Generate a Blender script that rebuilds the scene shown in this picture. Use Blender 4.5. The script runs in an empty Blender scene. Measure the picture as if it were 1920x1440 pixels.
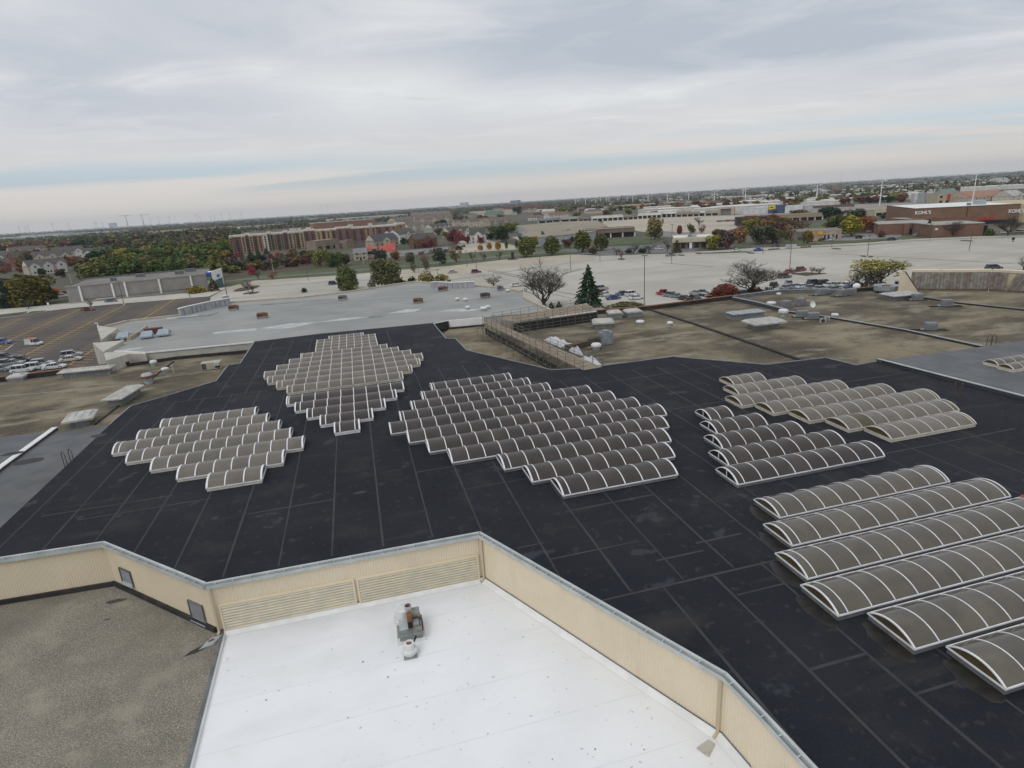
import bpy, bmesh, math, random
import numpy as np
from mathutils import Vector, Matrix
from mathutils.geometry import tessellate_polygon
random.seed(7); rng = np.random.default_rng(7)
sc = bpy.context.scene; COL = sc.collection
R = math.radians
# ------------------------------------------------------------------ camera
F, ROLL = 1110.0, math.atan(119/1920)
PITCH = math.atan(341.8/F); HC = 31.0
cd = bpy.data.cameras.new('camera'); cam = bpy.data.objects.new('camera', cd); COL.objects.link(cam)
cd.sensor_width = 36; cd.lens = F/1920*36; cd.clip_start = .2; cd.clip_end = 30000
fw = Vector((0, math.cos(PITCH), -math.sin(PITCH))); up = Vector((0, math.sin(PITCH), math.cos(PITCH))); rt = Vector((1, 0, 0))
cx = rt*math.cos(ROLL)-up*math.sin(ROLL); cy = rt*math.sin(ROLL)+up*math.cos(ROLL)
m = Matrix((cx, cy, -fw)).transposed().to_4x4(); m.translation = (0, 0, HC); cam.matrix_world = m
sc.camera = cam
# ------------------------------------------------------------------ sky, sun, exposure
SUN_EL, SUN_AZ = 52.0, 215.0
w = bpy.data.worlds.new('World'); sc.world = w; w.use_nodes = True
nt = w.node_tree; N = nt.nodes; LK = nt.links.new
bg = N['Background']; bg.inputs[1].default_value = 0.1
sky = N.new('ShaderNodeTexSky'); sky.sky_type = 'NISHITA'; sky.sun_disc = False
sky.sun_elevation = R(SUN_EL); sky.sun_rotation = R(SUN_AZ); sky.dust_density = 2.5
tc = N.new('ShaderNodeTexCoord'); sp = N.new('ShaderNodeSeparateXYZ'); LK(tc.outputs['Generated'], sp.inputs[0])
def mth(op, a, b=None, c=None):
    n = N.new('ShaderNodeMath'); n.operation = op
    for i, v in enumerate((a, b, c)):
        if v is None: continue
        if isinstance(v, (int, float)): n.inputs[i].default_value = v
        else: LK(v, n.inputs[i])
    return n.outputs[0]
zz = mth('MAXIMUM', sp.outputs[2], 0.0); dz = mth('ADD', zz, 0.05)
u_ = mth('DIVIDE', sp.outputs[0], dz); v_ = mth('DIVIDE', sp.outputs[1], dz)
cb = N.new('ShaderNodeCombineXYZ'); LK(u_, cb.inputs[0]); LK(v_, cb.inputs[1])
def cloud(scale, detail, rough, sx, sy, off, dist=0.3):
    mp = N.new('ShaderNodeMapping'); mp.inputs['Scale'].default_value = (sx, sy, 1); mp.inputs['Location'].default_value = off
    mp.inputs['Rotation'].default_value = (0, 0, R(-8)); LK(cb.outputs[0], mp.inputs[0])
    t = N.new('ShaderNodeTexNoise'); t.inputs['Scale'].default_value = scale; t.inputs['Detail'].default_value = detail
    t.inputs['Roughness'].default_value = rough; t.inputs['Distortion'].default_value = dist; LK(mp.outputs[0], t.inputs['Vector'])
    return t.outputs['Fac']
def ramp(fac, stops):
    r = N.new('ShaderNodeValToRGB'); e = r.color_ramp.elements
    while len(e) < len(stops): e.new(.5)
    for q, (p, c) in zip(e, stops): q.position = p; q.color = (c[0], c[1], c[2], 1) if isinstance(c, tuple) else (c, c, c, 1)
    LK(fac, r.inputs[0]); return r.outputs[0]
big = cloud(.20, 6, .52, 1, 1.1, (3.1, 4.6, 0)); fine = cloud(1.0, 10, .60, .8, 1.1, (7.7, 2.2, 0), .6)
az_ = mth('DIVIDE', sp.outputs[0], mth('MAXIMUM', sp.outputs[1], .05))
def cloud_mass(x0, z0, rx, rz_):     # a bank of thicker or thinner cloud lying in one direction of the sky
    a = mth('DIVIDE', mth('SUBTRACT', az_, x0), rx); b = mth('DIVIDE', mth('SUBTRACT', zz, z0), rz_); q = mth('SQRT', mth('ADD', mth('MULTIPLY', a, a), mth('MULTIPLY', b, b)))
    q = mth('ADD', q, mth('MULTIPLY', mth('SUBTRACT', fine, .5), 2.6)); return ramp(q, [(.0, 1.0), (.55, .45), (1.0, 0.0)])
mix = mth('ADD', mth('MULTIPLY', big, .55), mth('MULTIPLY', fine, .45))
mix = mth('ADD', mix, mth('MULTIPLY', cloud_mass(-.20, .165, .36, .055), .14)); mix = mth('ADD', mix, mth('MULTIPLY', cloud_mass(.15, .140, .5, .03), .06)); mix = mth('SUBTRACT', mix, mth('MULTIPLY', cloud_mass(.55, .255, .75, .11), .11)); mix = mth('SUBTRACT', mix, mth('MULTIPLY', cloud_mass(-.62, .165, .5, .05), .05))
shade = ramp(mix, [(.34, (4.9, 5.4, 6.1)), (.46, (6.05, 6.35, 6.9)), (.54, (7.0, 7.2, 7.5)), (.63, (8.5, 8.7, 8.65))])
low = ramp(zz, [(0, (7.3, 6.75, 6.15)), (.03, (7.4, 6.95, 6.45)), (.07, (7.25, 7.1, 6.9)), (.16, (6.9, 7.0, 7.2))])
def mixc(f, a, b):
    n = N.new('ShaderNodeMix'); n.data_type = 'RGBA'
    if isinstance(f, (int, float)): n.inputs[0].default_value = f
    else: LK(f, n.inputs[0])
    LK(a, n.inputs[6]); LK(b, n.inputs[7]); return n.outputs[2]
cl = mixc(ramp(zz, [(.06, 0.0), (.15, 1.0)]), low, shade)
# clear strip of pale sky low over the horizon, seen between the cloud streaks
gap = mth('MULTIPLY', ramp(zz, [(.028, 0.0), (.05, 1.0), (.07, .9), (.09, 0.0)]), ramp(cloud(.22, 4, .5, .5, 1.7, (1.0, 9.0, 0)), [(.42, 0.0), (.54, 1.0)]))
skc = N.new('ShaderNodeMix'); skc.data_type = 'RGBA'; skc.blend_type = 'ADD'; skc.inputs[0].default_value = 1
LK(sky.outputs[0], skc.inputs[6]); skc.inputs[7].default_value = (1.7, 2.6, 3.5, 1)
LK(mixc(mth('MULTIPLY', gap, .75), cl, skc.outputs[2]), bg.inputs[0])
sd = bpy.data.lights.new('sun', 'SUN'); sd.energy = 1.1; sd.angle = R(35); sd.color = (1, .965, .91)
sun = bpy.data.objects.new('sun', sd); COL.objects.link(sun)
az = R(SUN_AZ); el = R(SUN_EL)
sun.rotation_euler = Vector((math.sin(az)*math.cos(el), math.cos(az)*math.cos(el), math.sin(el))).to_track_quat('Z', 'Y').to_euler()
vs = sc.view_settings; vs.view_transform = 'Standard'; vs.look = 'None'; vs.exposure = 0; vs.gamma = 1; vs.use_curve_mapping = False
sc.cycles.max_bounces = 6; sc.cycles.transparent_max_bounces = 6; sc.cycles.volume_bounces = 0
# ------------------------------------------------------------------ layout helpers
def ray(x, y):
    u = x-960; v = y-720
    u2 = u*math.cos(ROLL)-v*math.sin(ROLL); v2 = u*math.sin(ROLL)+v*math.cos(ROLL)
    return (u2, F*math.cos(PITCH)-v2*math.sin(PITCH), -F*math.sin(PITCH)-v2*math.cos(PITCH))
def at(x, y, z=0.0):                      # the point at height z that the photograph shows at (x, y)
    X, Y, Z = ray(x, y); t = (z-HC)/Z; return Vector((X*t, Y*t, z))
def hgt(x, y, yt, z=0.0, xt=None):        # height over z of something standing at (x, y) whose top is seen at yt
    b = at(x, y, z); d = math.hypot(b.x, b.y); r = ray(x if xt is None else xt, yt)
    return HC+r[2]/math.hypot(r[0], r[1])*d-z
def onwall(x, y, A, B):                   # where the ray meets the upright plane through A-B
    r = ray(x, y); dx, dy = B[0]-A[0], B[1]-A[1]; nx, ny = dy, -dx
    t = (A[0]*nx+A[1]*ny)/(r[0]*nx+r[1]*ny); return Vector((r[0]*t, r[1]*t, HC+r[2]*t))
TH = R(14); E1 = Vector((math.cos(TH), math.sin(TH), 0)); E2 = Vector((-math.sin(TH), math.cos(TH), 0))
def st(s, t, z=0.0): return E1*s+E2*t+Vector((0, 0, z))
def to_st(p): return p.dot(E1), p.dot(E2)
# ------------------------------------------------------------------ mesh helpers
class MB:
    def __init__(s): s.v = []; s.f = []; s.m = []
    def add(s, vs_, fs, mi=0):
        o = len(s.v); s.v += [tuple(p) for p in vs_]; s.f += [tuple(i+o for i in f) for f in fs]; s.m += [mi]*len(fs)
    def box(s, x0, x1, y0, y1, z0, z1, mi=0, M=None):
        vs_ = [Vector(p) for p in ((x0,y0,z0),(x1,y0,z0),(x1,y1,z0),(x0,y1,z0),(x0,y0,z1),(x1,y0,z1),(x1,y1,z1),(x0,y1,z1))]
        if M is not None: vs_ = [M @ p for p in vs_]
        s.add(vs_, [(3,2,1,0),(4,5,6,7),(0,1,5,4),(1,2,6,5),(2,3,7,6),(3,0,4,7)], mi); return s
    def prism(s, poly, z0, z1, mi=0):
        p = [(q[0], q[1]) for q in poly]
        if sum(p[i][0]*p[(i+1) % len(p)][1]-p[(i+1) % len(p)][0]*p[i][1] for i in range(len(p))) < 0: p = p[::-1]
        n = len(p)
        tri = [(0, 1, 2)] if n == 3 else tessellate_polygon([[Vector((a, b, 0)) for a, b in p]]); up_ = []
        for t in tri:
            a, b, c = (p[i] for i in t); up_.append(tuple(t) if (b[0]-a[0])*(c[1]-a[1])-(b[1]-a[1])*(c[0]-a[0]) > 0 else tuple(t)[::-1])
        s.add([(a, b, z0) for a, b in p]+[(a, b, z1) for a, b in p], [t[::-1] for t in up_]+[tuple(i+n for i in t) for t in up_]+[(i, (i+1) % n, n+(i+1) % n, n+i) for i in range(n)], mi); return s
    def sheet(s, pts, mi=0): s.add(pts, [tuple(range(len(pts)))], mi); return s
    def bar(s, a, b, wd, h, mi=0, z=None):            # a box-section bar from a to b, resting on their z
        a = Vector(a); b = Vector(b); d = b-a; L = d.length; d = d/L; sd_ = d.cross(Vector((0, 0, 1)))
        sd_ = sd_.normalized() if sd_.length > 1e-6 else Vector((1, 0, 0)); u = sd_.cross(d)
        vs_ = [q+sd_*i*wd/2+u*k for q in (a, b) for i, k in ((-1, 0), (1, 0), (1, h), (-1, h))]
        s.add(vs_, [(3,2,1,0),(4,5,6,7),(0,1,5,4),(1,2,6,5),(2,3,7,6),(3,0,4,7)], mi); return s
    def tube(s, pts, rs, n=6, mi=0, cap=True):
        pts = [Vector(p) for p in pts]; rings = []
        if not hasattr(rs, '__len__'): rs = [rs]*len(pts)
        for i, p in enumerate(pts):
            d = (pts[min(i+1, len(pts)-1)]-pts[max(i-1, 0)]).normalized()
            a = d.cross(Vector((0, 0, 1)) if abs(d.z) < .9 else Vector((1, 0, 0))).normalized(); b = d.cross(a)
            rings.append([p+(a*math.cos(2*math.pi*k/n)+b*math.sin(2*math.pi*k/n))*rs[i] for k in range(n)])
        fs = [(i*n+k, i*n+(k+1) % n, (i+1)*n+(k+1) % n, (i+1)*n+k) for i in range(len(pts)-1) for k in range(n)]
        if cap: fs += [tuple(range(n))[::-1], tuple((len(pts)-1)*n+k for k in range(n))]
        s.add([q for r_ in rings for q in r_], fs, mi); return s
    def lathe(s, prof, n=16, mi=0, c=(0, 0, 0)):
        vs_ = [(c[0]+r_*math.cos(2*math.pi*k/n), c[1]+r_*math.sin(2*math.pi*k/n), c[2]+z) for r_, z in prof for k in range(n)]
        fs = [(i*n+k, i*n+(k+1) % n, (i+1)*n+(k+1) % n, (i+1)*n+k) for i in range(len(prof)-1) for k in range(n)]
        fs += [tuple(range(n))[::-1], tuple((len(prof)-1)*n+k for k in range(n))]
        s.add(vs_, fs, mi); return s
    def mesh(s, name, mats, smooth=False):
        me = bpy.data.meshes.new(name); me.from_pydata(s.v, [], s.f)
        for q in (mats if isinstance(mats, (list, tuple)) else [mats]): me.materials.append(q)
        me.polygons.foreach_set('material_index', s.m)
        if smooth: me.polygons.foreach_set('use_smooth', [True]*len(s.f))
        me.update(); return me
    def build(s, name, mats, parent=None, smooth=False, **k): return obj(name, s.mesh(name, mats, smooth), parent, **k)
def obj(name, data, parent=None, loc=None, rz=None, scale=None, color=None, kind=None, label=None):
    o = bpy.data.objects.new(name, data); COL.objects.link(o)
    if parent is not None: o.parent = parent
    if loc is not None: o.location = loc
    if rz is not None: o.rotation_euler = (0, 0, rz)
    if scale is not None: o.scale = scale if hasattr(scale, '__len__') else (scale,)*3
    if color is not None: o.color = (*color[:3], 1)
    if kind: o['kind'] = kind
    if label: o['label'] = label
    return o
def tag(o, label, cat, group=None):
    o['label'] = label; o['category'] = cat
    if group: o['group'] = group
    return o
def thing(name, label, cat, loc=(0, 0, 0), rz=0, group=None):
    return tag(obj(name, None, None, loc, rz), label, cat, group)
def struct(name, mb, mt, **k): return mb.build(name, mt, kind='structure', **k)
def dup(root, loc, rz, label, group=None, scale=None, color=None):
    r = root.copy(); COL.objects.link(r); r.location = loc; r.rotation_euler = (0, 0, rz); r['label'] = label
    if group: r['group'] = group
    if scale is not None: r.scale = scale if hasattr(scale, '__len__') else (scale,)*3
    for ch in root.children:
        c = ch.copy(); COL.objects.link(c); c.parent = r
        if color is not None and c.get('tint'): c.color = (*color, 1)
        for g_ in ch.children:
            d = g_.copy(); COL.objects.link(d); d.parent = c
            if color is not None and d.get('tint'): d.color = (*color, 1)
    return r
# ------------------------------------------------------------------ materials
MC = {}
def M(name, c1=None, c2=None, scale=1.0, detail=6, lo=.4, hi=.6, rough=.85, metal=0.0, bump=0.0, bscale=None, stretch=(1, 1, 1), coord='pos', spec=.5, tint=False, layers=(), rot=0.0, island=0.0, trans=0.0, objrand=0.0):
    if name in MC: return MC[name]
    mt = bpy.data.materials.new(name); mt.use_nodes = True; t = mt.node_tree; n = t.nodes; L = t.links.new; b = n['Principled BSDF']
    b.inputs['Roughness'].default_value = rough; b.inputs['Metallic'].default_value = metal; b.inputs['Specular IOR Level'].default_value = spec
    if coord == 'pos': src = n.new('ShaderNodeNewGeometry').outputs['Position']
    else: src = n.new('ShaderNodeTexCoord').outputs['Object']
    def vec(str_, rt_):
        mp = n.new('ShaderNodeMapping'); mp.inputs['Scale'].default_value = str_; mp.inputs['Rotation'].default_value = (0, 0, rt_)
        vr = n.new('ShaderNodeMapping'); vr.inputs['Rotation'].default_value = (0, 0, rt_); L(src, vr.inputs[0])
        mp.inputs['Rotation'].default_value = (0, 0, 0); L(vr.outputs[0], mp.inputs[0]); return mp.outputs[0]
    def noise(sc_, det, str_=(1, 1, 1), rt_=0.0, kind='noise', rg=.55):
        if kind == 'noise':
            q = n.new('ShaderNodeTexNoise'); q.inputs['Detail'].default_value = det; q.inputs['Roughness'].default_value = rg
        else: q = n.new('ShaderNodeTexVoronoi')
        q.inputs['Scale'].default_value = sc_; L(vec(str_, rt_), q.inputs['Vector'])
        return q.outputs['Fac'] if kind == 'noise' else q.outputs['Distance']
    def rmp(f, lo_, hi_):
        q = n.new('ShaderNodeMapRange'); q.inputs[1].default_value = lo_; q.inputs[2].default_value = hi_; L(f, q.inputs[0]); return q.outputs[0]
    def mx(f, a, c, mode='MIX'):
        q = n.new('ShaderNodeMix'); q.data_type = 'RGBA'; q.blend_type = mode
        if isinstance(f, float): q.inputs[0].default_value = f
        else: L(f, q.inputs[0])
        for i, v in ((6, a), (7, c)):
            if isinstance(v, tuple): q.inputs[i].default_value = (*v[:3], 1)
            else: L(v, q.inputs[i])
        return q.outputs[2]
    if tint:
        oi = n.new('ShaderNodeObjectInfo'); base = oi.outputs['Color']
        if c2: base = mx(rmp(noise(scale, detail, stretch, rot), lo, hi), base, mx(1.0, base, c2, 'MULTIPLY'))
    elif c2: base = mx(rmp(noise(scale, detail, stretch, rot), lo, hi), tuple(c1), tuple(c2))
    else: base = tuple(c1)
    for ly in layers:      # (kind, scale, detail, lo, hi, colour, strength, stretch)
        f = rmp(noise(ly[1], ly[2], ly[7] if len(ly) > 7 else (1, 1, 1), rot, ly[0]), ly[3], ly[4])
        k = n.new('ShaderNodeMath'); k.operation = 'MULTIPLY'; L(f, k.inputs[0]); k.inputs[1].default_value = ly[6]
        base = mx(k.outputs[0], base, ly[5])
    if objrand:
        o_ = n.new('ShaderNodeObjectInfo'); q = n.new('ShaderNodeMapRange'); q.inputs[3].default_value = 1-objrand; q.inputs[4].default_value = 1+objrand; L(o_.outputs['Random'], q.inputs[0]); base = mx(1.0, base, q.outputs[0], 'MULTIPLY')
    if name == 'foliage': base = mx(1.0, base, (1.75, 1.75, 1.6), 'MULTIPLY')
    if island:
        g = n.new('ShaderNodeNewGeometry'); q = n.new('ShaderNodeMapRange'); q.inputs[3].default_value = 1-island; q.inputs[4].default_value = 1+island
        L(g.outputs['Random Per Island'], q.inputs[0]); base = mx(1.0, base, q.outputs[0], 'MULTIPLY')
    if isinstance(base, tuple): b.inputs['Base Color'].default_value = (*base, 1)
    else: L(base, b.inputs['Base Color'])
    if bump:
        bp = n.new('ShaderNodeBump'); bp.inputs['Strength'].default_value = bump; bp.inputs['Distance'].default_value = .05
        L(noise(bscale or scale*3, 4, stretch, rot), bp.inputs['Height']); L(bp.outputs[0], b.inputs['Normal'])
    MC[name] = mt; return mt
RT = -TH
m_black = M('epdm_black', (.0095, .0117, .0180), (.0168, .0190, .0258), .12, 8, .42, .62, rough=.82, spec=.20, bump=.14, bscale=2.5, rot=RT,
    layers=[('noise', .30, 13, .54, .70, (.052, .047, .042), .42), ('noise', 1.9, 10, .60, .70, (.075, .07, .06), .4), ('noise', .5, 7, .63, .68, (.08, .085, .10), .35), ('noise', 9, 3, .5, .75, (.03, .031, .034), .5), ('noise', .8, 6, .60, .75, (.07, .06, .048), .35, (.15, 1, 1))])
m_seam = M('epdm_seam', (.040, .039, .040), (.020, .021, .025), .7, 8, .35, .65, rough=.75)
m_grey_mem = M('membrane_grey', (.085, .09, .098), (.115, .12, .128), .35, 8, rough=.7, bump=.1, rot=RT, layers=[('noise', .9, 5, .55, .75, (.13, .135, .14), .5, (.2, 1, 1))])
m_white = M('membrane_white', (.80, .815, .84), (.76, .775, .80), .25, 6, rough=.55, bump=.22, bscale=.8, rot=RT,
    layers=[('noise', .5, 5, .52, .72, (.64, .64, .64), .35, (.3, 1, 1)), ('noise', .22, 6, .60, .72, (.66, .61, .54), .30), ('noise', 6, 4, .62, .75, (.66, .655, .64), .5)])
m_cope = M('pale_coping', (.50, .53, .525), (.41, .44, .44), 1.0, 6, rough=.5, metal=.1)
m_gravel = M('gravel_near', (.215, .196, .158), (.325, .298, .240), .25, 8, .35, .68, rough=.95, bump=.9, bscale=22, rot=RT,
    layers=[('noise', 13, 3, .60, .46, (.085, .077, .063), .62), ('noise', 22, 2, .55, .70, (.56, .51, .415), .75), ('noise', .55, 9, .55, .70, (.36, .325, .255), .5), ('noise', .12, 6, .48, .68, (.135, .123, .097), .6)])
m_brown = M('gravel_weathered', (.080, .062, .037), (.29, .245, .158), .10, 13, .40, .60, rough=.95, bump=.6, bscale=6, rot=RT, stretch=(.8, 1, 1),
    layers=[('noise', .07, 6, .48, .62, (.060, .046, .032), .75), ('noise', .30, 13, .52, .64, (.36, .315, .225), .75, (.45, 1, 1)), ('noise', .55, 12, .54, .66, (.055, .045, .032), .6, (.6, 1, 1)), ('noise', 2.6, 8, .56, .70, (.33, .29, .21), .5), ('voronoi', 6, 0, .1, .5, (.05, .043, .032), .4)])
m_anchor = M('coated_roof_grey', (.232, .238, .228), (.298, .302, .290), .06, 8, .4, .62, rough=.8, rot=RT, layers=[('noise', .5, 6, .5, .7, (.335, .345, .335), .4, (.12, 1, 1)), ('noise', .3, 7, .57, .7, (.165, .17, .163), .6, (.2, 1, 1))])
m_patch = M('coating_patch', (.46, .49, .50), (.36, .385, .39), .5, 6, rough=.6)
m_wall = M('ribbed_beige_steel', (.70, .61, .46), (.66, .575, .43), .3, 6, rough=.55, layers=[('noise', .8, 6, .52, .75, (.58, .49, .35), .4, (1, 1, .3)), ('noise', 1.6, 6, .62, .75, (.50, .40, .27), .22, (1, 1, .2))])
m_wall_dk = M('beige_trim', (.52, .44, .31), rough=.6)
m_louv = M('louver_beige', (.64, .58, .43), (.56, .52, .41), 1.5, 5, rough=.45)
m_dark = M('dark_void', (.012, .012, .013), rough=.9)
m_galv = M('galvanised', (.40, .44, .46), (.30, .335, .35), 1.2, 6, rough=.45, metal=.35)
m_galv_dk = M('galvanised_dull', (.20, .21, .225), (.26, .275, .29), 1.5, 6, rough=.5, metal=.3)
m_flash = M('tar_flashing', (.016, .015, .016), (.035, .032, .03), 1.0, 7, rough=.8)
m_alu = M('white_aluminium', (.78, .79, .81), (.66, .67, .69), 2.0, 5, rough=.4)
m_alu_tan = M('cream_aluminium', (.64, .60, .52), (.53, .50, .44), 1.5, 6, rough=.5)
m_curb_dk = M('skylight_kerb_grey', (.16, .165, .175), (.10, .105, .11), 1.2, 6, rough=.6)
m_curb_dk2 = M('skylight_kerb_dark', (.045, .05, .06), rough=.6)
m_pane_tan = M('acrylic_tan', (.103, .088, .071), (.130, .111, .090), .9, 6, .35, .7, rough=.22, spec=.6, objrand=.13, layers=[('noise', 3, 4, .55, .75, (.13, .112, .09), .5), ('noise', .45, 6, .52, .7, (.17, .15, .118), .4)], rot=RT)
m_pane_oli = M('acrylic_olive', (.076, .065, .049), (.098, .084, .064), .9, 6, .35, .7, rough=.13, spec=.6, objrand=.13, layers=[('noise', 3, 4, .55, .75, (.08, .07, .055), .5), ('noise', .5, 6, .52, .7, (.135, .12, .09), .5)], rot=RT)
m_pane_brn = M('acrylic_bronze', (.040, .033, .030), (.056, .046, .040), .9, 6, .35, .7, rough=.32, spec=.35, objrand=.15, layers=[('noise', 3, 4, .55, .75, (.045, .04, .037), .5), ('noise', .45, 6, .54, .7, (.07, .058, .05), .4)], rot=RT)
m_pane_dk = M('acrylic_replaced', (.055, .045, .022), (.07, .057, .03), 1, 4, rough=.35)
m_end_tan = M('end_glass_olive', (.062, .047, .024), (.085, .066, .033), 1.2, 5, rough=.3)
m_end_brn = M('end_glass_dark', (.018, .015, .013), (.03, .026, .022), 1.2, 5, rough=.3)
m_rust = M('rusted_steel', (.23, .095, .045), (.125, .062, .036), 1.6, 7, rough=.85, layers=[('noise', 4, 5, .55, .7, (.24, .12, .06), .5)])
m_rustgalv = M('rusty_galvanised', (.26, .29, .285), (.17, .10, .05), 1.3, 7, .48, .6, rough=.6, metal=.2)
m_offw = M('painted_offwhite', (.47, .47, .44), (.36, .36, .335), 1.4, 6, rough=.55)
m_fan = M('white_fan_housing', (.66, .67, .66), (.55, .56, .55), 2.2, 6, rough=.45)
m_unit = M('unit_grey', (.17, .175, .185), (.22, .225, .235), 1.6, 6, rough=.6)
m_wood = M('weathered_planks', (.30, .245, .175), (.21, .175, .13), 1.0, 7, rough=.9)
m_steel = M('scaffold_steel', (.13, .13, .13), (.19, .175, .16), 3, 5, rough=.6, metal=.4)
m_conc = M('precast_concrete', (.50, .48, .42), (.39, .375, .33), .6, 8, .35, .65, rough=.9, bump=.2, bscale=3, layers=[('noise', 2.0, 7, .56, .7, (.27, .26, .23), .55, (1, 1, .35))])
m_white_pt = M('white_paint', (.74, .75, .74), (.66, .67, .66), .8, 5, rough=.6)
m_glass = M('dark_glass', (.02, .024, .03), rough=.12)
m_rubber = M('tyre_rubber', (.015, .015, .016), rough=.9)
m_paint = M('car_paint', tint=True, rough=.3, spec=.6, coord='obj')
m_tintm = M('tinted_wall', tint=True, c2=(.84, .82, .80), scale=.25, detail=6, rough=.85)
m_leaf = M('foliage', tint=True, c2=(.62, .66, .6), scale=.35, detail=4, lo=.42, hi=.6, rough=.9, spec=.15, island=.38)
m_bark = M('bark', (.095, .082, .071), (.062, .054, .048), 2, 5, rough=.95, spec=.2)
m_chrome = M('lamp_lens', (.6, .6, .58), rough=.2)
m_red = M('red_plastic', (.5, .03, .03), rough=.5)
# ================================================================== the mall
ZB, ZW, ZG, ZR, ZA, ZM = 11.0, 7.5, 7.7, 8.4, 9.9, 11.28
mall = thing('shopping_mall', 'sprawling flat-roofed mall with a black membrane roof in the middle', 'shopping mall')
def ext(a, b, d): a = Vector(a); b = Vector(b); return b+(b-a).normalized()*d
def isect(a, b, c, d):
    r = (b[0]-a[0], b[1]-a[1]); s = (d[0]-c[0], d[1]-c[1]); q = r[0]*s[1]-r[1]*s[0]
    t = ((c[0]-a[0])*s[1]-(c[1]-a[1])*s[0])/q; return Vector((a[0]+r[0]*t, a[1]+r[1]*t, a[2]))
far_edge = [at(x, y, ZB) for x, y in ((205,797),(245,762),(405,715),(428,685),(450,682),(477,641),(601,626),(812,606),(836,635),(854,635),(875,657),(1035,694),(1092,691),(1262,669),(1438,684),(1548,671),(1605,685),(1644,678),(1920,750))]
wl = [at(x, y, ZB) for x, y in ((0,1046),(195,1016),(387,1094),(900,998),(1362,1263),(1420,1322),(1530,1440))]
L0 = isect(at(205,797,ZB), at(0,990,ZB), wl[1], wl[0])
par_end = ext(far_edge[-2], far_edge[-1], 45); wr_end = ext(wl[-2], wl[-1], 28)
walls = [L0]+wl[1:-1]+[wr_end]
black = far_edge+[par_end]+[ext(par_end, wr_end, -.01)]+walls[::-1]
black = far_edge+[par_end]+walls[::-1]
core = MB(); core.prism(black, 0, ZB-.3); core.build('core_walls', m_wall, mall)
MB().prism(black, ZB-.295, ZB).build('black_roof', m_black, mall)
# lower roofs
kA, kB = at(421,1186,ZW), at(357,1440,ZW); kB2 = ext(kA, kB, 25); kA2 = ext(kB, kA, 4)
cw = [kA2, kB2, Vector((45, -16, 0)), Vector((60, 0, 0)), Vector((40, 30, 0)), st(8, 36), st(-6, 36)]
MB().prism(cw, 0, ZW).build('white_roof', m_white, mall)
nk = Vector((kB.y-kA.y, kA.x-kB.x, 0)).normalized(); nk = nk if nk.x < 0 else -nk
gv = [kA2+nk*.12, kB2+nk*.12, Vector((-90, -16, 0)), Vector((-90, 22, 0)), L0+Vector((-40, 0, 0)), L0+Vector((-2, 3, 0)), walls[1]+Vector((0, 2, 0))]
MB().prism(gv, .3, ZG).build('gravel_roof', m_gravel, mall)
MB().bar(kA+nk*.06+Vector((0,0,-.3)), kB2+nk*.06+Vector((0,0,-.3)), .16, .55).build('roof_divider', m_curb_dk, mall)
MB().bar(kA-nk*.07+Vector((0,0,-.2)), kB2-nk*.07+Vector((0,0,-.2)), .10, .36).build('roof_divider', m_white_pt, mall)
inn = [st(-20, 60), st(30, 58), st(60, 62)]
def under(pts): return [p for p in pts]
br = [(843,617),(905,611),(963,608),(1120,586),(1220,578),(1372,559),(1440,550),(1472,547.5),(1534,547),(1573,549),(1650,542),(1690,556),(1730,546)]
brw = [at(x, y, ZR) for x, y in br]+[at(2060,552,ZR), at(2060,640,ZR), st(75, 45), st(30, 50), st(-10, 62)]
MB().prism(brw, .1, ZR).build('brown_gravel_roof', m_brown, mall)
bl = [at(x, y, ZR) for x, y in ((-160,738),(243,686),(300,676),(470,660))]+[st(-18, 70), st(-16, 60), st(-20, 46), L0+Vector((2, 1.2, 0)), L0+Vector((-60, 1.2, 0))]
MB().prism(bl, .2, ZR-.01).build('brown_gravel_roof', m_brown, mall)
gl = [at(x, y, ZR) for x, y in ((-200,842),(0,820),(205,797))]+[st(-22, 58), st(-20, 46), L0+Vector((2, 1.4, 0)), L0+Vector((-50, 1.4, 0))]
MB().prism(gl, 5, ZR+.03).build('grey_membrane_roof', m_grey_mem, mall)
# raised grey membrane deck on the right with its white kerb
p0, p1 = at(1644,678,ZB), at(1920,750,ZB); pe = ext(p0, p1, 44)
q0, q1 = at(1652,676.5,ZM), at(1920,639,ZM); qe = ext(q0, q1, 40)
nb = (p1-p0).normalized(); nb = Vector((-nb.y, nb.x, 0)); nb = nb if nb.y > 0 else -nb
MB().prism([p0+nb*.3, pe+nb*.3, qe, q0], .4, ZM).build('grey_membrane_roof', m_grey_mem, mall)
MB().bar(p0+nb*.1, pe+nb*.1, .34, ZM-ZB+.02).build('parapet', m_curb_dk2, mall)
MB().bar(p0+nb*.12+Vector((0,0,ZM-ZB+.02)), pe+nb*.12+Vector((0,0,ZM-ZB+.02)), .26, .07).build('parapet_cap', m_cope, mall)
# metal edge strip along the far side of the black roof
for a, b in zip(far_edge[:17], far_edge[1:18]):
    MB().bar(a+Vector((0,0,-.12)), b+Vector((0,0,-.12)), .14, .20).build('edge_strip', m_galv_dk, mall)
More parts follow.
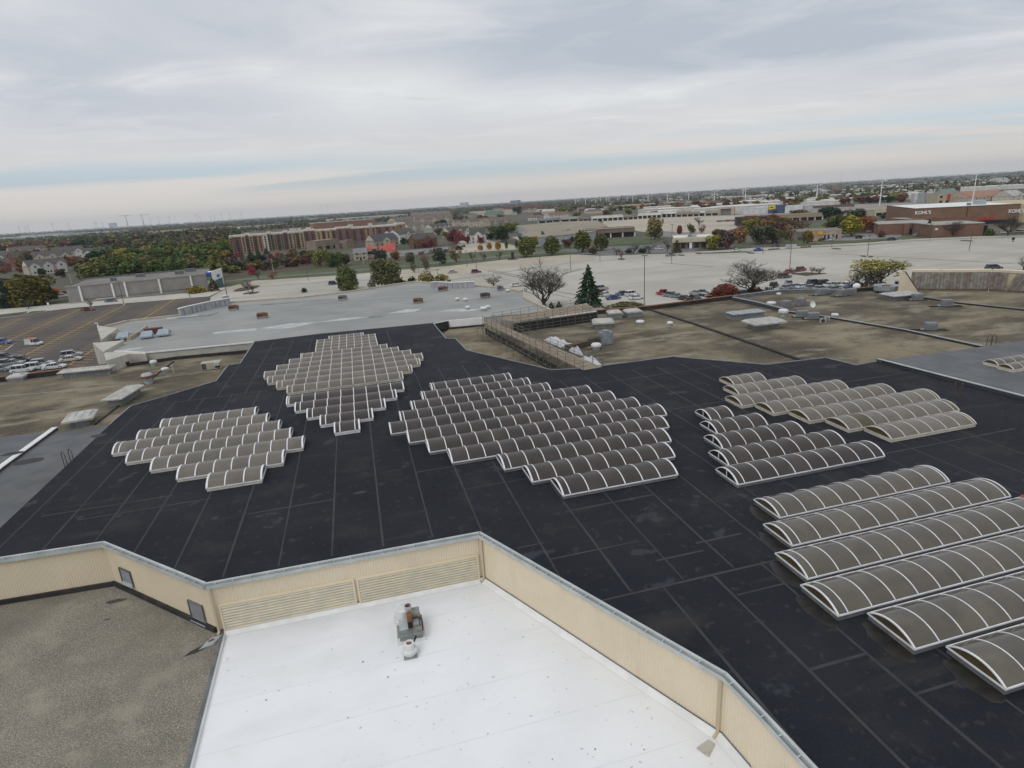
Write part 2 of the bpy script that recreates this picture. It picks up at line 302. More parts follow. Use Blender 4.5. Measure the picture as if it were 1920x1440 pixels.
# ribbed walls, gutter, kerb flashing
def rib_wall(A, B, z0, z1):
    A = Vector((A[0], A[1], 0)); B = Vector((B[0], B[1], 0)); d = (B-A); L = d.length; d /= L
    n = Vector((d.y, -d.x, 0)); n = n if n.dot(-A) > 0 else -n
    mb = MB(); k = max(2, int(L/.16)); vs_ = []; 
    for i in range(k):
        u = L*i/k; p = L/k
        for du, off in ((0, .035), (.35, .035), (.5, .054), (.85, .054)):
            q = A+d*(u+du*p)+n*off; vs_ += [(q.x, q.y, z0), (q.x, q.y, z1)]
    q = B+n*.035; vs_ += [(q.x, q.y, z0), (q.x, q.y, z1)]
    mb.add(vs_, [(2*i, 2*i+2, 2*i+3, 2*i+1) for i in range(len(vs_)//2-1)])
    mb.build('wall', m_wall, mall); return A, B, d, n, L
segs = []
for i, (a, b) in enumerate(zip(walls[:-1], walls[1:])):
    z0 = ZG-.02 if i < 2 else ZW-.02
    A, B, d, n, L = rib_wall(a, b, z0, ZB-.26); segs.append((A, B, d, n, L))
    lift = Vector((0, 0, 1))
    MB().bar(A+n*.03+lift*(ZB-.28), B+n*.03+lift*(ZB-.28), .14, .33).build('coping', m_cope, mall)
    g = MB(); g.bar(A+n*.165+lift*(ZB-.27), B+n*.165+lift*(ZB-.27), .13, .05); g.bar(A+n*.235+lift*(ZB-.27), B+n*.235+lift*(ZB-.27), .02, .22)
    gt = g.build('gutter', m_cope, mall)
    for k in range(int(L/.95)):
        p = A+d*(.5+.95*k)
        MB().bar(p+n*.02+lift*(ZB+.0), p+n*.245+lift*(ZB-.03), .05, .03).build('bracket', m_cope, gt)
    if i < 2:
        MB().bar(A+n*.12+lift*(ZG-.1), B+n*.12+lift*(ZG-.1), .2, .42).build('base_flashing', m_flash, mall)
    elif i < 5:
        f = MB(); o1 = n*.075; o2 = n*.42
        f.add([A+o1+lift*(ZW+.26), B+o1+lift*(ZW+.26), B+o2+lift*(ZW+.012), A+o2+lift*(ZW+.012)], [(0, 1, 2, 3)]); f.build('cant_strip', m_white_pt, mall)
        MB().bar(A+n*.085+lift*(ZW+.255), B+n*.085+lift*(ZW+.255), .03, .05).build('termination_bar', m_curb_dk, mall)
# louvre banks on the long wall
A, B, d, n, L = segs[2]
def uz(x, y, sg): q = onwall(x, y, sg[0]+sg[3]*.06, sg[1]+sg[3]*.06); return (q-sg[0]).dot(sg[2]), q.z
for cs in (((415,1133),(662,1090),(666,1133),(422,1180)), ((672,1087),(893,1042),(897,1082),(677,1130))):
    q = [uz(*c, segs[2]) for c in cs]
    u0, u1 = (q[0][0]+q[3][0])/2, (q[1][0]+q[2][0])/2; z1, z0 = (q[0][1]+q[1][1])/2, (q[2][1]+q[3][1])/2
    T = Matrix(((d.x, n.x, 0, A.x), (d.y, n.y, 0, A.y), (0, 0, 1, 0), (0, 0, 0, 1)))
    lv = MB().box(u0, u1, .062, .07, z0, z1, M=T).build('louver', m_curb_dk, mall)
    fr = MB(); 
    for bx in ((u0-.1, u0, z0-.1, z1+.1), (u1, u1+.1, z0-.1, z1+.1), (u0, u1, z1, z1+.1), (u0, u1, z0-.1, z0)): fr.box(bx[0], bx[1], .03, .17, bx[2], bx[3], M=T)
    fr.build('frame', m_wall, lv)
    k = 9; h = (z1-z0)/k
    sl = MB(); sl.add([T @ Vector(p) for p in ((u0, .075, h*.95), (u1, .075, h*.95), (u1, .16, h*.42), (u0, .16, h*.42), (u0, .075, h*.80), (u1, .075, h*.80), (u1, .16, h*.20), (u0, .16, h*.20))], [(0,3,2,1),(4,5,6,7),(3,7,6,2),(0,1,5,4)])
    me = sl.mesh('slat', m_louv)
    for j in range(k): obj('slat', me, lv, loc=(0, 0, z0+j*h))
# two small wall vents over the gravel
A2, B2, d2, n2, L2 = segs[1]; T2 = Matrix(((d2.x, n2.x, 0, A2.x), (d2.y, n2.y, 0, A2.y), (0, 0, 1, 0), (0, 0, 0, 1)))
for cs in (((224,1064),(244,1073),(252,1100),(234,1092)), ((354,1125),(380,1137),(388,1172),(363,1160))):
    q = [uz(*c, segs[1]) for c in cs]; u0, u1 = (q[0][0]+q[3][0])/2, (q[1][0]+q[2][0])/2; z1, z0 = (q[0][1]+q[1][1])/2, max(ZG+.1, (q[2][1]+q[3][1])/2)
    vt = MB().box(u0, u1, .05, .066, z0, z1, M=T2).build('wall_vent', m_galv_dk, mall)
    fr = MB()
    for bx in ((u0-.06, u0, z0, z1+.06), (u1, u1+.06, z0, z1+.06), (u0, u1, z1, z1+.06)): fr.box(bx[0], bx[1], .04, .16, bx[2], bx[3], M=T2)
    fr.build('frame', m_curb_dk, vt)
    h = (z1-z0-.2)/6
    for j in range(6): 
        zb = z0+.2+j*h; s_ = MB(); s_.add([T2 @ Vector(p) for p in ((u0, .07, zb+h*.9), (u1, .07, zb+h*.9), (u1, .13, zb+.02), (u0, .13, zb+.02))], [(0, 3, 2, 1)]); s_.build('slat', m_galv_dk, vt)
    s_ = MB(); s_.add([T2 @ Vector(p) for p in ((u0-.05, .06, z0+.22), (u1+.05, .06, z0+.22), (u1+.05, .24, z0+.02), (u0-.05, .24, z0+.02), (u0-.05, .06, z0+.16), (u1+.05, .06, z0+.16), (u1+.05, .24, z0-.04), (u0-.05, .24, z0-.04))], [(0,3,2,1),(3,7,6,2),(0,4,7,3),(1,2,6,5)]); s_.build('sill', m_galv, vt)
# downspouts
def downspout(p, n_, z0, splash=True, mt=m_wall_dk):
    ds = MB().box(p.x-.06, p.x+.06, p.y-.06, p.y+.06, z0+.15, ZB-.25).build('downspout', mt, mall)
    MB().bar(Vector((p.x, p.y, z0+.15)), Vector((p.x, p.y, z0+.12))+n_*.3, .12, .1).build('shoe', mt, ds)
    if splash: 
        a = Vector((p.x, p.y, z0+.02))+n_*.45; sd_ = Vector((-n_.y, n_.x, 0)); MB().prism([a-sd_*.16, a+sd_*.16, a+sd_*.3+n_*.75, a-sd_*.3+n_*.75], z0+.015, z0+.07).build('splash_block', m_conc, ds)
downspout(walls[2]+segs[2][3]*.2+segs[2][2]*.12, segs[2][3], ZW+.1, False)
q = walls[3]; downspout(q+segs[3][3]*.16+segs[3][2]*.22, segs[3][3], ZW, False)
pd = onwall(1350,1300, segs[3][0]+segs[3][3]*.1, segs[3][1]+segs[3][3]*.1); downspout(Vector((pd.x, pd.y, 0))+segs[3][3]*.06, segs[3][3], ZW, True)
# seams of the black roof: strips a few millimetres proud, on the 10 ft grid of the sheets
def inside(p, poly):
    c = False; n_ = len(poly)
    for i in range(n_):
        a, b = poly[i], poly[(i+1) % n_]
        if (a[1] > p[1]) != (b[1] > p[1]) and p[0] < (b[0]-a[0])*(p[1]-a[1])/(b[1]-a[1])+a[0]: c = not c
    return c
def seam(s0, t0, s1, t1, wd=.13):
    L = math.hypot(s1-s0, t1-t0); k = int(L/.5); run = None; out = []
    for i in range(k+1):
        f = i/k; p = st(s0+(s1-s0)*f, t0+(t1-t0)*f)
        if inside(p, black):
            if run is None: run = p
            last = p
        if (not inside(p, black) or i == k) and run is not None: out.append((run, last)); run = None
    for a, b in out:
        if (b-a).length < 1: continue
        d_ = (b-a).normalized(); s_ = Vector((-d_.y, d_.x, 0))*wd/2
        mb = MB(); nseg = max(1, int((b-a).length/3)); pts = []
        for j in range(nseg+1):
            q = a+(b-a)*(j/nseg); ww = 1+random.uniform(-.25, .35); pts.append((q+s_*ww, q-s_*ww))
        zs_ = ZB+.004+.004*random.random(); mb.add([Vector((c.x, c.y, zs_)) for pr in pts for c in pr], [(2*j, 2*j+1, 2*j+3, 2*j+2) for j in range(nseg)]); mb.build('seam', m_seam, mall)
for k in range(-15, 14): seam(5.65+3.09*k, 24.4 if k > 0 else 30, 5.65+3.09*k, 74 if k < 4 else 62, .11)
for k in range(-6, 16): seam(16.6+3.02*k if k > -3 else 8.2+3.05*(k+2), 8, 16.6+3.02*k if k > -3 else 8.2+3.05*(k+2), 24.1, .14)
for s0, s1, t in ((8,52,24.2),(5.6,9,30.4),(8.8,14.4,28.6),(14.4,17.4,26.4),(17.4,20.5,27.2),(11.5,18,33.5),(-24.5,-15.7,46.6),(-21.6,-12.6,44.9),(-9.5,-3.6,41.2),(-34,-15,62),(5.6,11,39.2),(2.6,5.7,43.5),(-34,-12,73.5),(-28,5,88),(33,50,33),(36,52,40.5),(20,60,59),(16,24,55.5),(27,60,48.2),(16.6,19.6,17),(19.6,22.6,14.6),(22.6,30,11.5),(16.8,20,22.3)): seam(s0, t, s1, t, .13)
for s_ in np.arange(-30, 6, 3.09): seam(s_, 73.5, s_, 104, .11)
# patched spots of newer membrane
for s_, t_, a, b in ((-33.5,62.5,1.2,.6),(-31,59.5,1.6,.9),(-27,64.5,.9,.6),(-10.5,57.5,1.4,1.0),(-9.6,55.6,1.2,1.1),(-1.8,41.6,.6,.3),(17,62,2.2,1.2)):
    pts = [st(s_+a*math.cos(k*.7)*random.uniform(.7, 1), t_+b*math.sin(k*.7)*random.uniform(.7, 1), ZB+.003+.0005*random.random()) for k in range(9)]
    MB().sheet(pts).build('roof_patch', M('patch_membrane', (.024, .026, .031), (.016, .018, .023), 1.2, 7, .38, .62, rough=.7), mall)
# ponded water marks beside the near skylights are built with the skylights below
# parapets and expansion joints of the brown roofs
def wallbar(name, a, b, z, wd, h, mt, lab=None): return MB().bar(Vector((a.x, a.y, z)), Vector((b.x, b.y, z)), wd, h).build(name, mt, mall, label=lab)
def parapet(pix, z, h, wd, capm, facem, lab=None):
    for (x0, y0), (x1, y1) in zip(pix[:-1], pix[1:]):
        a, b = at(x0, y0, z), at(x1, y1, z); d_ = (b-a).normalized(); a = a-d_*.05; b = b+d_*.05
        wallbar('parapet', a, b, z-.05, wd*.8, h, facem); wallbar('parapet_cap', a, b, z+h-.05, wd, .1, capm, lab)
parapet([(-160,735),(243,686)], ZR, .75, .75, m_rust, m_flash, 'rust brown metal parapet cap')
parapet([(1120,589),(1220,580.5),(1372,561)], ZR, .8, .8, m_rust, m_flash, 'rust brown metal parapet cap')
parapet([(1372,561),(1440,552),(1472,549),(1534,548.5),(1573,550)], ZR, .7, .5, m_galv_dk, m_curb_dk)
parapet([(1573,550),(1650,543.5)], ZR, .8, .8, m_rust, m_flash, 'rust brown metal parapet cap')
def joint(pix, wd, h, mt, cap=None):
    for (x0, y0), (x1, y1) in zip(pix[:-1], pix[1:]):
        a, b = at(x0, y0, ZR), at(x1, y1, ZR); wallbar('expansion_joint', a, b, ZR-.02, wd, h, mt)
        if cap: wallbar('expansion_joint_cap', a, b, ZR-.02+h, wd*1.15, .07, cap)
joint([(1204,577),(1300,608),(1400,642),(1514,681)], .45, .28, m_flash)
joint([(1374,563),(1420,573),(1467,585)], .6, .7, m_curb_dk2, m_galv_dk)
joint([(1467,585),(1560,598),(1700,622),(1842,653)], .3, .3, m_flash, m_galv)
joint([(1706,556),(1800,570),(1990,590)], .3, .28, m_flash, m_galv_dk)
joint([(178,797),(222,762),(262,728)], .22, .14, m_flash); joint([(262,728),(300,698),(326,678)], .2, .14, m_flash)
joint([(-60,933),(0,882),(104,806)], .55, .3, m_curb_dk2, m_white_pt)
joint([(0,743.5),(150,731),(270,718)], .1, .06, m_galv)
# curved screen wall at the far right with its end fin
cw_b = [(1706,540),(1760,541),(1854,541),(1885,543),(1935,547),(2050,553)]
cpts = [at(x, y, ZR) for x, y in cw_b]; zt = ZR+3.6
scr = thing('screen_wall', 'curved beige parapet screen wall faced with grey brown boards', 'wall', cpts[0])
for i, (a, b) in enumerate(zip(cpts[:-1], cpts[1:])):
    d_ = (b-a).normalized(); n_ = Vector((d_.y, -d_.x, 0)); n_ = n_ if n_.dot(-a) > 0 else -n_; L_ = (b-a).length; a0 = a-cpts[0]
    MB().bar(a0-n_*.35-Vector((0,0,ZR)), a0+d_*L_-n_*.35-Vector((0,0,ZR)), .4, zt).build('backing_wall', m_wall_dk, scr)
    MB().bar(a0-n_*.6+Vector((0,0,3.6)), a0+d_*L_-n_*.6+Vector((0,0,3.6)), 1.2, .22).build('coping', m_wall, scr)
    MB().bar(a0-n_*.05+Vector((0,0,3.35)), a0+d_*L_-n_*.05+Vector((0,0,3.35)), .1, .22).build('edge_trim', m_wall, scr)
    k = max(1, int(L_/.55))
    for j in range(k):
        q = a0+d_*(L_*j/k+.025); q2 = a0+d_*(L_*(j+1)/k-.025); tw = random.uniform(0, .06)
        mb = MB(); lean = n_*.55
        if i < 3: mb.add([q+lean, q2+lean, q2+n_*.02+Vector((0,0,3.3)), q+n_*.02+Vector((0,0,3.3)), q+lean-n_*.08, q2+lean-n_*.08, q2-n_*.06+Vector((0,0,3.3)), q-n_*.06+Vector((0,0,3.3))], [(0,1,2,3),(0,3,7,4),(1,5,6,2)])
        else: 
            sh = d_*1.5; mb.add([q+lean, q2+lean, q2+sh+n_*.02+Vector((0,0,3.3)), q+sh+n_*.02+Vector((0,0,3.3)), q+lean-n_*.1, q2+lean-n_*.1, q2+sh-n_*.08+Vector((0,0,3.3)), q+sh-n_*.08+Vector((0,0,3.3))], [(0,1,2,3),(0,3,7,4),(1,5,6,2)])
        o = mb.build('board', M('screen_boards', tint=True, c2=(.7, .62, .58), scale=1.2, rough=.9), scr); c_ = random.choice(((.24,.225,.205),(.21,.195,.175),(.265,.25,.23),(.215,.185,.165))); o.color = (*c_, 1)
fin = [at(1686,553,ZR), at(1717,549,ZR)]; d_ = (fin[1]-fin[0]).normalized(); s_ = Vector((-d_.y, d_.x, 0))*.35
mb = MB(); tri = [fin[0], fin[0]+d_*(fin[1]-fin[0]).length*1.1, fin[0]+Vector((0,0,4.6))+d_*.3, fin[0]+Vector((0,0,4.6))-d_*.2]
o3 = [p-fin[0] for p in tri]; mb.add([p-s_ for p in o3]+[p+s_ for p in o3], [(0,1,2,3),(7,6,5,4),(0,3,7,4),(1,5,6,2),(2,6,7,3)])
fo = thing('fin_wall', 'triangular beige fin wall at the end of the curved screen wall', 'wall', fin[0]); mb.build('wall', m_wall, fo)
MB().bar(o3[2]+d_*.05+Vector((0,0,.02)), o3[1]+Vector((0,0,.02)), .9, .12).build('sloping_cap', m_rust, fo)
# ================================================================== skylights
ZS = ZB
def arc(w_, h_, k=12, inset=0.0):
    r = (w_*w_/4+h_*h_)/(2*h_); a = math.asin(min(1, w_/2/r)); return [(r*math.sin(-a+2*a*i/k)+w_/2, r*math.cos(-a+2*a*i/k)-(r-h_)) for i in range(k+1)]
SK = {}
def skylight(label, grp, s0, s1, t, depth, bay, gs, rise, pane, endm, frm, kerb, stub=None, kh=.22, rw=.062, z=ZS, mull=False, odd=None):
    root = thing('barrel_skylight', label, 'skylight', st(s0, t, z), TH, grp); L = s1-s0; e = .05
    root_t = root
    k = MB(); k.box(e, L-e, e, depth-e, -.02, kh); k.build('kerb', kerb, root)
    f = MB()
    for b in ((0, L, 0, .09), (0, L, depth-.09, depth), (0, .09, .09, depth-.09), (L-.09, L, .09, depth-.09)): f.box(b[0], b[1], b[2], b[3], kh, kh+.08)
    f.build('base_frame', frm, root); zb = kh+.08
    pos = [0.0]
    if stub: 
        x = stub; 
    else: x = (gs-s0) % bay
    if x < .22: x += bay
    while x < L-.25: pos.append(x); x += bay
    pos.append(L)
    A_ = arc(depth-.1, rise); A_ = [(y+.05, zz_) for y, zz_ in A_]
    key = ('rib', depth, rise, rw, frm.name)
    def ribm(ww, nm):
        kk = (nm, depth, rise, ww, frm.name)
        if kk not in SK:
            mb = MB(); vs_ = []
            for y, h_ in A_:
                c = (y-depth/2)*.012; vs_ += [(-ww/2, y+c, h_+.03), (ww/2, y+c, h_+.03), (ww/2, y, h_-.03), (-ww/2, y, h_-.03)]
            n_ = len(A_); fs = []
            for i in range(n_-1):
                for q in range(4): fs.append((i*4+q, i*4+(q+1) % 4, (i+1)*4+(q+1) % 4, (i+1)*4+q))
            mb.add(vs_, [f_[::-1] for f_ in fs]); SK[kk] = mb.mesh(nm, frm)
        return SK[kk]
    for i, p in enumerate(pos):
        end = i in (0, len(pos)-1); ww = rw*1.7 if end else rw
        obj('rib', ribm(ww, 'rib'), root, loc=(min(max(p, ww/2), L-ww/2), 0, zb))
    for i, (a, b) in enumerate(zip(pos[:-1], pos[1:])):
        pm = m_pane_dk if odd == i else pane; kk = ('pane', depth, rise, round(b-a, 2), pm.name)
        if kk not in SK:
            mb = MB(); n_ = len(A_); W = b-a
            sag = [(0, 0), (W*.5, .012), (W, 0)]
            mb.add([(x_, y, h_+dz_) for y, h_ in A_ for x_, dz_ in sag], [(i_*3+j, i_*3+j+1, (i_+1)*3+j+1, (i_+1)*3+j) for i_ in range(n_-1) for j in range(2)]); SK[kk] = mb.mesh('pane', pm, True)
        obj('pane', SK[kk], root, loc=(a, 0, zb))
    kk = ('end', depth, rise, endm.name)
    if kk not in SK:
        mb = MB(); n_ = len(A_); mb.add([(0, y, h_-.02) for y, h_ in A_]+[(.03, y, h_-.02) for y, h_ in A_], [tuple(range(n_)), tuple(range(2*n_-1, n_-1, -1))]); SK[kk] = mb.mesh('end_panel', endm)
    obj('end_panel', SK[kk], root, loc=(.04, 0, zb)); obj('end_panel', SK[kk], root, loc=(L-.07, 0, zb))
    if mull:
        MB().box(.0, .05, depth/2-.03, depth/2+.03, zb, zb+rise-.03).build('mullion', frm, root)
    return root
ORD = ['first', 'second', 'third', 'fourth', 'fifth', 'sixth', 'seventh', 'eighth', 'ninth', 'tenth', 'eleventh']
def row_label(i, n, what, a='nearest', b='farthest'):
    if i == 0: return f'{a} row of {what}'
    if i == n-1: return f'{b} row of {what}'
    return f'{ORD[i]} row from the front in {what}'
g = [(11.89,20.82),(10.50,22.22),(9.11,23.47),(5.49,24.84),(4.02,26.19),(2.61,24.97),(1.22,23.71),(2.40,22.32),(3.80,18.73),(5.22,17.32),(6.60,15.89)]
for i, (a, b) in enumerate(g): skylight(row_label(i, 11, 'the big dark bronze skylight cluster mid roof'), 'dark skylights in the big central cluster', a, b, 35.1+2.82*i, 2.8, 1.385, 11.89+.58, .50, m_pane_brn, m_end_brn, m_alu, m_galv_dk, rw=.07)
g = [(-9.48,4.04),(-10.93,5.43),(-12.28,6.77),(-13.03,7.46),(-11.80,6.17),(-10.44,4.68),(-9.11,3.23)]
for i, (a, b) in enumerate(g): skylight(row_label(i, 7, 'the wide tan skylight cluster near the far roof edge'), 'tan skylights in the wide rear cluster', a, b, 70.2+2.82*i, 2.8, 1.385, -9.48+.62, .46, m_pane_tan, m_end_tan, m_alu_tan, m_alu_tan, rw=.075)
g = [(-7.22,1.94),(-7.27,1.94),(-7.30,1.92),(-7.30,1.92),(-5.52,.06)]
for i, (a, b) in enumerate(g): skylight(row_label(i, 5, 'the small tan skylight block at the roof far end'), 'tan skylights in the small far block', a, b, 90.2+2.15*i, 2.13, 1.147, -7.25, .38, m_pane_tan, m_end_tan, m_alu_tan, m_alu_tan, rw=.08)
g = [(-3.84,-1.44),(-5.24,-.09),(-6.65,1.31),(-8.03,2.69),(-9.12,3.71)]
for i, (a, b) in enumerate(g): skylight(row_label(i, 5, 'the stepped dark skylight triangle below the wide tan cluster'), 'dark skylights in the stepped triangle', a, b, 54.4+2.8*i, 2.78, 1.385, -3.84+.55, .46, m_pane_brn, m_end_brn, m_alu, m_alu, rw=.08)
g = [(-13.27,-9.16),(-16.04,-7.83),(-18.74,-6.43),(-21.45,-7.73),(-23.42,-9.00),(-22.29,-10.44),(-20.98,-11.92)]
for i, (a, b) in enumerate(g): skylight(row_label(i, 7, 'the tan skylight cluster at the left of the roof'), 'tan skylights in the left cluster', a, b, 46.2+2.8*i, 2.78, 1.37, -9.16, .50, m_pane_tan, m_end_tan, m_alu, m_alu_tan, rw=.085)
g = [(39.12,47.75),(37.75,49.41),(36.31,50.58),(34.86,48.56),(33.57,45.77),(35.24,43.24),(36.63,40.60)]
for i, (a, b) in enumerate(g): skylight(row_label(i, 7, 'the tan skylight cluster at right behind the dark vaults'), 'tan skylights in the right rear cluster', a, b, 34.4+2.81*i, 2.74, 1.385, 39.12, .48, m_pane_tan, m_end_tan, m_alu_tan, m_alu_tan, odd=1 if i == 1 else None)
g = [(23.71,36.27),(24.91,35.41),(26.26,34.07),(27.63,32.63),(28.86,31.23)]
for i, (a, b) in enumerate(g): skylight(row_label(i, 5, 'the five dark vaults right of the big dark cluster'), 'dark vaults in the right group', a, b, 32.2+2.8*i, 2.68, 1.385, 23.71+.6, .56, m_pane_brn, m_end_brn, m_alu, m_galv_dk, mull=True)
g = [(22.77,38.5),(21.37,39.9),(19.96,41.2),(20.63,41.0),(21.97,38.22),(23.36,36.69)]
for i, (a, b) in enumerate(g): skylight(row_label(i, 6, 'the big olive tan vaults in the right foreground'), 'olive tan vaults in the near right group', a, b, 13.45+2.8*i, 2.55, 1.385, a+.58, .46, m_pane_oli, m_end_tan, m_alu, m_curb_dk, kh=.26, stub=.6 if i in (3, 4, 5, 2) else 1.385, rw=.05)
a = at(1900,699,ZM)
for i in range(2):
    s_, t_ = to_st(a); skylight(('front' if i == 0 else 'rear')+' tan skylight cut by the right edge on the raised grey deck', 'tan skylights on the raised grey deck', s_+.3*i, s_+7+.9*i, t_+i*1.75, 1.7, 1.4, s_, .38, m_pane_oli, m_end_tan, m_alu_tan, m_alu_tan, z=ZM)
# damp dark stains on the membrane beside the near vaults (marks with a shape of their own)
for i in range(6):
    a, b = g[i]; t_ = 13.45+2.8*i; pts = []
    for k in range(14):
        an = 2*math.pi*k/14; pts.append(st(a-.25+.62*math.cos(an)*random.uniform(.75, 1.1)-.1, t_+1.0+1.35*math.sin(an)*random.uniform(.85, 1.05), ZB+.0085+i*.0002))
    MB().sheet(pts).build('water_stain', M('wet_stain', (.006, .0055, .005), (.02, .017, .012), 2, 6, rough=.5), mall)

for k in range(7):
    a = p0+nb*(3.2*k+2.6)+(p1-p0).normalized()*(-2.0-.0*k); a = Vector((a.x, a.y, ZM+.004)); d_ = (p1-p0).normalized(); bq = a+d_*60; sd_ = nb*.05
    MB().sheet([a-sd_, bq-sd_, bq+sd_, a+sd_][::-1] if (d_.cross(nb)).z < 0 else [a-sd_, bq-sd_, bq+sd_, a+sd_]).build('seam', m_curb_dk2, mall)

for k in range(14):
    t_ = 33.5-3.05*k
    for s_lo, s_hi in ((-40, 60),):
        pts = [st(s_lo+.5*j, t_, ZW+.003) for j in range(int((s_hi-s_lo)/.5))]; run = [p for p in pts if inside(p, cw) and not inside(p, black)]
        if len(run) > 3: MB().sheet([run[0]-E2*.03, run[-1]-E2*.03, run[-1]+E2*.03, run[0]+E2*.03]).build('white_seam', M('white_seam_weld', (.76, .775, .79), (.71, .715, .72), .8, 6, rough=.5), mall)
# ================================================================== department store (light grey roof beyond)
ds = thing('department_store', 'wide low department store with a pale grey coated roof beyond the black roof', 'store building')
far_px = [(983,559),(978,547),(940,541),(900,537),(845,535),(780,529),(742,534),(700,541),(640,550),(560,559),(470,565),(432,568),(338,592),(240,603),(200,613)]
near_px = [(240,640),(215,659),(273,661.5),(477,641.5),(601,628),(812,608),(840,602),(905,596),(1030,582)]
apoly = [at(x, y, ZA) for x, y in near_px+far_px]
MB().prism(apoly, 0, ZA-.2).build('wall', m_conc, ds); MB().prism(apoly, ZA-.196, ZA).build('roof', m_anchor, ds)
def edge_run(pix, wd, h, mt, name, z=ZA):
    for (x0, y0), (x1, y1) in zip(pix[:-1], pix[1:]):
        a, b = at(x0, y0, z), at(x1, y1, z); d_ = (b-a).normalized()*.04; MB().bar(a-d_+Vector((0,0,-.1)), b+d_+Vector((0,0,-.1)), wd, h).build(name, mt, ds)
m_tan = M('tan_edge', (.42, .37, .28), (.35, .31, .245), .8, 6, rough=.85)
edge_run(far_px[1:], .9, .45, m_tan, 'parapet'); edge_run([(1030,582),(983,559)], .8, .4, m_tan, 'parapet'); edge_run(near_px[1:8], .3, .22, m_white_pt, 'edge_cap')
# black flashing at the foot of the near wall and a white stretch of wall
for (x0, y0), (x1, y1) in (((243,687),(330,674)), ((330,674),(470,661))):
    a, b = at(x0, y0, ZR), at(x1, y1, ZR); MB().bar(a, b, .35, .5).build('base_flashing', m_flash, ds)
a, b = at(843,617,ZR), at(908,611,ZR); a2, b2 = at(841,602.5,ZA), at(906,597,ZA)
MB().prism([(a.x, a.y), (b.x, b.y), (b2.x, b2.y+.3), (a2.x, a2.y+.3)], ZR-.2, ZA+.15).build('white_wall', m_white_pt, ds)
MB().bar(a-Vector((0,.2,0)), b-Vector((0,.2,0)), .3, .35).build('base_flashing', m_flash, ds)
a0, b0 = at(815,607.5,ZA), at(840,603,ZA); MB().prism([(a0.x, a0.y-.35), (b0.x, b0.y-.35), (b0.x, b0.y+.25), (a0.x, a0.y+.25)], ZR, ZA+.1).build('dark_wall', m_flash, ds)
# concrete wing walls at the left end
for tri, top in ((((181,610),(221,615),(190,637)), 10.6), (((173.5,643),(232,638),(193,660)), 10.6), (((193,659.5),(243,663),(199,676)), 10.35)):
    P = [at(x, y, top) for x, y in tri]; MB().prism(P, .2, top).build('wing_wall', m_conc, ds)
P = [at(x, y, 10.1) for x, y in ((174,643),(192,658),(218,660),(273,661.5),(240,639))]; MB().prism(P, .1, 9.86).build('wing_base', m_conc, ds)
# raised sign walls on the far edge, seen from behind
for pix, hh in ((((338,593),(352,589),(395,579),(432,572)), 1.75), (((808,540),(823,539),(850,541),(890,539)), 1.5), (((420,571),(431,569)), 2.1)):
    for (x0, y0), (x1, y1) in zip(pix[:-1], pix[1:]):
        a, b = at(x0, y0, ZA), at(x1, y1, ZA); w_ = MB().bar(a, b, .5, hh).build('sign_wall', M('sign_back', (.30, .31, .33), (.38, .39, .41), 1.2, 6, rough=.7), ds)
        MB().bar(a+Vector((0,0,hh)), b+Vector((0,0,hh)), .7, .15).build('cap', m_white_pt, w_)
        L_ = (b-a).length
        for j in range(1, int(L_/1.3)): 
            q = a+(b-a)*(j*1.3/L_); n_ = Vector((b.y-a.y, a.x-b.x, 0)).normalized()*.3; n_ = n_ if n_.y < 0 else -n_
            MB().bar(q+n_, q+n_+Vector((0,0,hh*.9)), .1, .1).build('stud', m_galv_dk, w_)
# pale repair patches on that roof
for pts in (((483,616),(545,606),(594,604),(560,611),(500,616)), ((590,605),(645,596),(697,594),(650,600)), ((399,623),(482,615),(480,619),(400,626)), ((726,588),(760,580),(790,579),(775,585)), ((820,584),(855,579),(905,579),(880,584)), ((490,618),(560,611),(600,604),(545,615)), ((312,596),(370,590),(372,592),(314,598)), ((215,658),(265,650.5),(266,653),(230,659.5))):
    MB().sheet([at(x, y, ZA+.008) for x, y in pts]).build('roof_patch', m_patch, ds)
for pts in (((330,596),(392,590),(410,585),(411,586),(395,592),(331,598)), ((488,571),(560,566),(562,567),(489,573)), ((560,566),(600,562),(640,560),(600,563.5)), ((690,594),(716,592),(716,594),(692,596))):
    MB().sheet([at(x, y, ZA+.012) for x, y in pts]).build('roof_stain', m_curb_dk, ds)
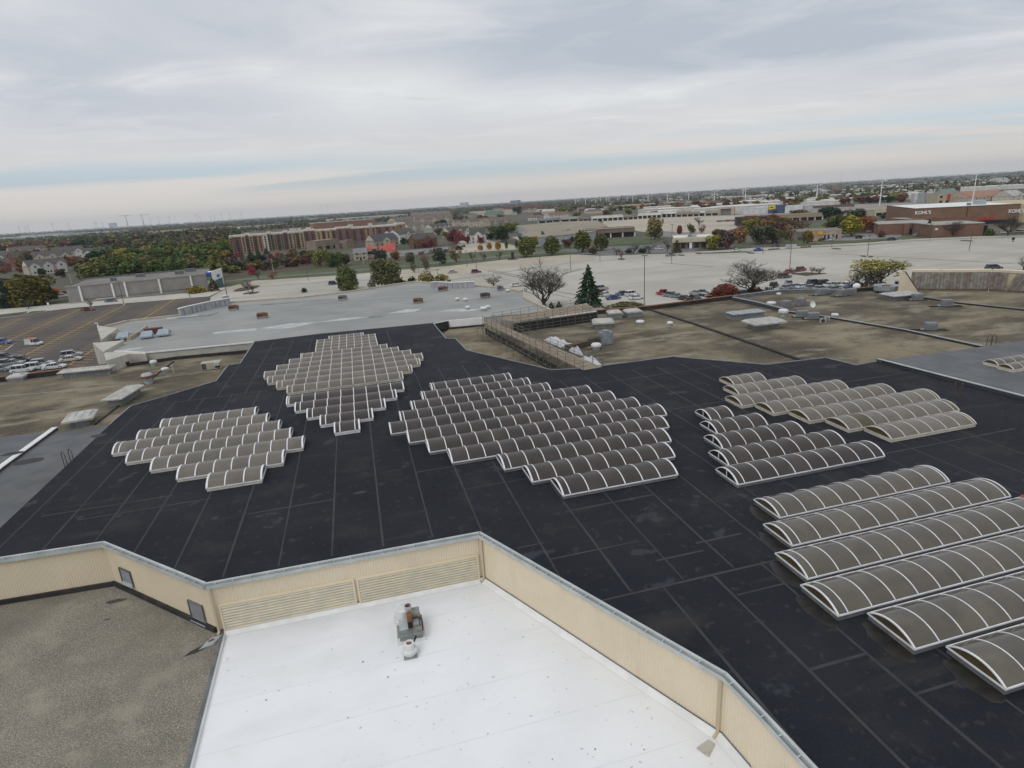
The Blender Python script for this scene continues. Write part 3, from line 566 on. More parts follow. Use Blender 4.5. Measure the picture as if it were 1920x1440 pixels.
# ================================================================== things on the roofs
def width(x0, y0, x1, y1, z): return (at(x0, y0, z)-at(x1, y1, z)).length
def monitor(label, x, y, L, D, rz, kh=.7, lh=.45, over=.4, z=ZR, lid=None, ribs=False, grp='boxy roof monitors on the gravel roofs', name='roof_monitor'):
    p = at(x, y, z); t_ = thing(name, label, 'roof monitor', p, rz, grp); lid = lid or m_offw
    MB().box(-L/2, L/2, 0, D, -.03, kh).build('kerb', m_galv_dk, t_)
    mb = MB(); o = over; b_ = min(.45, D*.25)
    lo = [(-L/2-o, -o), (L/2+o, -o), (L/2+o, D+o), (-L/2-o, D+o)]; hi = [(-L/2-o+b_, -o+b_), (L/2+o-b_, -o+b_), (L/2+o-b_, D+o-b_), (-L/2-o+b_, D+o-b_)]
    vs_ = [(*q, kh+.004) for q in lo]+[(*q, kh+lh*.5) for q in lo]+[(*q, kh+lh) for q in hi]
    mb.add(vs_, [(3,2,1,0)]+[(i, (i+1) % 4, 4+(i+1) % 4, 4+i) for i in range(4)]+[(4+i, 4+(i+1) % 4, 8+(i+1) % 4, 8+i) for i in range(4)]+[(8,9,10,11)])
    h = mb.build('hood', lid, t_)
    k = int((L+2*o-2*b_)/.75) if not ribs else int((L+2*o-2*b_)/.5)
    for j in range(k+1):
        xx = -L/2-o+b_+(L+2*o-2*b_)*j/max(1, k); MB().box(xx-.03, xx+.03, -o+b_, D+o-b_, kh+lh, kh+lh+.05).build('standing_seam', lid, h)
    for j in range(int(L/.6)): MB().box(-L/2+.3+.6*j-.02, -L/2+.3+.6*j+.02, -.02, .001, .05, kh-.05).build('louver_bar', m_curb_dk, t_)
    return t_
def px_mon(label, xl, yl, xr, yr, D, **k):     # measured along its near foot
    a, b = at(xl, yl, ZR), at(xr, yr, ZR); c = (a+b)/2; d_ = b-a
    t_ = monitor(label, 0, 0, d_.length, D, math.atan2(d_.y, d_.x), **k) if False else None
    p = thing; return (c, d_.length, math.atan2(d_.y, d_.x))
def mon2(label, xl, yl, xr, yr, D, **k):
    c, L, rz = px_mon(label, xl, yl, xr, yr, D); t_ = monitor(label, 960, 900, L, D, rz, **k); t_.location = (c.x, c.y, k.get('z', ZR)); return t_
mon2('long low cream roof monitor with a ribbed lid near the rust parapet at left', 118,711,206,702, 1.3, kh=.95, lh=.35, over=.45)
mon2('small white box vent against the rust parapet at the far left', 15,717,44,714, 2.0, kh=.5, lh=.55, over=.1)
mon2('pale oblong roof monitor lying along the black pipe on the left gravel', 228,761,265,738, 1.6, kh=.95, lh=.35, over=.5)
mon2('wide pale hooded monitor at the edge of the left grey membrane', 133,803,168,797, 2.4, kh=.8, lh=.45, over=.65)
mon2('nearest of the three square domed monitors beside the scaffold', 1115,616,1148,614.5, 2.6, kh=.75, lh=.6, over=.35)
mon2('middle square domed monitor, left of its equal, by the rust parapet', 1142,598,1166,596.5, 2.2, kh=.85, lh=.55, over=.15)
mon2('right hand square domed monitor close to the rust parapet', 1177,596,1203,593.5, 2.3, kh=.85, lh=.55, over=.15)
mon2('long flat roofed grey monitor on the right gravel, behind the ribbed one', 1376,601,1432,595, 2.2, kh=.95, lh=.35, over=.25, lid=m_galv)
mon2('grey monitor with a broad ribbed white lid on the right gravel', 1419,620,1461,615, 2.4, kh=.95, lh=.5, over=.8, ribs=True)
mon2('long pale slab monitor in front of the curved screen wall', 1676,564,1722,560, 3.0, kh=.8, lh=.35, over=.5, lid=m_offw)
m_fanblk = M('unit_grille', (.03, .032, .035), rough=.6)
def condenser(label, x, y, sx=1.6, sy=1.4, h=1.25, rz=TH, z=ZR, mt=None, sleepers=0.0, grp='cube condensing units on the right gravel roof'):
    p = at(x, y, z); t_ = thing('condenser_unit', label, 'air conditioner', p, rz, grp); t_.scale = (.74,)*3; mt = mt or m_unit; zb = .18 if sleepers else .05
    MB().box(-sx/2, sx/2, 0, sy, zb, zb+h).build('casing', mt, t_)
    MB().box(-sx/2+.12, sx/2-.12, -.012, .001, zb+.12, zb+h-.3).build('coil_grille', m_galv_dk, t_)
    for k in range(5): MB().box(-sx/2+.12, sx/2-.12, -.03, -.0125, zb+.2+k*(h-.6)/5, zb+.23+k*(h-.6)/5).build('louver_bar', m_curb_dk, t_)
    MB().box(sx/2-.001, sx/2+.012, .12, sy-.12, zb+.12, zb+h-.3).build('coil_grille', m_galv_dk, t_)
    MB().lathe([(.42, 0), (.42, .09), (.38, .09), (.36, .02)], 14, c=(-.0, sy/2, zb+h)).build('fan_ring', m_galv, t_)
    MB().lathe([(.35, .02), (.06, .05)], 8, c=(0, sy/2, zb+h)).build('fan', m_fanblk, t_)
    if sleepers:
        for yy in (.15, sy-.3): MB().box(-sleepers/2-.3, sleepers/2, yy, yy+.18, 0, .175).build('sleeper_rail', m_flash, t_)
        MB().box(-sx/2-.8, -sx/2-.15, .3, .9, .18, .45).build('pipe_box', m_galv, t_)
    else: MB().box(-sx/2+.1, sx/2-.1, .1, sy-.1, -.02, .05).build('pad', m_curb_dk, t_)
    return t_
condenser('grey cube condenser alone on long black rails on the near right gravel', 1747,621, 2.0, 1.7, 1.45, R(-14), sleepers=6.4)
condenser('grey cube condenser on black rails below the curved screen wall', 1777,576, 2.2, 1.6, 1.5, R(-12), sleepers=6.8)
condenser('grey condenser at the right end of the pale slab monitor', 1722,564, 2.3, 1.6, 1.5, R(-10), sleepers=4.5)
condenser('left one of the pair of grey condensers beside the white dish', 1478,577, 2.0, 1.8, 1.7, R(12))
condenser('taller grey condenser just left of the white satellite dish', 1505,573, 2.0, 1.8, 1.8, R(12))
condenser('low grey condenser left of its twin by the metal capped joint', 1505,596, 2.3, 1.8, 1.4, R(-14), sleepers=4)
condenser('low grey condenser between its twin and the small white unit', 1526,600, 2.3, 1.8, 1.4, R(-14), sleepers=4)
condenser('grey condenser against the curved grey parapet, far left of the row', 1543,554, 2.4, 1.8, 1.6, R(8), sleepers=6)
condenser('far grey condenser, left of the one beside the white ball vent', 1582,556, 2.2, 1.8, 1.6, R(10), sleepers=5)
condenser('far grey condenser right beside the white ball vent', 1600,553, 2.0, 1.8, 1.6, R(10))
t_ = condenser('small cream split unit with a round fan on the right gravel', 1543,606, 1.2, .5, 1.0, R(-14), mt=m_offw); 
MB().lathe([(.36, 0), (.36, .03), (.1, .04)], 16).build('fan_guard', m_fanblk, t_, loc=(0, -.035, .55)).rotation_euler = (R(90), 0, 0)
condenser('small cream unit behind the split unit with the round fan', 1551,601, 1.0, .7, .9, R(-14), mt=m_offw)
# packaged unit on the left gravel
p = at(397,694,ZR); t_ = thing('packaged_unit', 'cream packaged air conditioner with a dark intake on the left gravel', 'air conditioner', p, R(16))
t_.scale = (.92,)*3; MB().box(-1.55, 1.55, 0, 1.7, .15, 1.3).build('casing', M('cream_casing', (.43,.40,.33), (.36,.335,.28), 1.4, 6, rough=.6), t_); MB().box(-1.45, -.75, -.02, .001, .25, 1.2).build('intake', m_fanblk, t_)
MB().box(.55, 1.45, -.5, -.003, .75, 1.2).build('hood', m_offw, t_); MB().box(.6, 1.4, -.02, .001, .3, .7).build('grille', m_fanblk, t_); MB().box(-1.4, 1.4, .2, 1.5, 0, .15).build('kerb', m_galv_dk, t_)
for k in range(4): MB().box(-1.4, -.8, -.04, -.021, .38+k*.2, .42+k*.2).build('louver_bar', m_galv_dk, t_)
def vent(label, x, y, r, h, z=ZR, mt=None, cap=True, grp='small round vents on the roofs'):
    p = at(x, y, z); t_ = thing('roof_vent', label, 'vent', p, 0, grp); mt = mt or m_fan
    MB().lathe([(r*.75, -.02), (r*.75, h*.45), (r*.6, h*.5)], 14).build('base', m_galv, t_)
    MB().lathe([(r*.5, h*.5), (r, h*.52), (r, h*.78), (r*.8, h*.95), (r*.3, h)], 16).build('hood', mt, t_, smooth=False); return t_
vent('large white round fan on the joint between the gravel roofs', 1468,593, .85, 1.35)
vent('low white vent cap behind the large white round fan', 1446,573, .9, .8)
vent('small white vent near the curved parapet, far gravel', 1460,555, .5, .7)
vent('small white vent just past the split unit', 1565,595, .6, .7)
vent('small white cap vent right of the domed monitors', 1200,608, .75, .75)
vent('tiny white vent at the dark joint right of the domed monitors', 1256,611, .55, .8)
vent('white vent against the black flashing on the left gravel', 289,686, .55, 1.0)
vent('white cap vent by the end of the black pipe at left', 310,697, .55, .7)
vent('white mushroom vent beside the blue grey tank', 1118,655, .8, 1.0)
vent('small white vent by the plastic sheet beside the scaffold', 1070,653, .5, .8)
vent('white vent dome with a red brown pile behind it on the pale roof', 907,583, .75, .9, ZA)
for i, (x, y) in enumerate(((858,564),(873,565),(952,548),(915,579),(877,580))):
    vent(('white vent dome, left one of a pair on the pale roof', 'white vent dome, right one of a pair on the pale roof', 'white vent at the far right edge of the pale roof', 'white vent dome on the pale roof nearest the scaffold', 'small white vent on the pale patch of the grey roof')[i], x, y, .55, .75, ZA)
def rusty(label, x, y, mt=m_rust, sx=2.2):
    p = at(x, y, ZA); t_ = thing('rooftop_unit', label, 'rooftop unit', p, TH, 'small units on the pale grey roof')
    MB().box(-sx/2, sx/2, 0, 1.2, .35, 1.05).build('casing', mt, t_); MB().box(-sx/2+.15, sx/2-.5, .1, 1.0, 1.05, 1.2).build('lid', mt, t_); MB().box(-sx/2+.2, -.05, -.03, .001, .45, .9).build('grille', m_fanblk, t_)
    for xx in (-sx/2+.1, sx/2-.2):
        for yy in (.05, 1.05): MB().box(xx, xx+.1, yy, yy+.1, -.02, .35).build('leg', m_curb_dk, t_)
rusty('rusty unit nearest the left sign wall on the pale roof', 438,582); rusty('rusty unit on the pale roof left of centre', 492,597)
rusty('rusty unit right of centre on the pale roof', 785,569); rusty('rusty brown unit just below the right sign wall', 831,546, sx=2.4); rusty('dull grey unit near the far edge of the pale roof', 643,563, m_curb_dk)
rusty('brown unit beside a white dome on the pale roof', 911,559, M('brown_unit', (.11, .085, .05), (.07, .055, .035), 2, rough=.9)); rusty('dark small unit at the far right of the pale roof', 939,545, m_curb_dk, 1.4)
# clutter at the left end of the pale roof: slanted blue grey intakes, a red unit, a pipe frame, low kerb walls
for i, (x, y) in enumerate(((229,638),(274,636),(305,632))):
    p = at(x, y, ZA); t_ = thing('intake_hood', ('blue grey slanted intake hood nearest the wing wall', 'middle blue grey slanted intake hood on stub legs', 'right hand blue grey slanted intake hood on stub legs')[i], 'intake hood', p, TH, 'blue grey intake hoods on the pale roof')
    mb = MB(); mb.add([(-1.1, 0, .3), (1.1, 0, .3), (1.1, 1.6, .3), (-1.1, 1.6, .3), (-1.1, 0, .55), (1.1, 0, .55), (.9, 1.6, 1.35), (-.9, 1.6, 1.35)], [(3,2,1,0),(4,5,6,7),(0,1,5,4),(1,2,6,5),(2,3,7,6),(3,0,4,7)]); mb.build('hood', M('blue_grey_metal', (.31, .37, .42), (.26, .31, .36), 2, rough=.5), t_)
    for xx in (-.9, .8):
        for yy in (.1, 1.4): MB().box(xx, xx+.1, yy, yy+.1, -.02, .3).build('leg', m_curb_dk, t_)
p = at(288,627,ZA); t_ = thing('red_unit', 'dark red rooftop unit behind the blue grey hoods', 'rooftop unit', p, TH); MB().box(-1.5, 1.5, 0, 1.3, .1, 1.2).build('casing', M('dark_red', (.14, .035, .03), (.09, .03, .025), 2, rough=.7), t_); MB().box(-1.3, .2, -.05, .001, .3, 1.0).build('grille', m_fanblk, t_); MB().box(1.51, 3.0, .3, .9, .1, .35).build('duct', m_curb_dk, t_)
p = at(243,632,ZA); t_ = thing('pipe_frame', 'grey pipe frame lying beside the red unit', 'pipe frame', p, TH)
for a, b in (((-1.5,0,.5),(2.6,.6,.6)), ((-1.5,.9,.5),(2.6,1.5,.6)), ((2.6,.6,0),(2.6,.6,1.4)), ((2.6,1.5,0),(2.6,1.5,1.2)), ((-1.5,0,0),(-1.5,0,.9)), ((2.6,.6,.6),(2.6,1.5,.6))): MB().tube([a, b], .09).build('pipe', m_galv_dk, t_)
p = at(243,637,ZA); t_ = thing('kerb_wall', 'low beige kerb wall stepping round the pipes on the pale roof', 'kerb wall', p, 0); 
for (x0, y0), (x1, y1) in (((200,633),(225,629)), ((225,629),(243,638)), ((243,638),(262,627)), ((262,627),(276,616))):
    a, b = at(x0, y0, ZA)-p, at(x1, y1, ZA)-p; MB().bar(a, b, .35, .7).build('wall_piece', m_tan, t_)
p = at(184,611,10.4); t_ = thing('gooseneck_vent', 'white curved gooseneck pipe on the wing wall corner', 'vent pipe', p); t_.scale = (.6,)*3
MB().tube([(0,0,-.2),(0,0,.7),(-.3,0,1.1),(-.8,0,1.15),(-1.05,0,.8)], .16, 8).build('pipe', m_white_pt, t_)
MB().lathe([(.25, 0), (.25, .12)], 10).build('collar', m_galv, t_)
# blue stack with a rusty rim on the left gravel
p = at(279,719,ZR); t_ = thing('exhaust_stack', 'pale blue conical exhaust stack with a rusty rim by the black pipe', 'exhaust stack', p)
MB().lathe([(.55, -.02), (.5, .55), (.42, 1.0)], 14).build('stack', M('pale_blue_metal', (.36, .42, .47), (.30, .345, .385), 2, rough=.5), t_); MB().lathe([(.42, 1.0), (1.0, 1.05), (1.05, 1.25), (.8, 1.3)], 16).build('rim', m_rust, t_); MB().lathe([(.8, 1.3), (.62, 1.55), (.2, 1.65)], 14).build('cap', MC['pale_blue_metal'], t_)
p = at(326,700,ZR); t_ = thing('vent_pipe', 'thin pale vent pipe standing on the left gravel', 'vent pipe', p); MB().tube([(0,0,-.02),(0,0,1.3)], .07, 6).build('pipe', m_offw, t_); MB().lathe([(.12,1.25),(.12,1.36)], 8).build('cap', m_offw, t_)
# tank, duct, dish, ball
p = at(1140,647,ZR); t_ = thing('cooling_tank', 'blue grey upright cooler box with a brown duct on the gravel', 'evaporative cooler', p, R(20))
MB().box(-1.0, 1.0, 0, 1.5, .1, 2.0).build('casing', M('cooler_blue', (.27, .32, .35), (.20, .235, .26), 1.5, rough=.45, metal=.2), t_); MB().lathe([(.6, 2.0), (.62, 2.25), (.5, 2.25)], 14, c=(0, .75, 0)).build('fan_ring', m_galv_dk, t_); MB().box(-.8, .8, .2, 1.3, -.02, .1).build('stand', m_curb_dk, t_)
mb = MB(); mb.bar((-1.05, .9, .4), (-2.6, 1.5, .1), 1.1, 1.0); mb.bar((-2.6, 1.5, .1), (-7.0, .6, .05), 1.0, .75); mb.build('duct', M('brown_duct', (.06, .048, .034), (.09, .075, .052), 1.5, rough=.9), t_)
p = at(1521,578,ZR); t_ = thing('satellite_dish', 'white satellite dish facing the camera on the right gravel', 'satellite dish', p, 0); t_.scale = (.55,)*3
d_ = MB().lathe([(.05, 0), (.5, .08), (.95, .28), (1.2, .5), (1.17, .54), (.9, .34), (.45, .14), (.05, .06)], 20).build('dish', m_white_pt, t_, loc=(0, 0, 1.3)); d_.rotation_euler = (R(72), 0, R(20))
MB().tube([(0, .1, -.02), (0, .1, 1.3)], .08).build('mast', m_galv, t_); MB().box(-.5, .5, -.3, .5, -.02, .08).build('base', m_conc, t_); MB().tube([(0, -.3, 1.1), (.1, -.9, 1.5)], .03).build('feed_arm', m_galv, t_)
p = at(1605,547,ZR); t_ = thing('ball_vent', 'white ball shaped turbine vent by the far condensers', 'vent', p); MB().lathe([(.3, -.02), (.3, .6)], 10).build('stem', m_galv, t_); MB().lathe([(.3, .6), (.68, .85), (.78, 1.2), (.62, 1.6), (.2, 1.8)], 14).build('turbine', m_white_pt, t_, smooth=True)
p = at(1660,548,ZR); t_ = thing('cooling_basin', 'round grey cooling basin beside the fin wall', 'cooling basin', p); MB().lathe([(1.2, 0), (2.2, .5), (2.3, 1.5), (2.0, 1.5), (1.8, .9)], 14).build('basin', m_galv, t_); MB().box(-.6, .6, -.5, .5, .95, 1.5).build('motor', m_rust, t_); MB().tube([(0, -2.2, 0), (0, -2.2, 1.0)], .35, 8).build('pipe', m_galv_dk, t_)
p = at(1646,548,ZR); 
# ladders with looped grab rails
for x, y, z, rz, lb in ((126,866,ZB,R(60),'rusty looped ladder rails at the left edge of the black roof'), (1854,644,ZM-.02,R(8),'rusty looped ladder rails at the far edge of the raised grey deck'), (1792,737,ZB,R(-22),'rusty looped ladder rails at the kerb of the raised grey deck')):
    p = at(x, y, z); t_ = thing('roof_ladder', lb, 'ladder', p, rz, 'looped ladder rails'); mr = M('ladder_rust', (.10, .055, .035), (.07, .045, .035), 3, rough=.8)
    for s_ in (-.28, .28): MB().tube([(s_, .0, -1.6), (s_, 0, .75), (s_, -.08, 1.05), (s_, -.3, 1.2), (s_, -.55, 1.05), (s_, -.62, .75), (s_, -.62, .0)], .035, 6).build('rail', mr, t_)
    for k in range(4): MB().tube([(-.28, 0, -1.4+.32*k), (.28, 0, -1.4+.32*k)], .02, 5).build('rung', mr, t_)
# exhaust group on the white roof
p = at(771,1205,ZW); t_ = thing('exhaust_cabinet', 'rust streaked galvanised exhaust cabinet with a black mouthed stack on the white roof', 'exhaust unit', p, R(12)); t_.scale = (1.12,)*3
MB().box(-.52, .62, .1, 1.3, .1, .72).build('cabinet', m_rustgalv, t_); MB().box(-.62, .70, .0, 1.4, .40, .47).build('flange', m_rustgalv, t_)
mb = MB(); mb.add([(-.5, .15, .72), (-.05, .15, .72), (-.05, 1.25, .72), (-.5, 1.25, .72), (-.5, 1.2, 1.15), (-.05, 1.2, 1.15)], [(0,1,5,4),(1,2,5),(0,4,3),(2,3,4,5)]); mb.build('sloped_cover', m_galv, t_)
mb = MB(); mb.box(.12, .60, .75, 1.28, .722, 1.1); mb.build('rusty_box', m_rustgalv, t_); MB().box(.2, .5, .25, .65, .722, .86).build('hatch', m_galv, t_)
MB().box(-.06, .16, .3, .62, .722, 1.35).build('duct', m_rust, t_); MB().box(-.04, .14, .18, .298, .74, .98).build('dark_opening', m_dark, t_)
s_ = MB().lathe([(.175, .6), (.175, 1.65), (.155, 1.65), (.15, 1.0)], 18, c=(.05, .78, 0)).build('stack', M('stack_metal', (.45, .44, .42), (.24, .14, .08), 1.6, 6, .45, .62, rough=.5, metal=.3), t_); MB().lathe([(.153, 1.50), (.02, 1.48)], 18, c=(.05, .78, 0)).build('black_mouth', m_dark, s_)
MB().box(-.7, .75, -.05, 1.45, -.02, .1).build('kerb', m_white_pt, t_)
p = at(760,1181,ZW); t_ = thing('round_fan', 'white round mushroom fan behind the rusty exhaust cabinet', 'exhaust fan', p); t_.scale = (1.3,)*3; MB().lathe([(.34, -.02), (.34, .55)], 18).build('base', m_offw, t_); MB().lathe([(.32, .55), (.46, .6), (.46, .72), (.38, .76)], 22).build('shroud', m_fan, t_); MB().lathe([(.36, .76), (.36, 1.2), (.30, 1.28), (.05, 1.30)], 22).build('cap', m_fan, t_)
p = at(770,1229,ZW); t_ = thing('upblast_fan', 'cream upblast fan with a rust stained open top in front of the cabinet', 'exhaust fan', p, R(12))
MB().box(-.36, .36, -.3, .4, -.02, .16).build('kerb', m_rustgalv, t_); MB().lathe([(.30, .16), (.40, .20), (.42, .38), (.36, .46), (.27, .50)], 22, c=(0, .05, 0)).build('housing', m_fan, t_, smooth=False)
MB().lathe([(.27, .50), (.27, .80), (.21, .84), (.17, .82), (.15, .7)], 20, c=(0, .05, 0)).build('windband', m_fan, t_); MB().lathe([(.17, .73), (.03, .76)], 14, c=(0, .05, 0)).build('rusty_damper', m_rust, t_); MB().tube([(.25, .3, .6), (.42, .55, .75)], .06).build('conduit', m_dark, t_)
# scraps of leaf and dirt on the white roof, too small to pick apart
mb = MB()
for k in range(60):
    u_, v_ = random.random(), random.random(); q = at(470+u_*850, 1150+v_*280, ZW+.004)
    if k % 3 == 0: q = at(1000+u_*330, 1120+u_*250+random.gauss(0, 14)-10, ZW+.004)
    if not inside(q, cw) or inside(q, black): continue
    r_ = random.choice((.02, .03, .03, .05, .07)); a_ = random.random()*6.28
    mb.add([(q.x+r_*math.cos(a_+j*1.57)*(1 if j % 2 else .5), q.y+r_*math.sin(a_+j*1.57)*(1 if j % 2 else .5), ZW+.016+(.03 if j == 0 else 0)) for j in range(4)], [(0, 1, 2, 3)])
dm_ = MB()
for k in range(900):
    q = st(random.uniform(-12, 24), round(random.uniform(-12, 34)/.85)*.85+random.gauss(0, .09), ZW)
    if random.random() < .35: q = q.lerp(at(1180+random.gauss(0, 120), 1290+random.gauss(0, 60), ZW), .4)
    if not inside(q, cw) or inside(q, black): continue
    a_ = TH+random.gauss(0, .5); l_ = random.choice((.03, .05, .06, .08, .10)); w2 = l_*random.uniform(.3, .7); ca, sa = math.cos(a_), math.sin(a_)
    pts = [(l_*math.cos(j*1.047)*random.uniform(.6, 1.1), w2*math.sin(j*1.047)*random.uniform(.6, 1.1)) for j in range(6)]
    dm_.add([(q.x+x_*ca-y_*sa, q.y+x_*sa+y_*ca, ZW+.006+.0006*(k % 7)) for x_, y_ in pts], [tuple(range(6))])
o = dm_.build('dirt_marks', M('dirt_mark', (.62, .615, .60), (.47, .455, .43), 1.3, 5, .45, .7, rough=.8), None, kind='stuff'); tag(o, 'faint grey dirt marks and footprints over the white membrane roof', 'dirt')
o = mb.build('leaf_litter', M('leaf_litter', (.12, .095, .065), (.20, .165, .12), 9, rough=.9), None, kind='stuff'); tag(o, 'scattered brown leaf scraps lying on the white membrane roof', 'litter')
p = at(392,1208,ZG); t_ = tag(MB().add([(-.5,-.35,.03),(.35,-.1,.04),(.62,.5,.05),(.1,.35,.16),(-.6,-.55,.02),(-1.0,-.75,.015)], [(0,1,2,3),(0,3,4),(0,4,5)]) or obj('metal_scrap', None), '', '')
bpy.data.objects.remove(t_)
mb = MB(); mb.add([(-.45,-.4,.04),(.25,-.15,.05),(.62,.55,.10),(.05,.3,.2)], [(0,1,2,3)]); mb.add([(-.45,-.4,.0),(.25,-.15,.0),(.62,.55,.06),(.05,.3,.16)], [(3,2,1,0)]); o = thing('metal_scrap', 'bent grey sheet of metal lying at the wall corner on the gravel', 'metal sheet', p, R(10)); mb.build('sheet', m_galv, o); MB().box(.0, .3, .05, .35, .13, .15, M=Matrix.Rotation(R(30), 4, 'Z')).build('rust_patch', m_rust, o)
mb = MB(); mb.add([(-1.15,-.75,.02),(-.5,-.55,.03),(.1,-.15,.03),(-.35,-.05,.03),(-.9,-.35,.02)], [(0,1,2,3,4)]); mb.build('torn_flashing', m_flash, o)
for k, (x, y, a, b) in enumerate(((216,1127,.75,.28), (202,1161,.25,.1))):
    p = at(x, y, ZG+.006); pts = [p+E1*a*math.cos(j*.7)*random.uniform(.6, 1.1)+E2*b*math.sin(j*.7)*random.uniform(.6, 1.1) for j in range(9)]; MB().sheet(pts).build('bare_patch', M('bare_tar', (.05, .047, .042), (.09, .083, .07), 3, rough=.9), mall)
p = at(1919,940,ZB); t_ = thing('red_object', 'small bright red object at the right edge by the near vaults', 'object', p, R(20)); MB().box(-.22, .22, -.14, .14, 0, .38).build('body', m_red, t_); MB().tube([(-.1, 0, .38), (-.1, 0, .5), (.12, 0, .5), (.12, 0, .38)], .025).build('handle', m_red, t_); MB().lathe([(.05, .38), (.05, .48)], 8, c=(.17, 0, 0)).build('cap', m_white_pt, t_)  # unidentified small red object, given the shape of a can
# ================================================================== scaffold walkway
wk = thing('scaffold_walkway', 'plank walkway on tube scaffolding crossing the brown gravel roof', 'scaffold', at(905,605,ZR))
w0 = wk.location.copy()
dA = [at(922,602,10.6), at(1130,688,11.06)]; dB = [at(905,604,10.6), at(1094,694,11.06)]
n_ = 26
for lane in range(4):
    for j in range(n_):
        f0, f1 = j/n_+.002, (j+1)/n_-.002; g0, g1 = lane/4+.012, (lane+1)/4-.012
        P = lambda f, g_: (dB[0]*(1-f)+dB[1]*f)*(1-g_)+(dA[0]*(1-f)+dA[1]*f)*g_-w0
        dz_ = Vector((0, 0, random.uniform(-.015, .02))); c = [P(f0, g0)+dz_, P(f1, g0)+dz_, P(f1, g1)+dz_, P(f0, g1)+dz_]; dn = Vector((0, 0, -.05))
        mb = MB(); mb.add(c+[q+dn for q in c], [(0,1,2,3),(7,6,5,4),(0,4,5,1),(1,5,6,2),(2,6,7,3),(3,7,4,0)][::1]); mb.build('plank', m_wood, wk)
def tube_part(a, b, r=.035, nm='scaffold_tube'): MB().tube([Vector(a)-w0, Vector(b)-w0], r, 5).build(nm, m_steel, wk)
for side in (dA, dB):
    for j in range(17):
        f = j/16; q = side[0]*(1-f)+side[1]*f; tube_part((q.x, q.y, ZR-.02), (q.x, q.y, q.z+1.15), .04, 'standard')
    for dz_ in (1.05, .55, -.15): tube_part(side[0]+Vector((0,0,dz_)), side[1]+Vector((0,0,dz_)), .032, 'ledger')
off = (dB[0]-dA[0])*.9
for j in range(13):
    f = j/12*.92+.02; q = dB[0]*(1-f)+dB[1]*f+off*.9; tube_part((q.x, q.y, ZR-.02), (q.x, q.y, ZR+1.9), .035, 'standard')
    q2 = dB[0]*(1-f)+dB[1]*f; tube_part((q.x, q.y, ZR+1.6), (q2.x, q2.y, q2.z-.1), .03, 'brace')
for dz_ in (.6, 1.6): tube_part((dB[0]+off*.9).xy.to_3d()+Vector((0,0,ZR+dz_)), (dB[1]*.92+dB[0]*.08+off*.9).xy.to_3d()+Vector((0,0,ZR+dz_)), .03, 'ledger')
# dark panel added to darken the recess under the deck
MB().bar((dB[0].xy.to_3d()+Vector((.35,.2,ZR))-w0), (dB[1].xy.to_3d()+Vector((.35,.2,ZR))-w0), .05, 1.1).build('underdeck_dark', m_flash, wk)
# second arm along the roof edge
eA, eB = [at(925,597,10.6), at(1100,568,10.6)], [at(962,603,10.6), at(1120,581,10.6)]
for lane in range(4):
    for j in range(18):
        f0, f1 = j/18+.003, (j+1)/18-.003; g0, g1 = lane/4+.015, (lane+1)/4-.015
        P = lambda f, g_: (eA[0]*(1-f)+eA[1]*f)*(1-g_)+(eB[0]*(1-f)+eB[1]*f)*g_-w0
        c = [P(f0, g0), P(f1, g0), P(f1, g1), P(f0, g1)]; dn = Vector((0, 0, -.06)); mb = MB(); mb.add(c+[q+dn for q in c], [(3,2,1,0),(4,5,6,7),(0,1,5,4),(1,2,6,5),(2,3,7,6),(3,0,4,7)]); mb.build('plank', m_wood, wk)
for j in range(12):
    f = j/11
    for side, lo_ in ((eA, 0), (eB, ZR)): q = side[0]*(1-f)+side[1]*f; tube_part((q.x, q.y, lo_), (q.x, q.y, q.z+1.1), .04, 'standard')
for side in (eA, eB):
    for dz_ in (1.0, .5): tube_part(side[0]+Vector((0,0,dz_)), side[1]+Vector((0,0,dz_)), .03, 'ledger')
for dz_ in (.5, 1.1, 1.7): tube_part((eB[0].x, eB[0].y, ZR+dz_), (eB[1].x, eB[1].y, ZR+dz_), .035, 'ledger')
MB().bar(Vector((eB[0].x, eB[0].y+.5, ZR))-w0, Vector((eB[1].x, eB[1].y+.5, ZR))-w0, .1, 1.75).build('underdeck_dark', m_flash, wk)  # dark panel added for the black wall face beneath the far arm
for i, pts in enumerate((((1018,637),(1040,634),(1070,646),(1052,652)), ((1056,652),(1085,652),(1095,668),(1070,660)), ((1090,672),(1110,670),(1128,684),(1108,686)))):
    c = sum((at(x, y, ZR) for x, y in pts), Vector())/4; P = [at(x, y, ZR)-c for x, y in pts]; t_ = thing('plastic_sheet', ('white plastic sheet bundle beside the scaffold, farthest of three', 'white plastic sheet bundle by the small vent, middle of three', 'white plastic sheet bundle next to the black roof edge')[i], 'plastic sheet', c, 0, 'plastic sheets along the scaffold')
    nn = 7; vs_ = []; 
    for a in range(nn):
        for b in range(nn):
            u_, v_ = a/(nn-1), b/(nn-1); q = P[0]*(1-u_)*(1-v_)+P[1]*u_*(1-v_)+P[2]*u_*v_+P[3]*(1-u_)*v_; e_ = min(u_, 1-u_, v_, 1-v_); vs_.append((q.x+random.uniform(-.08, .08), q.y+random.uniform(-.08, .08), .02+(random.uniform(.1, .6) if e_ > 0 else 0)))
    mb = MB(); mb.add(vs_, [(a*nn+b, a*nn+b+1, (a+1)*nn+b+1, (a+1)*nn+b) for a in range(nn-1) for b in range(nn-1)]); mb.build('sheet', M('plastic_white', (.55, .56, .57), (.42, .43, .45), 3, rough=.4), t_)
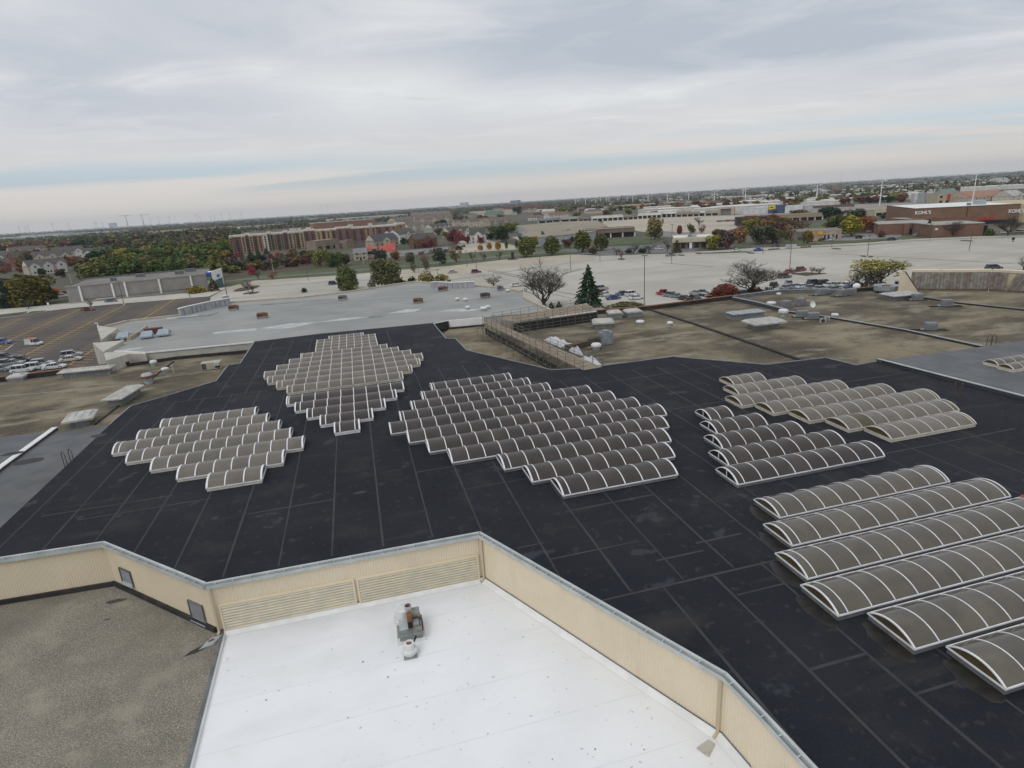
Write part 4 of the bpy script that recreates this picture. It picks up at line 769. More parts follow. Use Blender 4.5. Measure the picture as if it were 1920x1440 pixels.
# ================================================================== ground, lots, roads
def disc(r, n=64): return [(r*math.cos(2*math.pi*k/n), r*math.sin(2*math.pi*k/n)) for k in range(n)]
MB().prism(disc(12500), -1, -.06).build('ground', M('land', (.060, .058, .036), (.095, .085, .058), .012, 8, rough=.95, layers=[('noise', .05, 6, .5, .65, (.05, .062, .028), .6), ('noise', .0025, 5, .5, .62, (.13, .122, .105), .5)]), kind='structure')
def zone(name, pix, mt, z): return MB().sheet([at(x, y, 0)+Vector((0, 0, z)) for x, y in pix]).build(name, mt, kind='structure')
m_lot = M('worn_concrete', (.365, .345, .305), (.435, .415, .37), .03, 8, rough=.95, rot=RT, layers=[('noise', .12, 7, .5, .68, (.30, .285, .25), .6, (.12, 1, 1)), ('noise', .9, 4, .55, .75, (.28, .265, .235), .4, (.1, 1, 1)), ('noise', .02, 5, .52, .68, (.47, .45, .40), .5)])
m_drive = M('tan_concrete', (.42, .375, .295), (.36, .325, .26), .05, 7, rough=.95)
m_asph = M('asphalt', (.066, .053, .048), (.092, .076, .067), .05, 8, rough=.92, layers=[('noise', .4, 7, .55, .7, (.10, .088, .078), .4)])
m_road = M('road_asphalt', (.115, .115, .115), (.15, .148, .145), .08, 6, rough=.92)
m_grass = M('lawn', (.052, .080, .026), (.080, .098, .036), .06, 7, rough=.95, layers=[('noise', .4, 5, .52, .7, (.105, .108, .048), .5)])
m_scrub = M('scrub_ground', (.085, .060, .036), (.062, .055, .030), .06, 8, rough=.95)
m_mulch = M('mulch', (.055, .04, .028), (.085, .062, .042), .4, 5, rough=.95)
m_yel = M('yellow_line_paint', (.52, .37, .11), (.36, .26, .10), .6, 5, rough=.9)
zone('parking_lot', [(380,640),(395,557),(432,537),(478,526),(560,521),(640,516),(740,506.5),(840,499),(952,486),(1075,477),(1125,479.5),(1240,476),(1303,474),(1400,472.6),(1520,463.5),(1620,459.5),(1690,453),(1822,447),(1920,444.5),(2300,424),(2600,470),(2300,640),(1900,700),(1400,680),(900,660)], m_lot, 0)
zone('drive', [(840,499.5),(952,486.5),(1075,477.3),(1125,480),(1110,484),(1058,489),(952,502),(860,515),(800,521),(745,529),(700,532),(742,514)], m_drive, .03)
zone('drive', [(395,557),(432,537),(478,526),(560,521),(640,516),(690,512),(640,520),(560,526),(500,531),(470,539)], m_drive, .03)
zone('ring_road', [(1240,475.5),(1303,473.5),(1400,472),(1520,463),(1620,459),(1690,452.6),(1822,446.6),(1920,444),(2200,428),(2200,424),(1920,441),(1822,443.5),(1690,449),(1640,454),(1560,458),(1480,463),(1411,465),(1376,467),(1345,470),(1290,472.5)], M('pale_road', (.36, .34, .30), (.42, .395, .35), .06, 6, rough=.95), .05)
zone('parking_lot', [(-260,640),(-60,600),(0,593),(60,587),(142,577.5),(240,569),(330,561.5),(392,556.5),(396,585),(500,760),(0,830),(-400,760)], m_asph, .02)
zone('street', [(-200,612),(0,592.5),(60,586.5),(142,577),(240,568.5),(330,561),(392,556),(432,537),(405,541),(395,546),(330,551),(240,559),(142,567),(60,575),(0,580),(-200,598)], M('street_concrete', (.40, .38, .34), (.47, .45, .40), .06, 6, rough=.95), .05)
zone('verge', [(0,580),(60,575),(142,567),(240,559),(395,546),(396,543.5),(240,555.5),(142,563),(100,563),(0,574)], m_grass, .04)
zone('verge', [(-60,592),(0,590),(52,584),(50,587),(0,593.5),(-60,600)], m_grass, .09); zone('verge', [(53,586),(60,584),(88,582),(78,587),(60,590)], m_grass, .10)
MB().bar(at(52,591), at(88,584), .3, .16).build('kerb', m_conc, kind='structure'); MB().bar(at(-60,604), at(52,590.5), .3, .16).build('kerb', m_conc, kind='structure')
MB().bar(at(-30,664), at(10,658), .3, .16).build('kerb', m_conc, kind='structure'); MB().bar(at(10,658), at(24,648), .3, .16).build('kerb', m_conc, kind='structure')
# lawn strip and the road behind the lots
zone('lawn', [(395,540),(420,529),(478,516),(560,508),(640,500),(740,490),(840,481),(952,471),(1050,463),(1120,459),(1125,479),(1075,476.6),(952,485.5),(840,498.5),(740,506),(640,515.5),(560,520.5),(478,525.5),(432,536.5)], m_grass, .02)
zone('road', [(395,536),(425,526.5),(478,520.5),(560,514.5),(640,508.5),(740,499),(840,489.5),(952,478),(1050,469),(1125,463.5),(1240,459),(1240,463),(1125,468),(1050,472),(952,480.5),(840,491.7),(740,501.2),(640,510.6),(560,516.6),(478,522.6),(425,528.5)], m_road, .06)
zone('road', [(1050,470),(1125,463),(1250,458),(1330,452),(1330,458),(1300,472),(1240,475),(1125,479),(1090,477)], m_road, .07)
zone('lawn', [(1136,452),(1220,445),(1245,443.5),(1245,448),(1215,456),(1140,460)], m_grass, .09)
zone('lawn', [(1376,460),(1395,458),(1412,463),(1400,466),(1380,467)], m_grass, .09); zone('lawn', [(1391,430),(1410,428),(1412,437),(1396,438)], m_grass, .09)
zone('lawn', [(1462,452),(1500,451),(1543,454),(1600,452),(1630,450),(1690,446),(1690,449),(1560,457.5),(1480,462),(1470,458)], m_grass, .09)
zone('lawn', [(1470,424),(1549,417),(1549,428),(1500,431),(1470,430)], m_grass, .09); zone('lawn', [(1690,442),(1702,441),(1724,447),(1690,450)], m_grass, .10)
zone('lawn', [(1748,444),(1840,441),(1930,437),(2100,430),(2100,433),(1930,441),(1822,443.3),(1755,446.5)], m_grass, .10)
zone('lawn', [(1303,476),(1400,471),(1405,473),(1320,476)], m_grass, .10)
zone('scrub', [(420,528),(440,505),(520,480),(560,485),(600,490),(600,503),(478,515)], m_scrub, .01); zone('scrub', [(600,503),(600,484),(660,484),(760,484),(850,478),(760,487)], m_scrub, .01)
# lots of the far shopping streets
m_far = M('far_lot', (.42, .375, .295), (.36, .325, .27), .02, 6, rough=.95)
zone('parking_lot', [(1130,411),(1240,408),(1330,404.5),(1425,402.5),(1420,418),(1345,437),(1290,440),(1235,438),(1130,426)], m_far, .03)
zone('parking_lot', [(860,452),(905,449),(975,462),(985,455),(960,445),(990,440),(1000,452),(990,467),(900,472),(850,476)], m_far, .03)
zone('parking_lot', [(1510,442),(1690,436),(1690,445),(1600,451),(1520,452)], M('grey_lot', (.17, .165, .165), (.21, .205, .2), .05, rough=.95), .04)
zone('parking_lot', [(700,475),(860,460),(870,468),(720,484)], MC['grey_lot'], .03)
zone('parking_lot', [(1230,433),(1345,438),(1400,440),(1400,444),(1330,448),(1240,444)], MC['grey_lot'], .04)
zone('parking_lot', [(1260,398),(1420,388),(1700,380),(1920,372),(2100,366),(2100,400),(1920,395),(1700,402),(1560,406),(1430,404)], M('far_pale_lot', (.33, .30, .26), (.20, .19, .17), .012, 7, rough=.95), .02)
# islands in the right lot
for pts in (((1482,513.5),(1512,511),(1552,513),(1512,517.5)),): zone('planting_island', pts, m_mulch, .13)
for x, y, w_ in ((466,549.5,6),(476,549.5,6),(1625,481,9),(1568,466.5,7),(1408,474.5,6),(1311,475.5,5),(1277,478.5,6),(1165,486,6),(1812,451.5,8),(463,541,14)):
    c = at(x, y); r_ = (at(x+w_, y)-c).length; MB().prism([(c.x+r_*math.cos(k*.628), c.y+r_*2.2*math.sin(k*.628)) for k in range(10)], -.02, .14).build('planting_island', m_mulch, kind='structure')
for a, b, wd in (((1560,476),(1930,496),.35),((1240,493),(1338,500),.3),((435,541),(620,527.5),.5),((830,527),(1115,486.5),.35),((1303,476.2),(1690,455.5),.4),((740,515),(845,503),.3),((640,529),(780,518),.3)):
    MB().bar(at(*a), at(*b), wd, .05).build('joint', M('dark_joint', (.10, .095, .085), rough=.95), kind='structure')
# dark tar repairs fanning over the lot, and faint bay lines
tar = MB(); m_tar = M('tar_repair', (.19, .18, .165), (.26, .245, .22), .3, 6, rough=.95)
for a, b, wd in (((912,507),(1010,528),1.6),((922,506),(1035,530),.9),((880,512),(960,531),.35),((900,512),(985,533),.35),((868,512),(925,528),.35),((855,514),(892,525),.3),((1010,540),(1085,554),.9),((1058,513),(1092,504),2.4),((1020,548),(1075,560),.5),((885,513),(930,522),.5)):
    tar.bar(at(*a)+Vector((0, 0, .01)), at(*b)+Vector((0, 0, .01)), wd, .012)
tar.build('tar_repairs', m_tar, kind='structure')
# yellow bay lines on the dark lot
ln = MB(); dirS = (at(144,632)-at(87.5,630.6)).normalized()
for (a, b) in (((49,665),(230,574)), ((12,640),(150,580)), ((-60,642),(41,597)), ((130,684),(330,560)), ((-40,680),(12,640))):
    A, B = at(*a), at(*b); d_ = (B-A).normalized(); L_ = (B-A).length; ln.bar(A+Vector((0,0,.03)), B+Vector((0,0,.03)), .26, .006)
    k = int(L_/2.9)
    for j in range(k+1):
        q = A+d_*(L_*j/k); ln.bar(q-dirS*5.2+Vector((0,0,.037)), q+dirS*5.2+Vector((0,0,.037)), .19, .005)
ln.build('bay_lines', m_yel, kind='structure')
ln2 = MB()
for k in range(9):
    a, b = at(1245+k*34, 505-k*1.2), at(1258+k*34, 512-k*1.2)
for r_ in range(7):
    A = at(1215+r_*8, 555-r_*11); 
    for k in range(26): q = A+E1*(2.8*k); ln2.bar(q+Vector((0,0,.004)), q+E2*5+Vector((0,0,.004)), .11, .004)
ln2.build('bay_lines', M('faded_white_line', (.50, .48, .43), (.40, .375, .33), .7, rough=.95), kind='structure')
# ================================================================== cars
def car_meshes(kind):
    L_, W_, H_ = dict(sedan=(4.7, 1.82, 1.45), suv=(4.7, 1.9, 1.75), van=(4.6, 1.9, 1.95), pickup=(5.5, 1.95, 1.85), mini=(5.0, 1.95, 1.75))[kind]
    bh = .95 if kind != 'sedan' else .86; g_ = .22
    def loft(prof, mats):     # sections along x: (x, half width, z0, z1)
        mb = MB(); vs_ = []
        for x, hw, z0, z1 in prof: vs_ += [(x, -hw, z0), (x, -hw*1.0, (z0+z1)/2), (x, -hw*.93, z1), (x, hw*.93, z1), (x, hw, (z0+z1)/2), (x, hw, z0)]
        n_ = len(prof); fs = [(i*6+k, i*6+(k+1) % 6, (i+1)*6+(k+1) % 6, (i+1)*6+k) for i in range(n_-1) for k in range(6)]
        mb.add(vs_, fs+[tuple(range(6))[::-1], tuple((n_-1)*6+k for k in range(6))]); return mb
    h = L_/2; w_ = W_/2
    body = loft([(-h, w_*.86, g_+.1, bh*.86), (-h+.12, w_*.95, g_, bh*.97), (-h+.9, w_, g_, bh), (0, w_, g_, bh), (h-1.2, w_, g_, bh*.99), (h-.35, w_*.95, g_, bh*.86), (h, w_*.84, g_+.1, bh*.68)], None)
    cab = dict(sedan=(-h+.75, -h+1.55, h-2.0, h-1.15), suv=(-h+.15, -h+.45, h-1.95, h-1.25), van=(-h+.06, -h+.2, h-1.65, h-.85), pickup=(-h+1.95, -h+2.15, h-2.1, h-1.45), mini=(-h+.12, -h+.45, h-2.1, h-.95))[kind]
    x0, x1, x2, x3 = cab; top = H_
    gl = loft([(x0, w_*.86, bh-.02, bh+.02), (x1, w_*.80, bh-.02, top-.07), (x2, w_*.80, bh-.02, top-.07), (x3, w_*.86, bh-.02, bh+.02)], None)
    rf = loft([(x1-.12, w_*.70, top-.10, top-.05), (x1+.1, w_*.76, top-.10, top), (x2-.1, w_*.76, top-.10, top), (x2+.15, w_*.70, top-.12, top-.06)], None)
    for xx in ((x1+x2)/2-.05, x1+.02, x2-.02):
        for s_ in (-1, 1): rf.bar((xx-.05, s_*w_*.835, bh-.02), (xx+.05, s_*w_*.835, bh-.02), .035, top-.08-bh)
    me = dict(body=body.mesh('body', m_paint, False), windows=gl.mesh('windows', m_glass), roof=rf.mesh('roof', m_paint))
    if kind == 'pickup': bx = MB(); bx.box(-h+.1, -h+1.85, -w_*.8, w_*.8, bh-.15, bh+.005); me['bed'] = bx.mesh('bed', m_dark)
    if kind == 'van': bx = MB(); bx.box(x0+.02, -.1, -w_*.85, w_*.85, bh, top-.06); me['cargo_panel'] = bx.mesh('cargo_panel', m_paint)
    wh = MB(); wh.lathe([(.30, -.11), (.335, -.09), (.335, .09), (.30, .11)], 12); me['wheel'] = wh.mesh('wheel', m_rubber)
    rm = MB(); rm.lathe([(.19, -.118), (.19, .118)], 10); me['rim'] = rm.mesh('rim', m_chrome)
    hl = MB(); hl.box(h-.14, h-.02, -w_*.82, -w_*.5, bh*.62, bh*.75); me['headlight'] = hl.mesh('headlight', m_chrome); h2 = MB(); h2.box(h-.14, h-.02, w_*.5, w_*.82, bh*.62, bh*.75); me['headlight2'] = h2.mesh('headlight', m_chrome)
    t1 = MB(); t1.box(-h+.0, -h+.1, -w_*.84, -w_*.58, bh*.7, bh*.86); me['tail'] = t1.mesh('tail_light', M('tail_red', (.3, .01, .01), rough=.3)); t2 = MB(); t2.box(-h+.0, -h+.1, w_*.58, w_*.84, bh*.7, bh*.86); me['tail2'] = t2.mesh('tail_light', MC['tail_red'])
    me['L'] = h; me['w'] = w_; return me
CM = {}
def car(label, x, y, kind, col, rz, far=False, grp='cars parked in the lots', p=None):
    if kind not in CM: CM[kind] = car_meshes(kind)
    c = CM[kind]; t_ = thing('parked_car', label, 'car' if kind in ('sedan', 'suv', 'mini') else ('van' if kind == 'van' else 'pickup truck'), at(x, y, .03) if p is None else p, R(rz), grp)
    for k in ('body', 'roof', 'cargo_panel'):
        if k in c: obj(k, c[k], t_, color=col)
    obj('windows', c['windows'], t_)
    if 'bed' in c: obj('bed', c['bed'], t_)
    if far: return t_
    for sx in (-1, 1):
        for sy in (-1, 1):
            o = obj('wheel', c['wheel'], t_, loc=(sx*(c['L']-.88), sy*(c['w']-.1), .335)); o.rotation_euler = (R(90), 0, 0); obj('rim', c['rim'], o)
    obj('headlight', c['headlight'], t_); obj('headlight', c['headlight2'], t_); obj('tail_light', c['tail'], t_); obj('tail_light', c['tail2'], t_); return t_
WHT, SIL, GRY, DKG, BLK, RED, MAR, BLU, NAV, TEA = (.58,.59,.60), (.30,.32,.34), (.20,.21,.22), (.055,.065,.07), (.018,.019,.022), (.32,.02,.025), (.12,.015,.02), (.03,.09,.30), (.018,.028,.06), (.05,.09,.10)
v = car('white cargo van with an orange roof rack alone on the dark lot', 65, 647, 'van', WHT, -10); MB().box(-1.9, .5, -.75, .75, 1.96, 2.06).build('roof_rack', M('orange_rack', (.42, .13, .05), rough=.6), v)
LC = [('blue hatchback by the curved kerb at the left edge', 6,645,'suv',(.08,.13,.30),5),('maroon sedan driving along the far edge of the dark lot', 166,582,'sedan',MAR,8),('grey blue sedan on the street beside the long grey store', 209,566,'sedan',(.10,.12,.18),8),
 ('silver wagon parked uphill of the tan sedan by the pale roof', 135,669,'suv',SIL,28),('tan silver sedan just below the silver wagon', 133,677,'sedan',(.52,.49,.44),24),
 ('charcoal suv at the left edge behind the dark sedan', 10,674,'suv',DKG,4),('charcoal sedan right of the dark suv row', 42,677,'sedan',DKG,2),('dark grey suv behind the rust parapet at the left edge', 13,686,'suv',GRY,6),('silver sedan tucked beside the dark grey suv', 25,684,'sedan',SIL,10),('pale silver sedan cut by the left edge of the picture', 3,695,'sedan',(.22,.24,.26),4),
 ('silver wagon farthest of the pale cars by the rust parapet', 80,685,'suv',SIL,14),('silver suv in the middle of the pale cars by the rust parapet', 69,692,'suv',(.5,.52,.53),14),('white sedan right end of the pale cars by the rust parapet', 103,691,'sedan',WHT,14),('white wagon half hidden by the rust parapet above the ribbed monitor', 44,697,'suv',WHT,12)]
for a in LC: car(a[0], a[1], a[2], a[3], a[4], a[5], grp='cars on the dark left lot')
RC = [('silver suv just right of the tall spruce', 1128,543,'suv',SIL,14),('maroon sedan hidden behind the spruce edge', 1127,550,'sedan',MAR,14),('white hatchback beside the spruce above the blue sedan', 1135,555,'sedan',WHT,14),('bright blue sedan at the front right of the spruce', 1150,561,'sedan',(.025,.06,.18),14),('dark blue sedan left of the white suv', 1168,553,'sedan',(.06,.10,.16),14),('white suv behind the white sedan near the lamp post', 1185,554,'suv',WHT,20),('white sedan at the foot of the lamp post', 1193,561,'sedan',WHT,12),
 ('red pickup with a long load on its rack, left end of its row', 1244,553,'pickup',RED,118),('dark grey suv right beside the red pickup', 1254,556,'suv',GRY,118),('grey sedan second right of the red pickup', 1267,558,'sedan',(.16,.20,.21),118),('dark maroon sedan with tail lights near the rust parapet', 1282,562,'sedan',(.05,.02,.025),118),('charcoal sedan between the maroon sedan and silver suv', 1299,561,'sedan',DKG,118),('silver blue suv left of the red leaved bush', 1316,560,'suv',(.27,.31,.34),118),('white sedan partly behind the rust parapet by the red bush', 1326,562,'sedan',WHT,118),('silver green sedan in the second row above the charcoal sedan', 1305,552,'sedan',(.30,.33,.31),118),('dark coupe in the second row right of the silver green one', 1315,551,'sedan',DKG,118),('dark teal suv between the red bush and the bare tree', 1393,554,'suv',TEA,10),
 ('white pickup right of the bare tree by the curved parapet', 1441,549,'pickup',WHT,14),('black suv right of the bare tree', 1451,538,'suv',BLK,50),('dark green wagon behind the bare tree branches', 1471,521,'suv',DKG,8),('red sedan left of the planting island', 1478,512,'sedan',RED,40),('wine red suv on the planting island edge', 1502,508,'suv',(.16,.03,.035),30),
 ('silver suv facing the camera right of the black suv', 1478,534,'suv',SIL,75),('grey sedan in front of the silver suv', 1474,542,'sedan',(.24,.25,.30),30),('blue grey sedan beside the grey sedan', 1490,540,'sedan',(.2,.26,.28),20),('white and blue hatchback in the packed row', 1504,540,'sedan',(.55,.62,.68),14),('slate grey sedan right of the white and blue hatchback', 1520,542,'sedan',(.19,.22,.25),14),('grey green sedan in the packed row above the cube unit', 1538,544,'sedan',(.22,.26,.26),14),('charcoal suv left one of the dark pair', 1526,533,'suv',DKG,12),('black suv right one of the dark pair', 1546,533.5,'suv',BLK,12),('white hatchback right of the black suv pair', 1555,537,'sedan',WHT,30),('silver sedan right of the white hatchback', 1570,537,'sedan',(.36,.40,.40),16),('white sedan in the row left of the yellow tree', 1588,537,'sedan',WHT,14),('violet sedan behind the rust parapet', 1597,541,'sedan',(.07,.06,.17),14),('pale green sedan low in the row behind the condensers', 1563,545,'sedan',(.20,.24,.23),14),('navy suv under the yellow tree', 1611,540,'suv',NAV,14),('white suv between the stems of the yellow tree', 1633,538,'suv',WHT,14),('navy sedan right of the yellow tree stems', 1654,538,'sedan',NAV,14),('dark suv beside the fin wall', 1683,537,'suv',DKG,60),
 ('charcoal minivan alone on the right of the pale lot', 1863,505,'mini',(.05,.055,.065),-4),('black suv on the ring road near the brown store', 1673,451,'suv',BLK,4),('navy suv left of the round evergreen beyond the pale roof', 626,533.5,'suv',(.015,.025,.06),12),('silver sedan left of the maroon suv on the far drive', 849,512,'sedan',SIL,12),('maroon suv crossing the far drive by the lamp post', 893,511.5,'suv',MAR,12),('white sedan beyond the right end of the pale roof', 968,537,'sedan',WHT,14)]
for a in RC: car(a[0], a[1], a[2], a[3], a[4], a[5], grp='cars on the pale right lot')
o = car('white sedan on the ring road by the lawns', 1381,471,'sedan',WHT,8); o = car('bright blue sedan on the ring road', 1422,470,'sedan',(.02,.08,.42),8); car('dark red sedan turning off the ring road', 1456,463,'sedan',(.09,.03,.035),0); car('black suv behind the dark red sedan', 1454,457,'suv',BLK,20); car('grey mauve sedan beside the lawn', 1526,457,'sedan',(.2,.19,.23),2)
car('dark sedan parked by the yellow signed store', 1541,451,'sedan',BLK,20); car('white suv parked by the yellow signed store', 1560,450,'suv',WHT,40); car('black suv parked by the yellow green tree', 1612,447,'suv',BLK,10); car('white sedan parked right of the yellow green tree', 1626,448,'sedan',WHT,10)
car('silver sedan by the low brick building', 1719,442,'sedan',SIL,20); car('dark suv parked between the brick bays', 1700,437,'suv',DKG,40); car('white sedan on the road left of the white roofed bank', 1236,468,'sedan',WHT,12); car('dark blue sedan at the white roofed bank door', 1327,466,'sedan',NAV,0); car('grey pickup by the lamp post on the far lot edge', 1258,480,'pickup',(.2,.2,.2),8)
car('pale blue pickup beside the white trailer', 116,557,'pickup',(.35,.43,.5),20); car('crimson car beside the far left store end', 124,550,'sedan',(.2,.02,.06),20); car('blue car parked by the red roofed building', 745,476,'sedan',(.05,.12,.35),10)
t_ = car('dark red pickup with a tall load beside the lawn trees', 961,487,'pickup',(.05,.02,.03),6); MB().box(-.6, .8, -.7, .7, 1.5, 4.2).build('load', M('dark_load', (.03,.022,.03), rough=.9), t_)
p = at(61,572); t_ = thing('box_trailer', 'white box trailer half behind the trees at left', 'trailer', p, R(10)); MB().box(-4.2, 4.2, 0, 2.5, 1.0, 3.7).build('box', m_white_pt, t_); MB().box(3.0, 3.7, -.01, -.004, 1.0, 3.7).build('dark_stripe', m_mulch, t_); MB().box(-4, 4, .2, 2.3, .75, .99).build('chassis', m_dark, t_)
for xx in (-3.2, -2.3, 3.0): w_ = MB().lathe([(.45, -.12), (.45, .12)], 12).build('wheel', m_rubber, t_, loc=(xx, .2, .45)); w_.rotation_euler = (R(90), 0, 0)
far_cols = [WHT, SIL, GRY, DKG, BLK, (.10,.13,.20), RED, (.25,.24,.22)]
def row(x0, y0, x1, y1, n_, lab, grp, rz=90):
    for k in range(n_):
        f = k/(n_-1); q = at(x0+(x1-x0)*f, y0+(y1-y0)*f); q = q+Vector((random.uniform(-.4, .4), random.uniform(-1, 1), .03))
        if random.random() < .15: continue
        car(lab, 0, 0, random.choice(('sedan', 'suv', 'sedan', 'mini')), random.choice(far_cols), rz+random.uniform(-4, 4), True, grp, q)
row(1135,429,1182,427,15,'far car in the row behind the dark low shop','cars behind the dark low shop')
row(1137,432,1180,430,12,'far car in the row behind the dark low shop','cars behind the dark low shop')
row(775,478,840,471,12,'car parked by the hedge beside the brick townhouse','cars by the townhouse hedge',100); row(790,474,870,463,14,'car parked by the hedge beside the brick townhouse','cars by the townhouse hedge',100)
row(1372,389,1425,387,14,'tiny far car on the lot behind the white shop','tiny cars behind the white shop'); row(1345,416,1375,415,8,'far car left of the dark red restaurant','cars by the dark red restaurant'); row(1448,396,1500,394,12,'far car before the blue fronted store','cars before the blue store')
row(1540,409,1565,407,6,'far car beside the dark pine clump','cars by the dark pine clump'); row(1520,436,1560,434,8,'car on the roof side lot behind the yellow signs','cars behind the yellow signs')
row(1010,424,1090,421,9,'far car beyond the brown flat roof','cars beyond the brown roof'); row(1455,380,1700,373,50,'tiny far car on the distant mall lot','tiny cars on the distant lots'); row(1500,384,1690,378,36,'tiny far car on the distant mall lot','tiny cars on the distant lots')
row(1845,439,1915,436,10,'car parked behind the lawn by the brown store','cars by the brown store')
# ================================================================== poles, signs, small street things
def pole(label, x, y, yt, xt=None, heads=2, mt=None, r=.13, base=True, name='lamp_post', grp='lamp posts of the parking lots', minh=4):
    p = at(x, y); h = max(minh, hgt(x, y, yt)); t_ = thing(name, label, 'lamp post', p, TH, grp); mt = mt or M('pole_bronze', (.07, .062, .055), (.10, .09, .08), 1, rough=.6)
    MB().tube([(0, 0, .5 if base else 0), (0, 0, h)], [r, r*.7], 8).build('shaft', mt, t_)
    if base: MB().lathe([(.38, -.02), (.38, .75), (.3, .8)], 12).build('base', m_conc, t_)
    for k in range(heads):
        s_ = (-1, 1)[k % 2]; MB().box(min(s_*.1, s_*.95), max(s_*.1, s_*.95), -.16, .16, h-.12, h+.06).build('lamp_head', mt, t_)
    return t_
PL = [(1208,572,479,'tall lamp post right of the parked white sedan'),(1070,508,465,'lamp post beyond the big bare tree, right side'),(1125,490,460,'lamp post below the round green trees'),(1480,511,452,'lamp post on the planting island'),(1259,494,421,'lamp post by the white roofed bank'),(1430,476,445,'lamp post beside the bright blue car'),(1626,483,441,'lamp post just behind the yellow tree'),(1559,467,445,'lamp post on the lot edge beside the lawn'),(1743,453,420,'lamp post before the low brick corner'),(1817,471,428,'lamp post standing right on the open pale lot'),(894,510,470,'lamp post behind the maroon suv'),(876,500,470,'thin lamp post by the lawn, left of the maroon suv'),(578,526,499,'lamp post on the far left drive'),(695,518,485,'lamp post between the two round evergreens'),(786,512,480,'lamp post beside the far drive trees'),(823,538,505,'lamp post behind the right sign wall'),(466,550,525,'lamp post between the island saplings'),(1013,500,480,'lamp post behind the big bare tree')]
for x, y, yt, lb in PL: pole(lb, x, y, yt)
pole('tall double armed lamp post at the corner of the grey store', 427,560,478, heads=2, r=.16); pole('lamp post with two heads beside the street in front of the grey store', 233,573,527, heads=2); pole('short lamp post on the dark lot far edge', 357,560,540)
def curved(label, x, y, yt, flip=1):
    p = at(x, y); h = hgt(x, y, yt); t_ = thing('street_lamp', label, 'street lamp', p, 0, 'curved street lamps'); MB().tube([(0, 0, 0), (0, 0, h*.8), (flip*h*.06, 0, h*.93), (flip*h*.2, 0, h)], .12, 6).build('shaft', m_galv, t_); MB().box(min(flip*h*.2, flip*h*.34), max(flip*h*.2, flip*h*.34), -.15, .15, h-.08, h+.08).build('lamp_head', m_galv, t_)
curved('pale curved street lamp over the roof of the grey store', 154,530,497,1); curved('curved street lamp beside the red maple row', 913,477,440,-1)
for x, y, yt in ((135,533,517),(238,505,488),(247,500,488),(256,502,492),(354,505,488),(513,510,485),(682,496,468),(1049,461,445),(1113,461,441),(1285,428,413)):
    p = at(x, y); t_ = thing('utility_pole', {135:'pale pole by the left end of the grey store',238:'leftmost thin white pole before the wood',247:'middle thin pole with a lamp before the wood',256:'right thin pole before the wood',354:'lone pole with a lamp before the dark wood edge',513:'wooden pole before the scrub by the condo block',682:'pole before the tan gabled house',1049:'pale pole between the round green trees',1113:'pale pole left of the last round green tree',1285:'pole on the far plaza lot'}[x], 'pole', p, 0, 'thin poles along the roads'); h = max(6, hgt(x, y, yt)); MB().tube([(0, 0, 0), (0, 0, h)], [.16, .12], 6).build('shaft', m_offw, t_); MB().box(-.5, .5, -.08, .08, h-.25, h-.1).build('cross_arm', m_offw, t_)
m_tall = M('tall_white_pole', (.72, .72, .72), rough=.5)
TP = [(1530,381,347),(1397,378,351),(1393,366,353),(1649,386,339),(1822,385,326),(1339,384,358),(1291,381,361),(1251,383,363),(1215,381,364),(1186,386,366),(1158,381,369),(1137,384,370),(1126,383,371),(1117,386,373),(1098,388,371),(1079,387,373),(1142,384,371),(1176,381,369),(1110,384,374),(1084,384,375)]
TL = ['white mast behind the blue fronted store','thicker of the two masts standing close together','thinner mast just left of the thick one','white mast left of the brown store','tallest white mast rising behind the brown store','white mast above the pale framed shop','white mast left of the pale framed shop','white mast right of the plaza trees','white mast over the plaza roof, fifth from the left big ones']
for i, (x, y, yt) in enumerate(TP):
    p = at(x, y); h = hgt(x, y, yt); d_ = p.length; r_ = max(.35, d_*.00075) if i < 9 else d_*.0006
    t_ = thing('light_mast', TL[i] if i < 9 else 'thin white light mast in the distant row beyond the plaza', 'light mast', p, 0, 'white light masts'); MB().tube([(0, 0, 0), (0, 0, h)], [r_, r_*.6], 8).build('shaft', m_tall, t_)
    for q in (0, 1): MB().box(-r_*7, r_*7, -.25, .25, h-1-q*4.5, h-.5-q*4.5).build('cross_arm', m_tall, t_)
    MB().box(r_*5, r_*8, -.5, .5, h-.5, h+.8).build('lamp_head', m_tall, t_)
# billboard panels, stone posts, hydrant-like post and sign on the ring road
for k in range(2):
    p = at(1478.5+k*9, 466.5); t_ = thing('sign_panel', ('left','right')[k]+' one of two pale panels beside the ring road', 'sign', p, R(4), 'pale panels by the ring road'); MB().box(-1.6, 1.6, -.1, .1, .2, 2.2).build('panel', M('pale_panel', (.45, .48, .52), (.38, .4, .43), 1, rough=.6), t_); MB().box(-1.5, -1.3, -.08, .08, 0, .2).build('leg', m_galv, t_); MB().box(1.3, 1.5, -.08, .08, 0, .2).build('leg', m_galv, t_)
for k in range(12):
    x = 1442+k*3.6 if k < 6 else 1502+(k-6)*3.4; y = 469-.0*k-(1.5*(k/5) if k < 6 else 4+.25*(k-6)); p = at(x, y); t_ = tag(MB().lathe([(.32, 0), (.35, .35), (.28, .75), (.1, .85)], 8).build('stone_post', m_mulch, loc=p), 'dark stone post in the short row left of the pale panels' if k < 6 else 'dark stone post in the short row right of the pale panels', 'post', 'stone posts left of the panels' if k < 6 else 'stone posts right of the panels')
p = at(1899,453); t_ = thing('bin', 'dark bin on a post alone at the right edge of the pale lot', 'bin', p); MB().lathe([(.35, 0), (.35, .25), (.12, .3), (.12, .8)], 10).build('post', m_dark, t_); MB().lathe([(.5, .8), (.6, 1.0), (.6, 1.6), (.4, 1.8)], 12).build('drum', m_dark, t_)
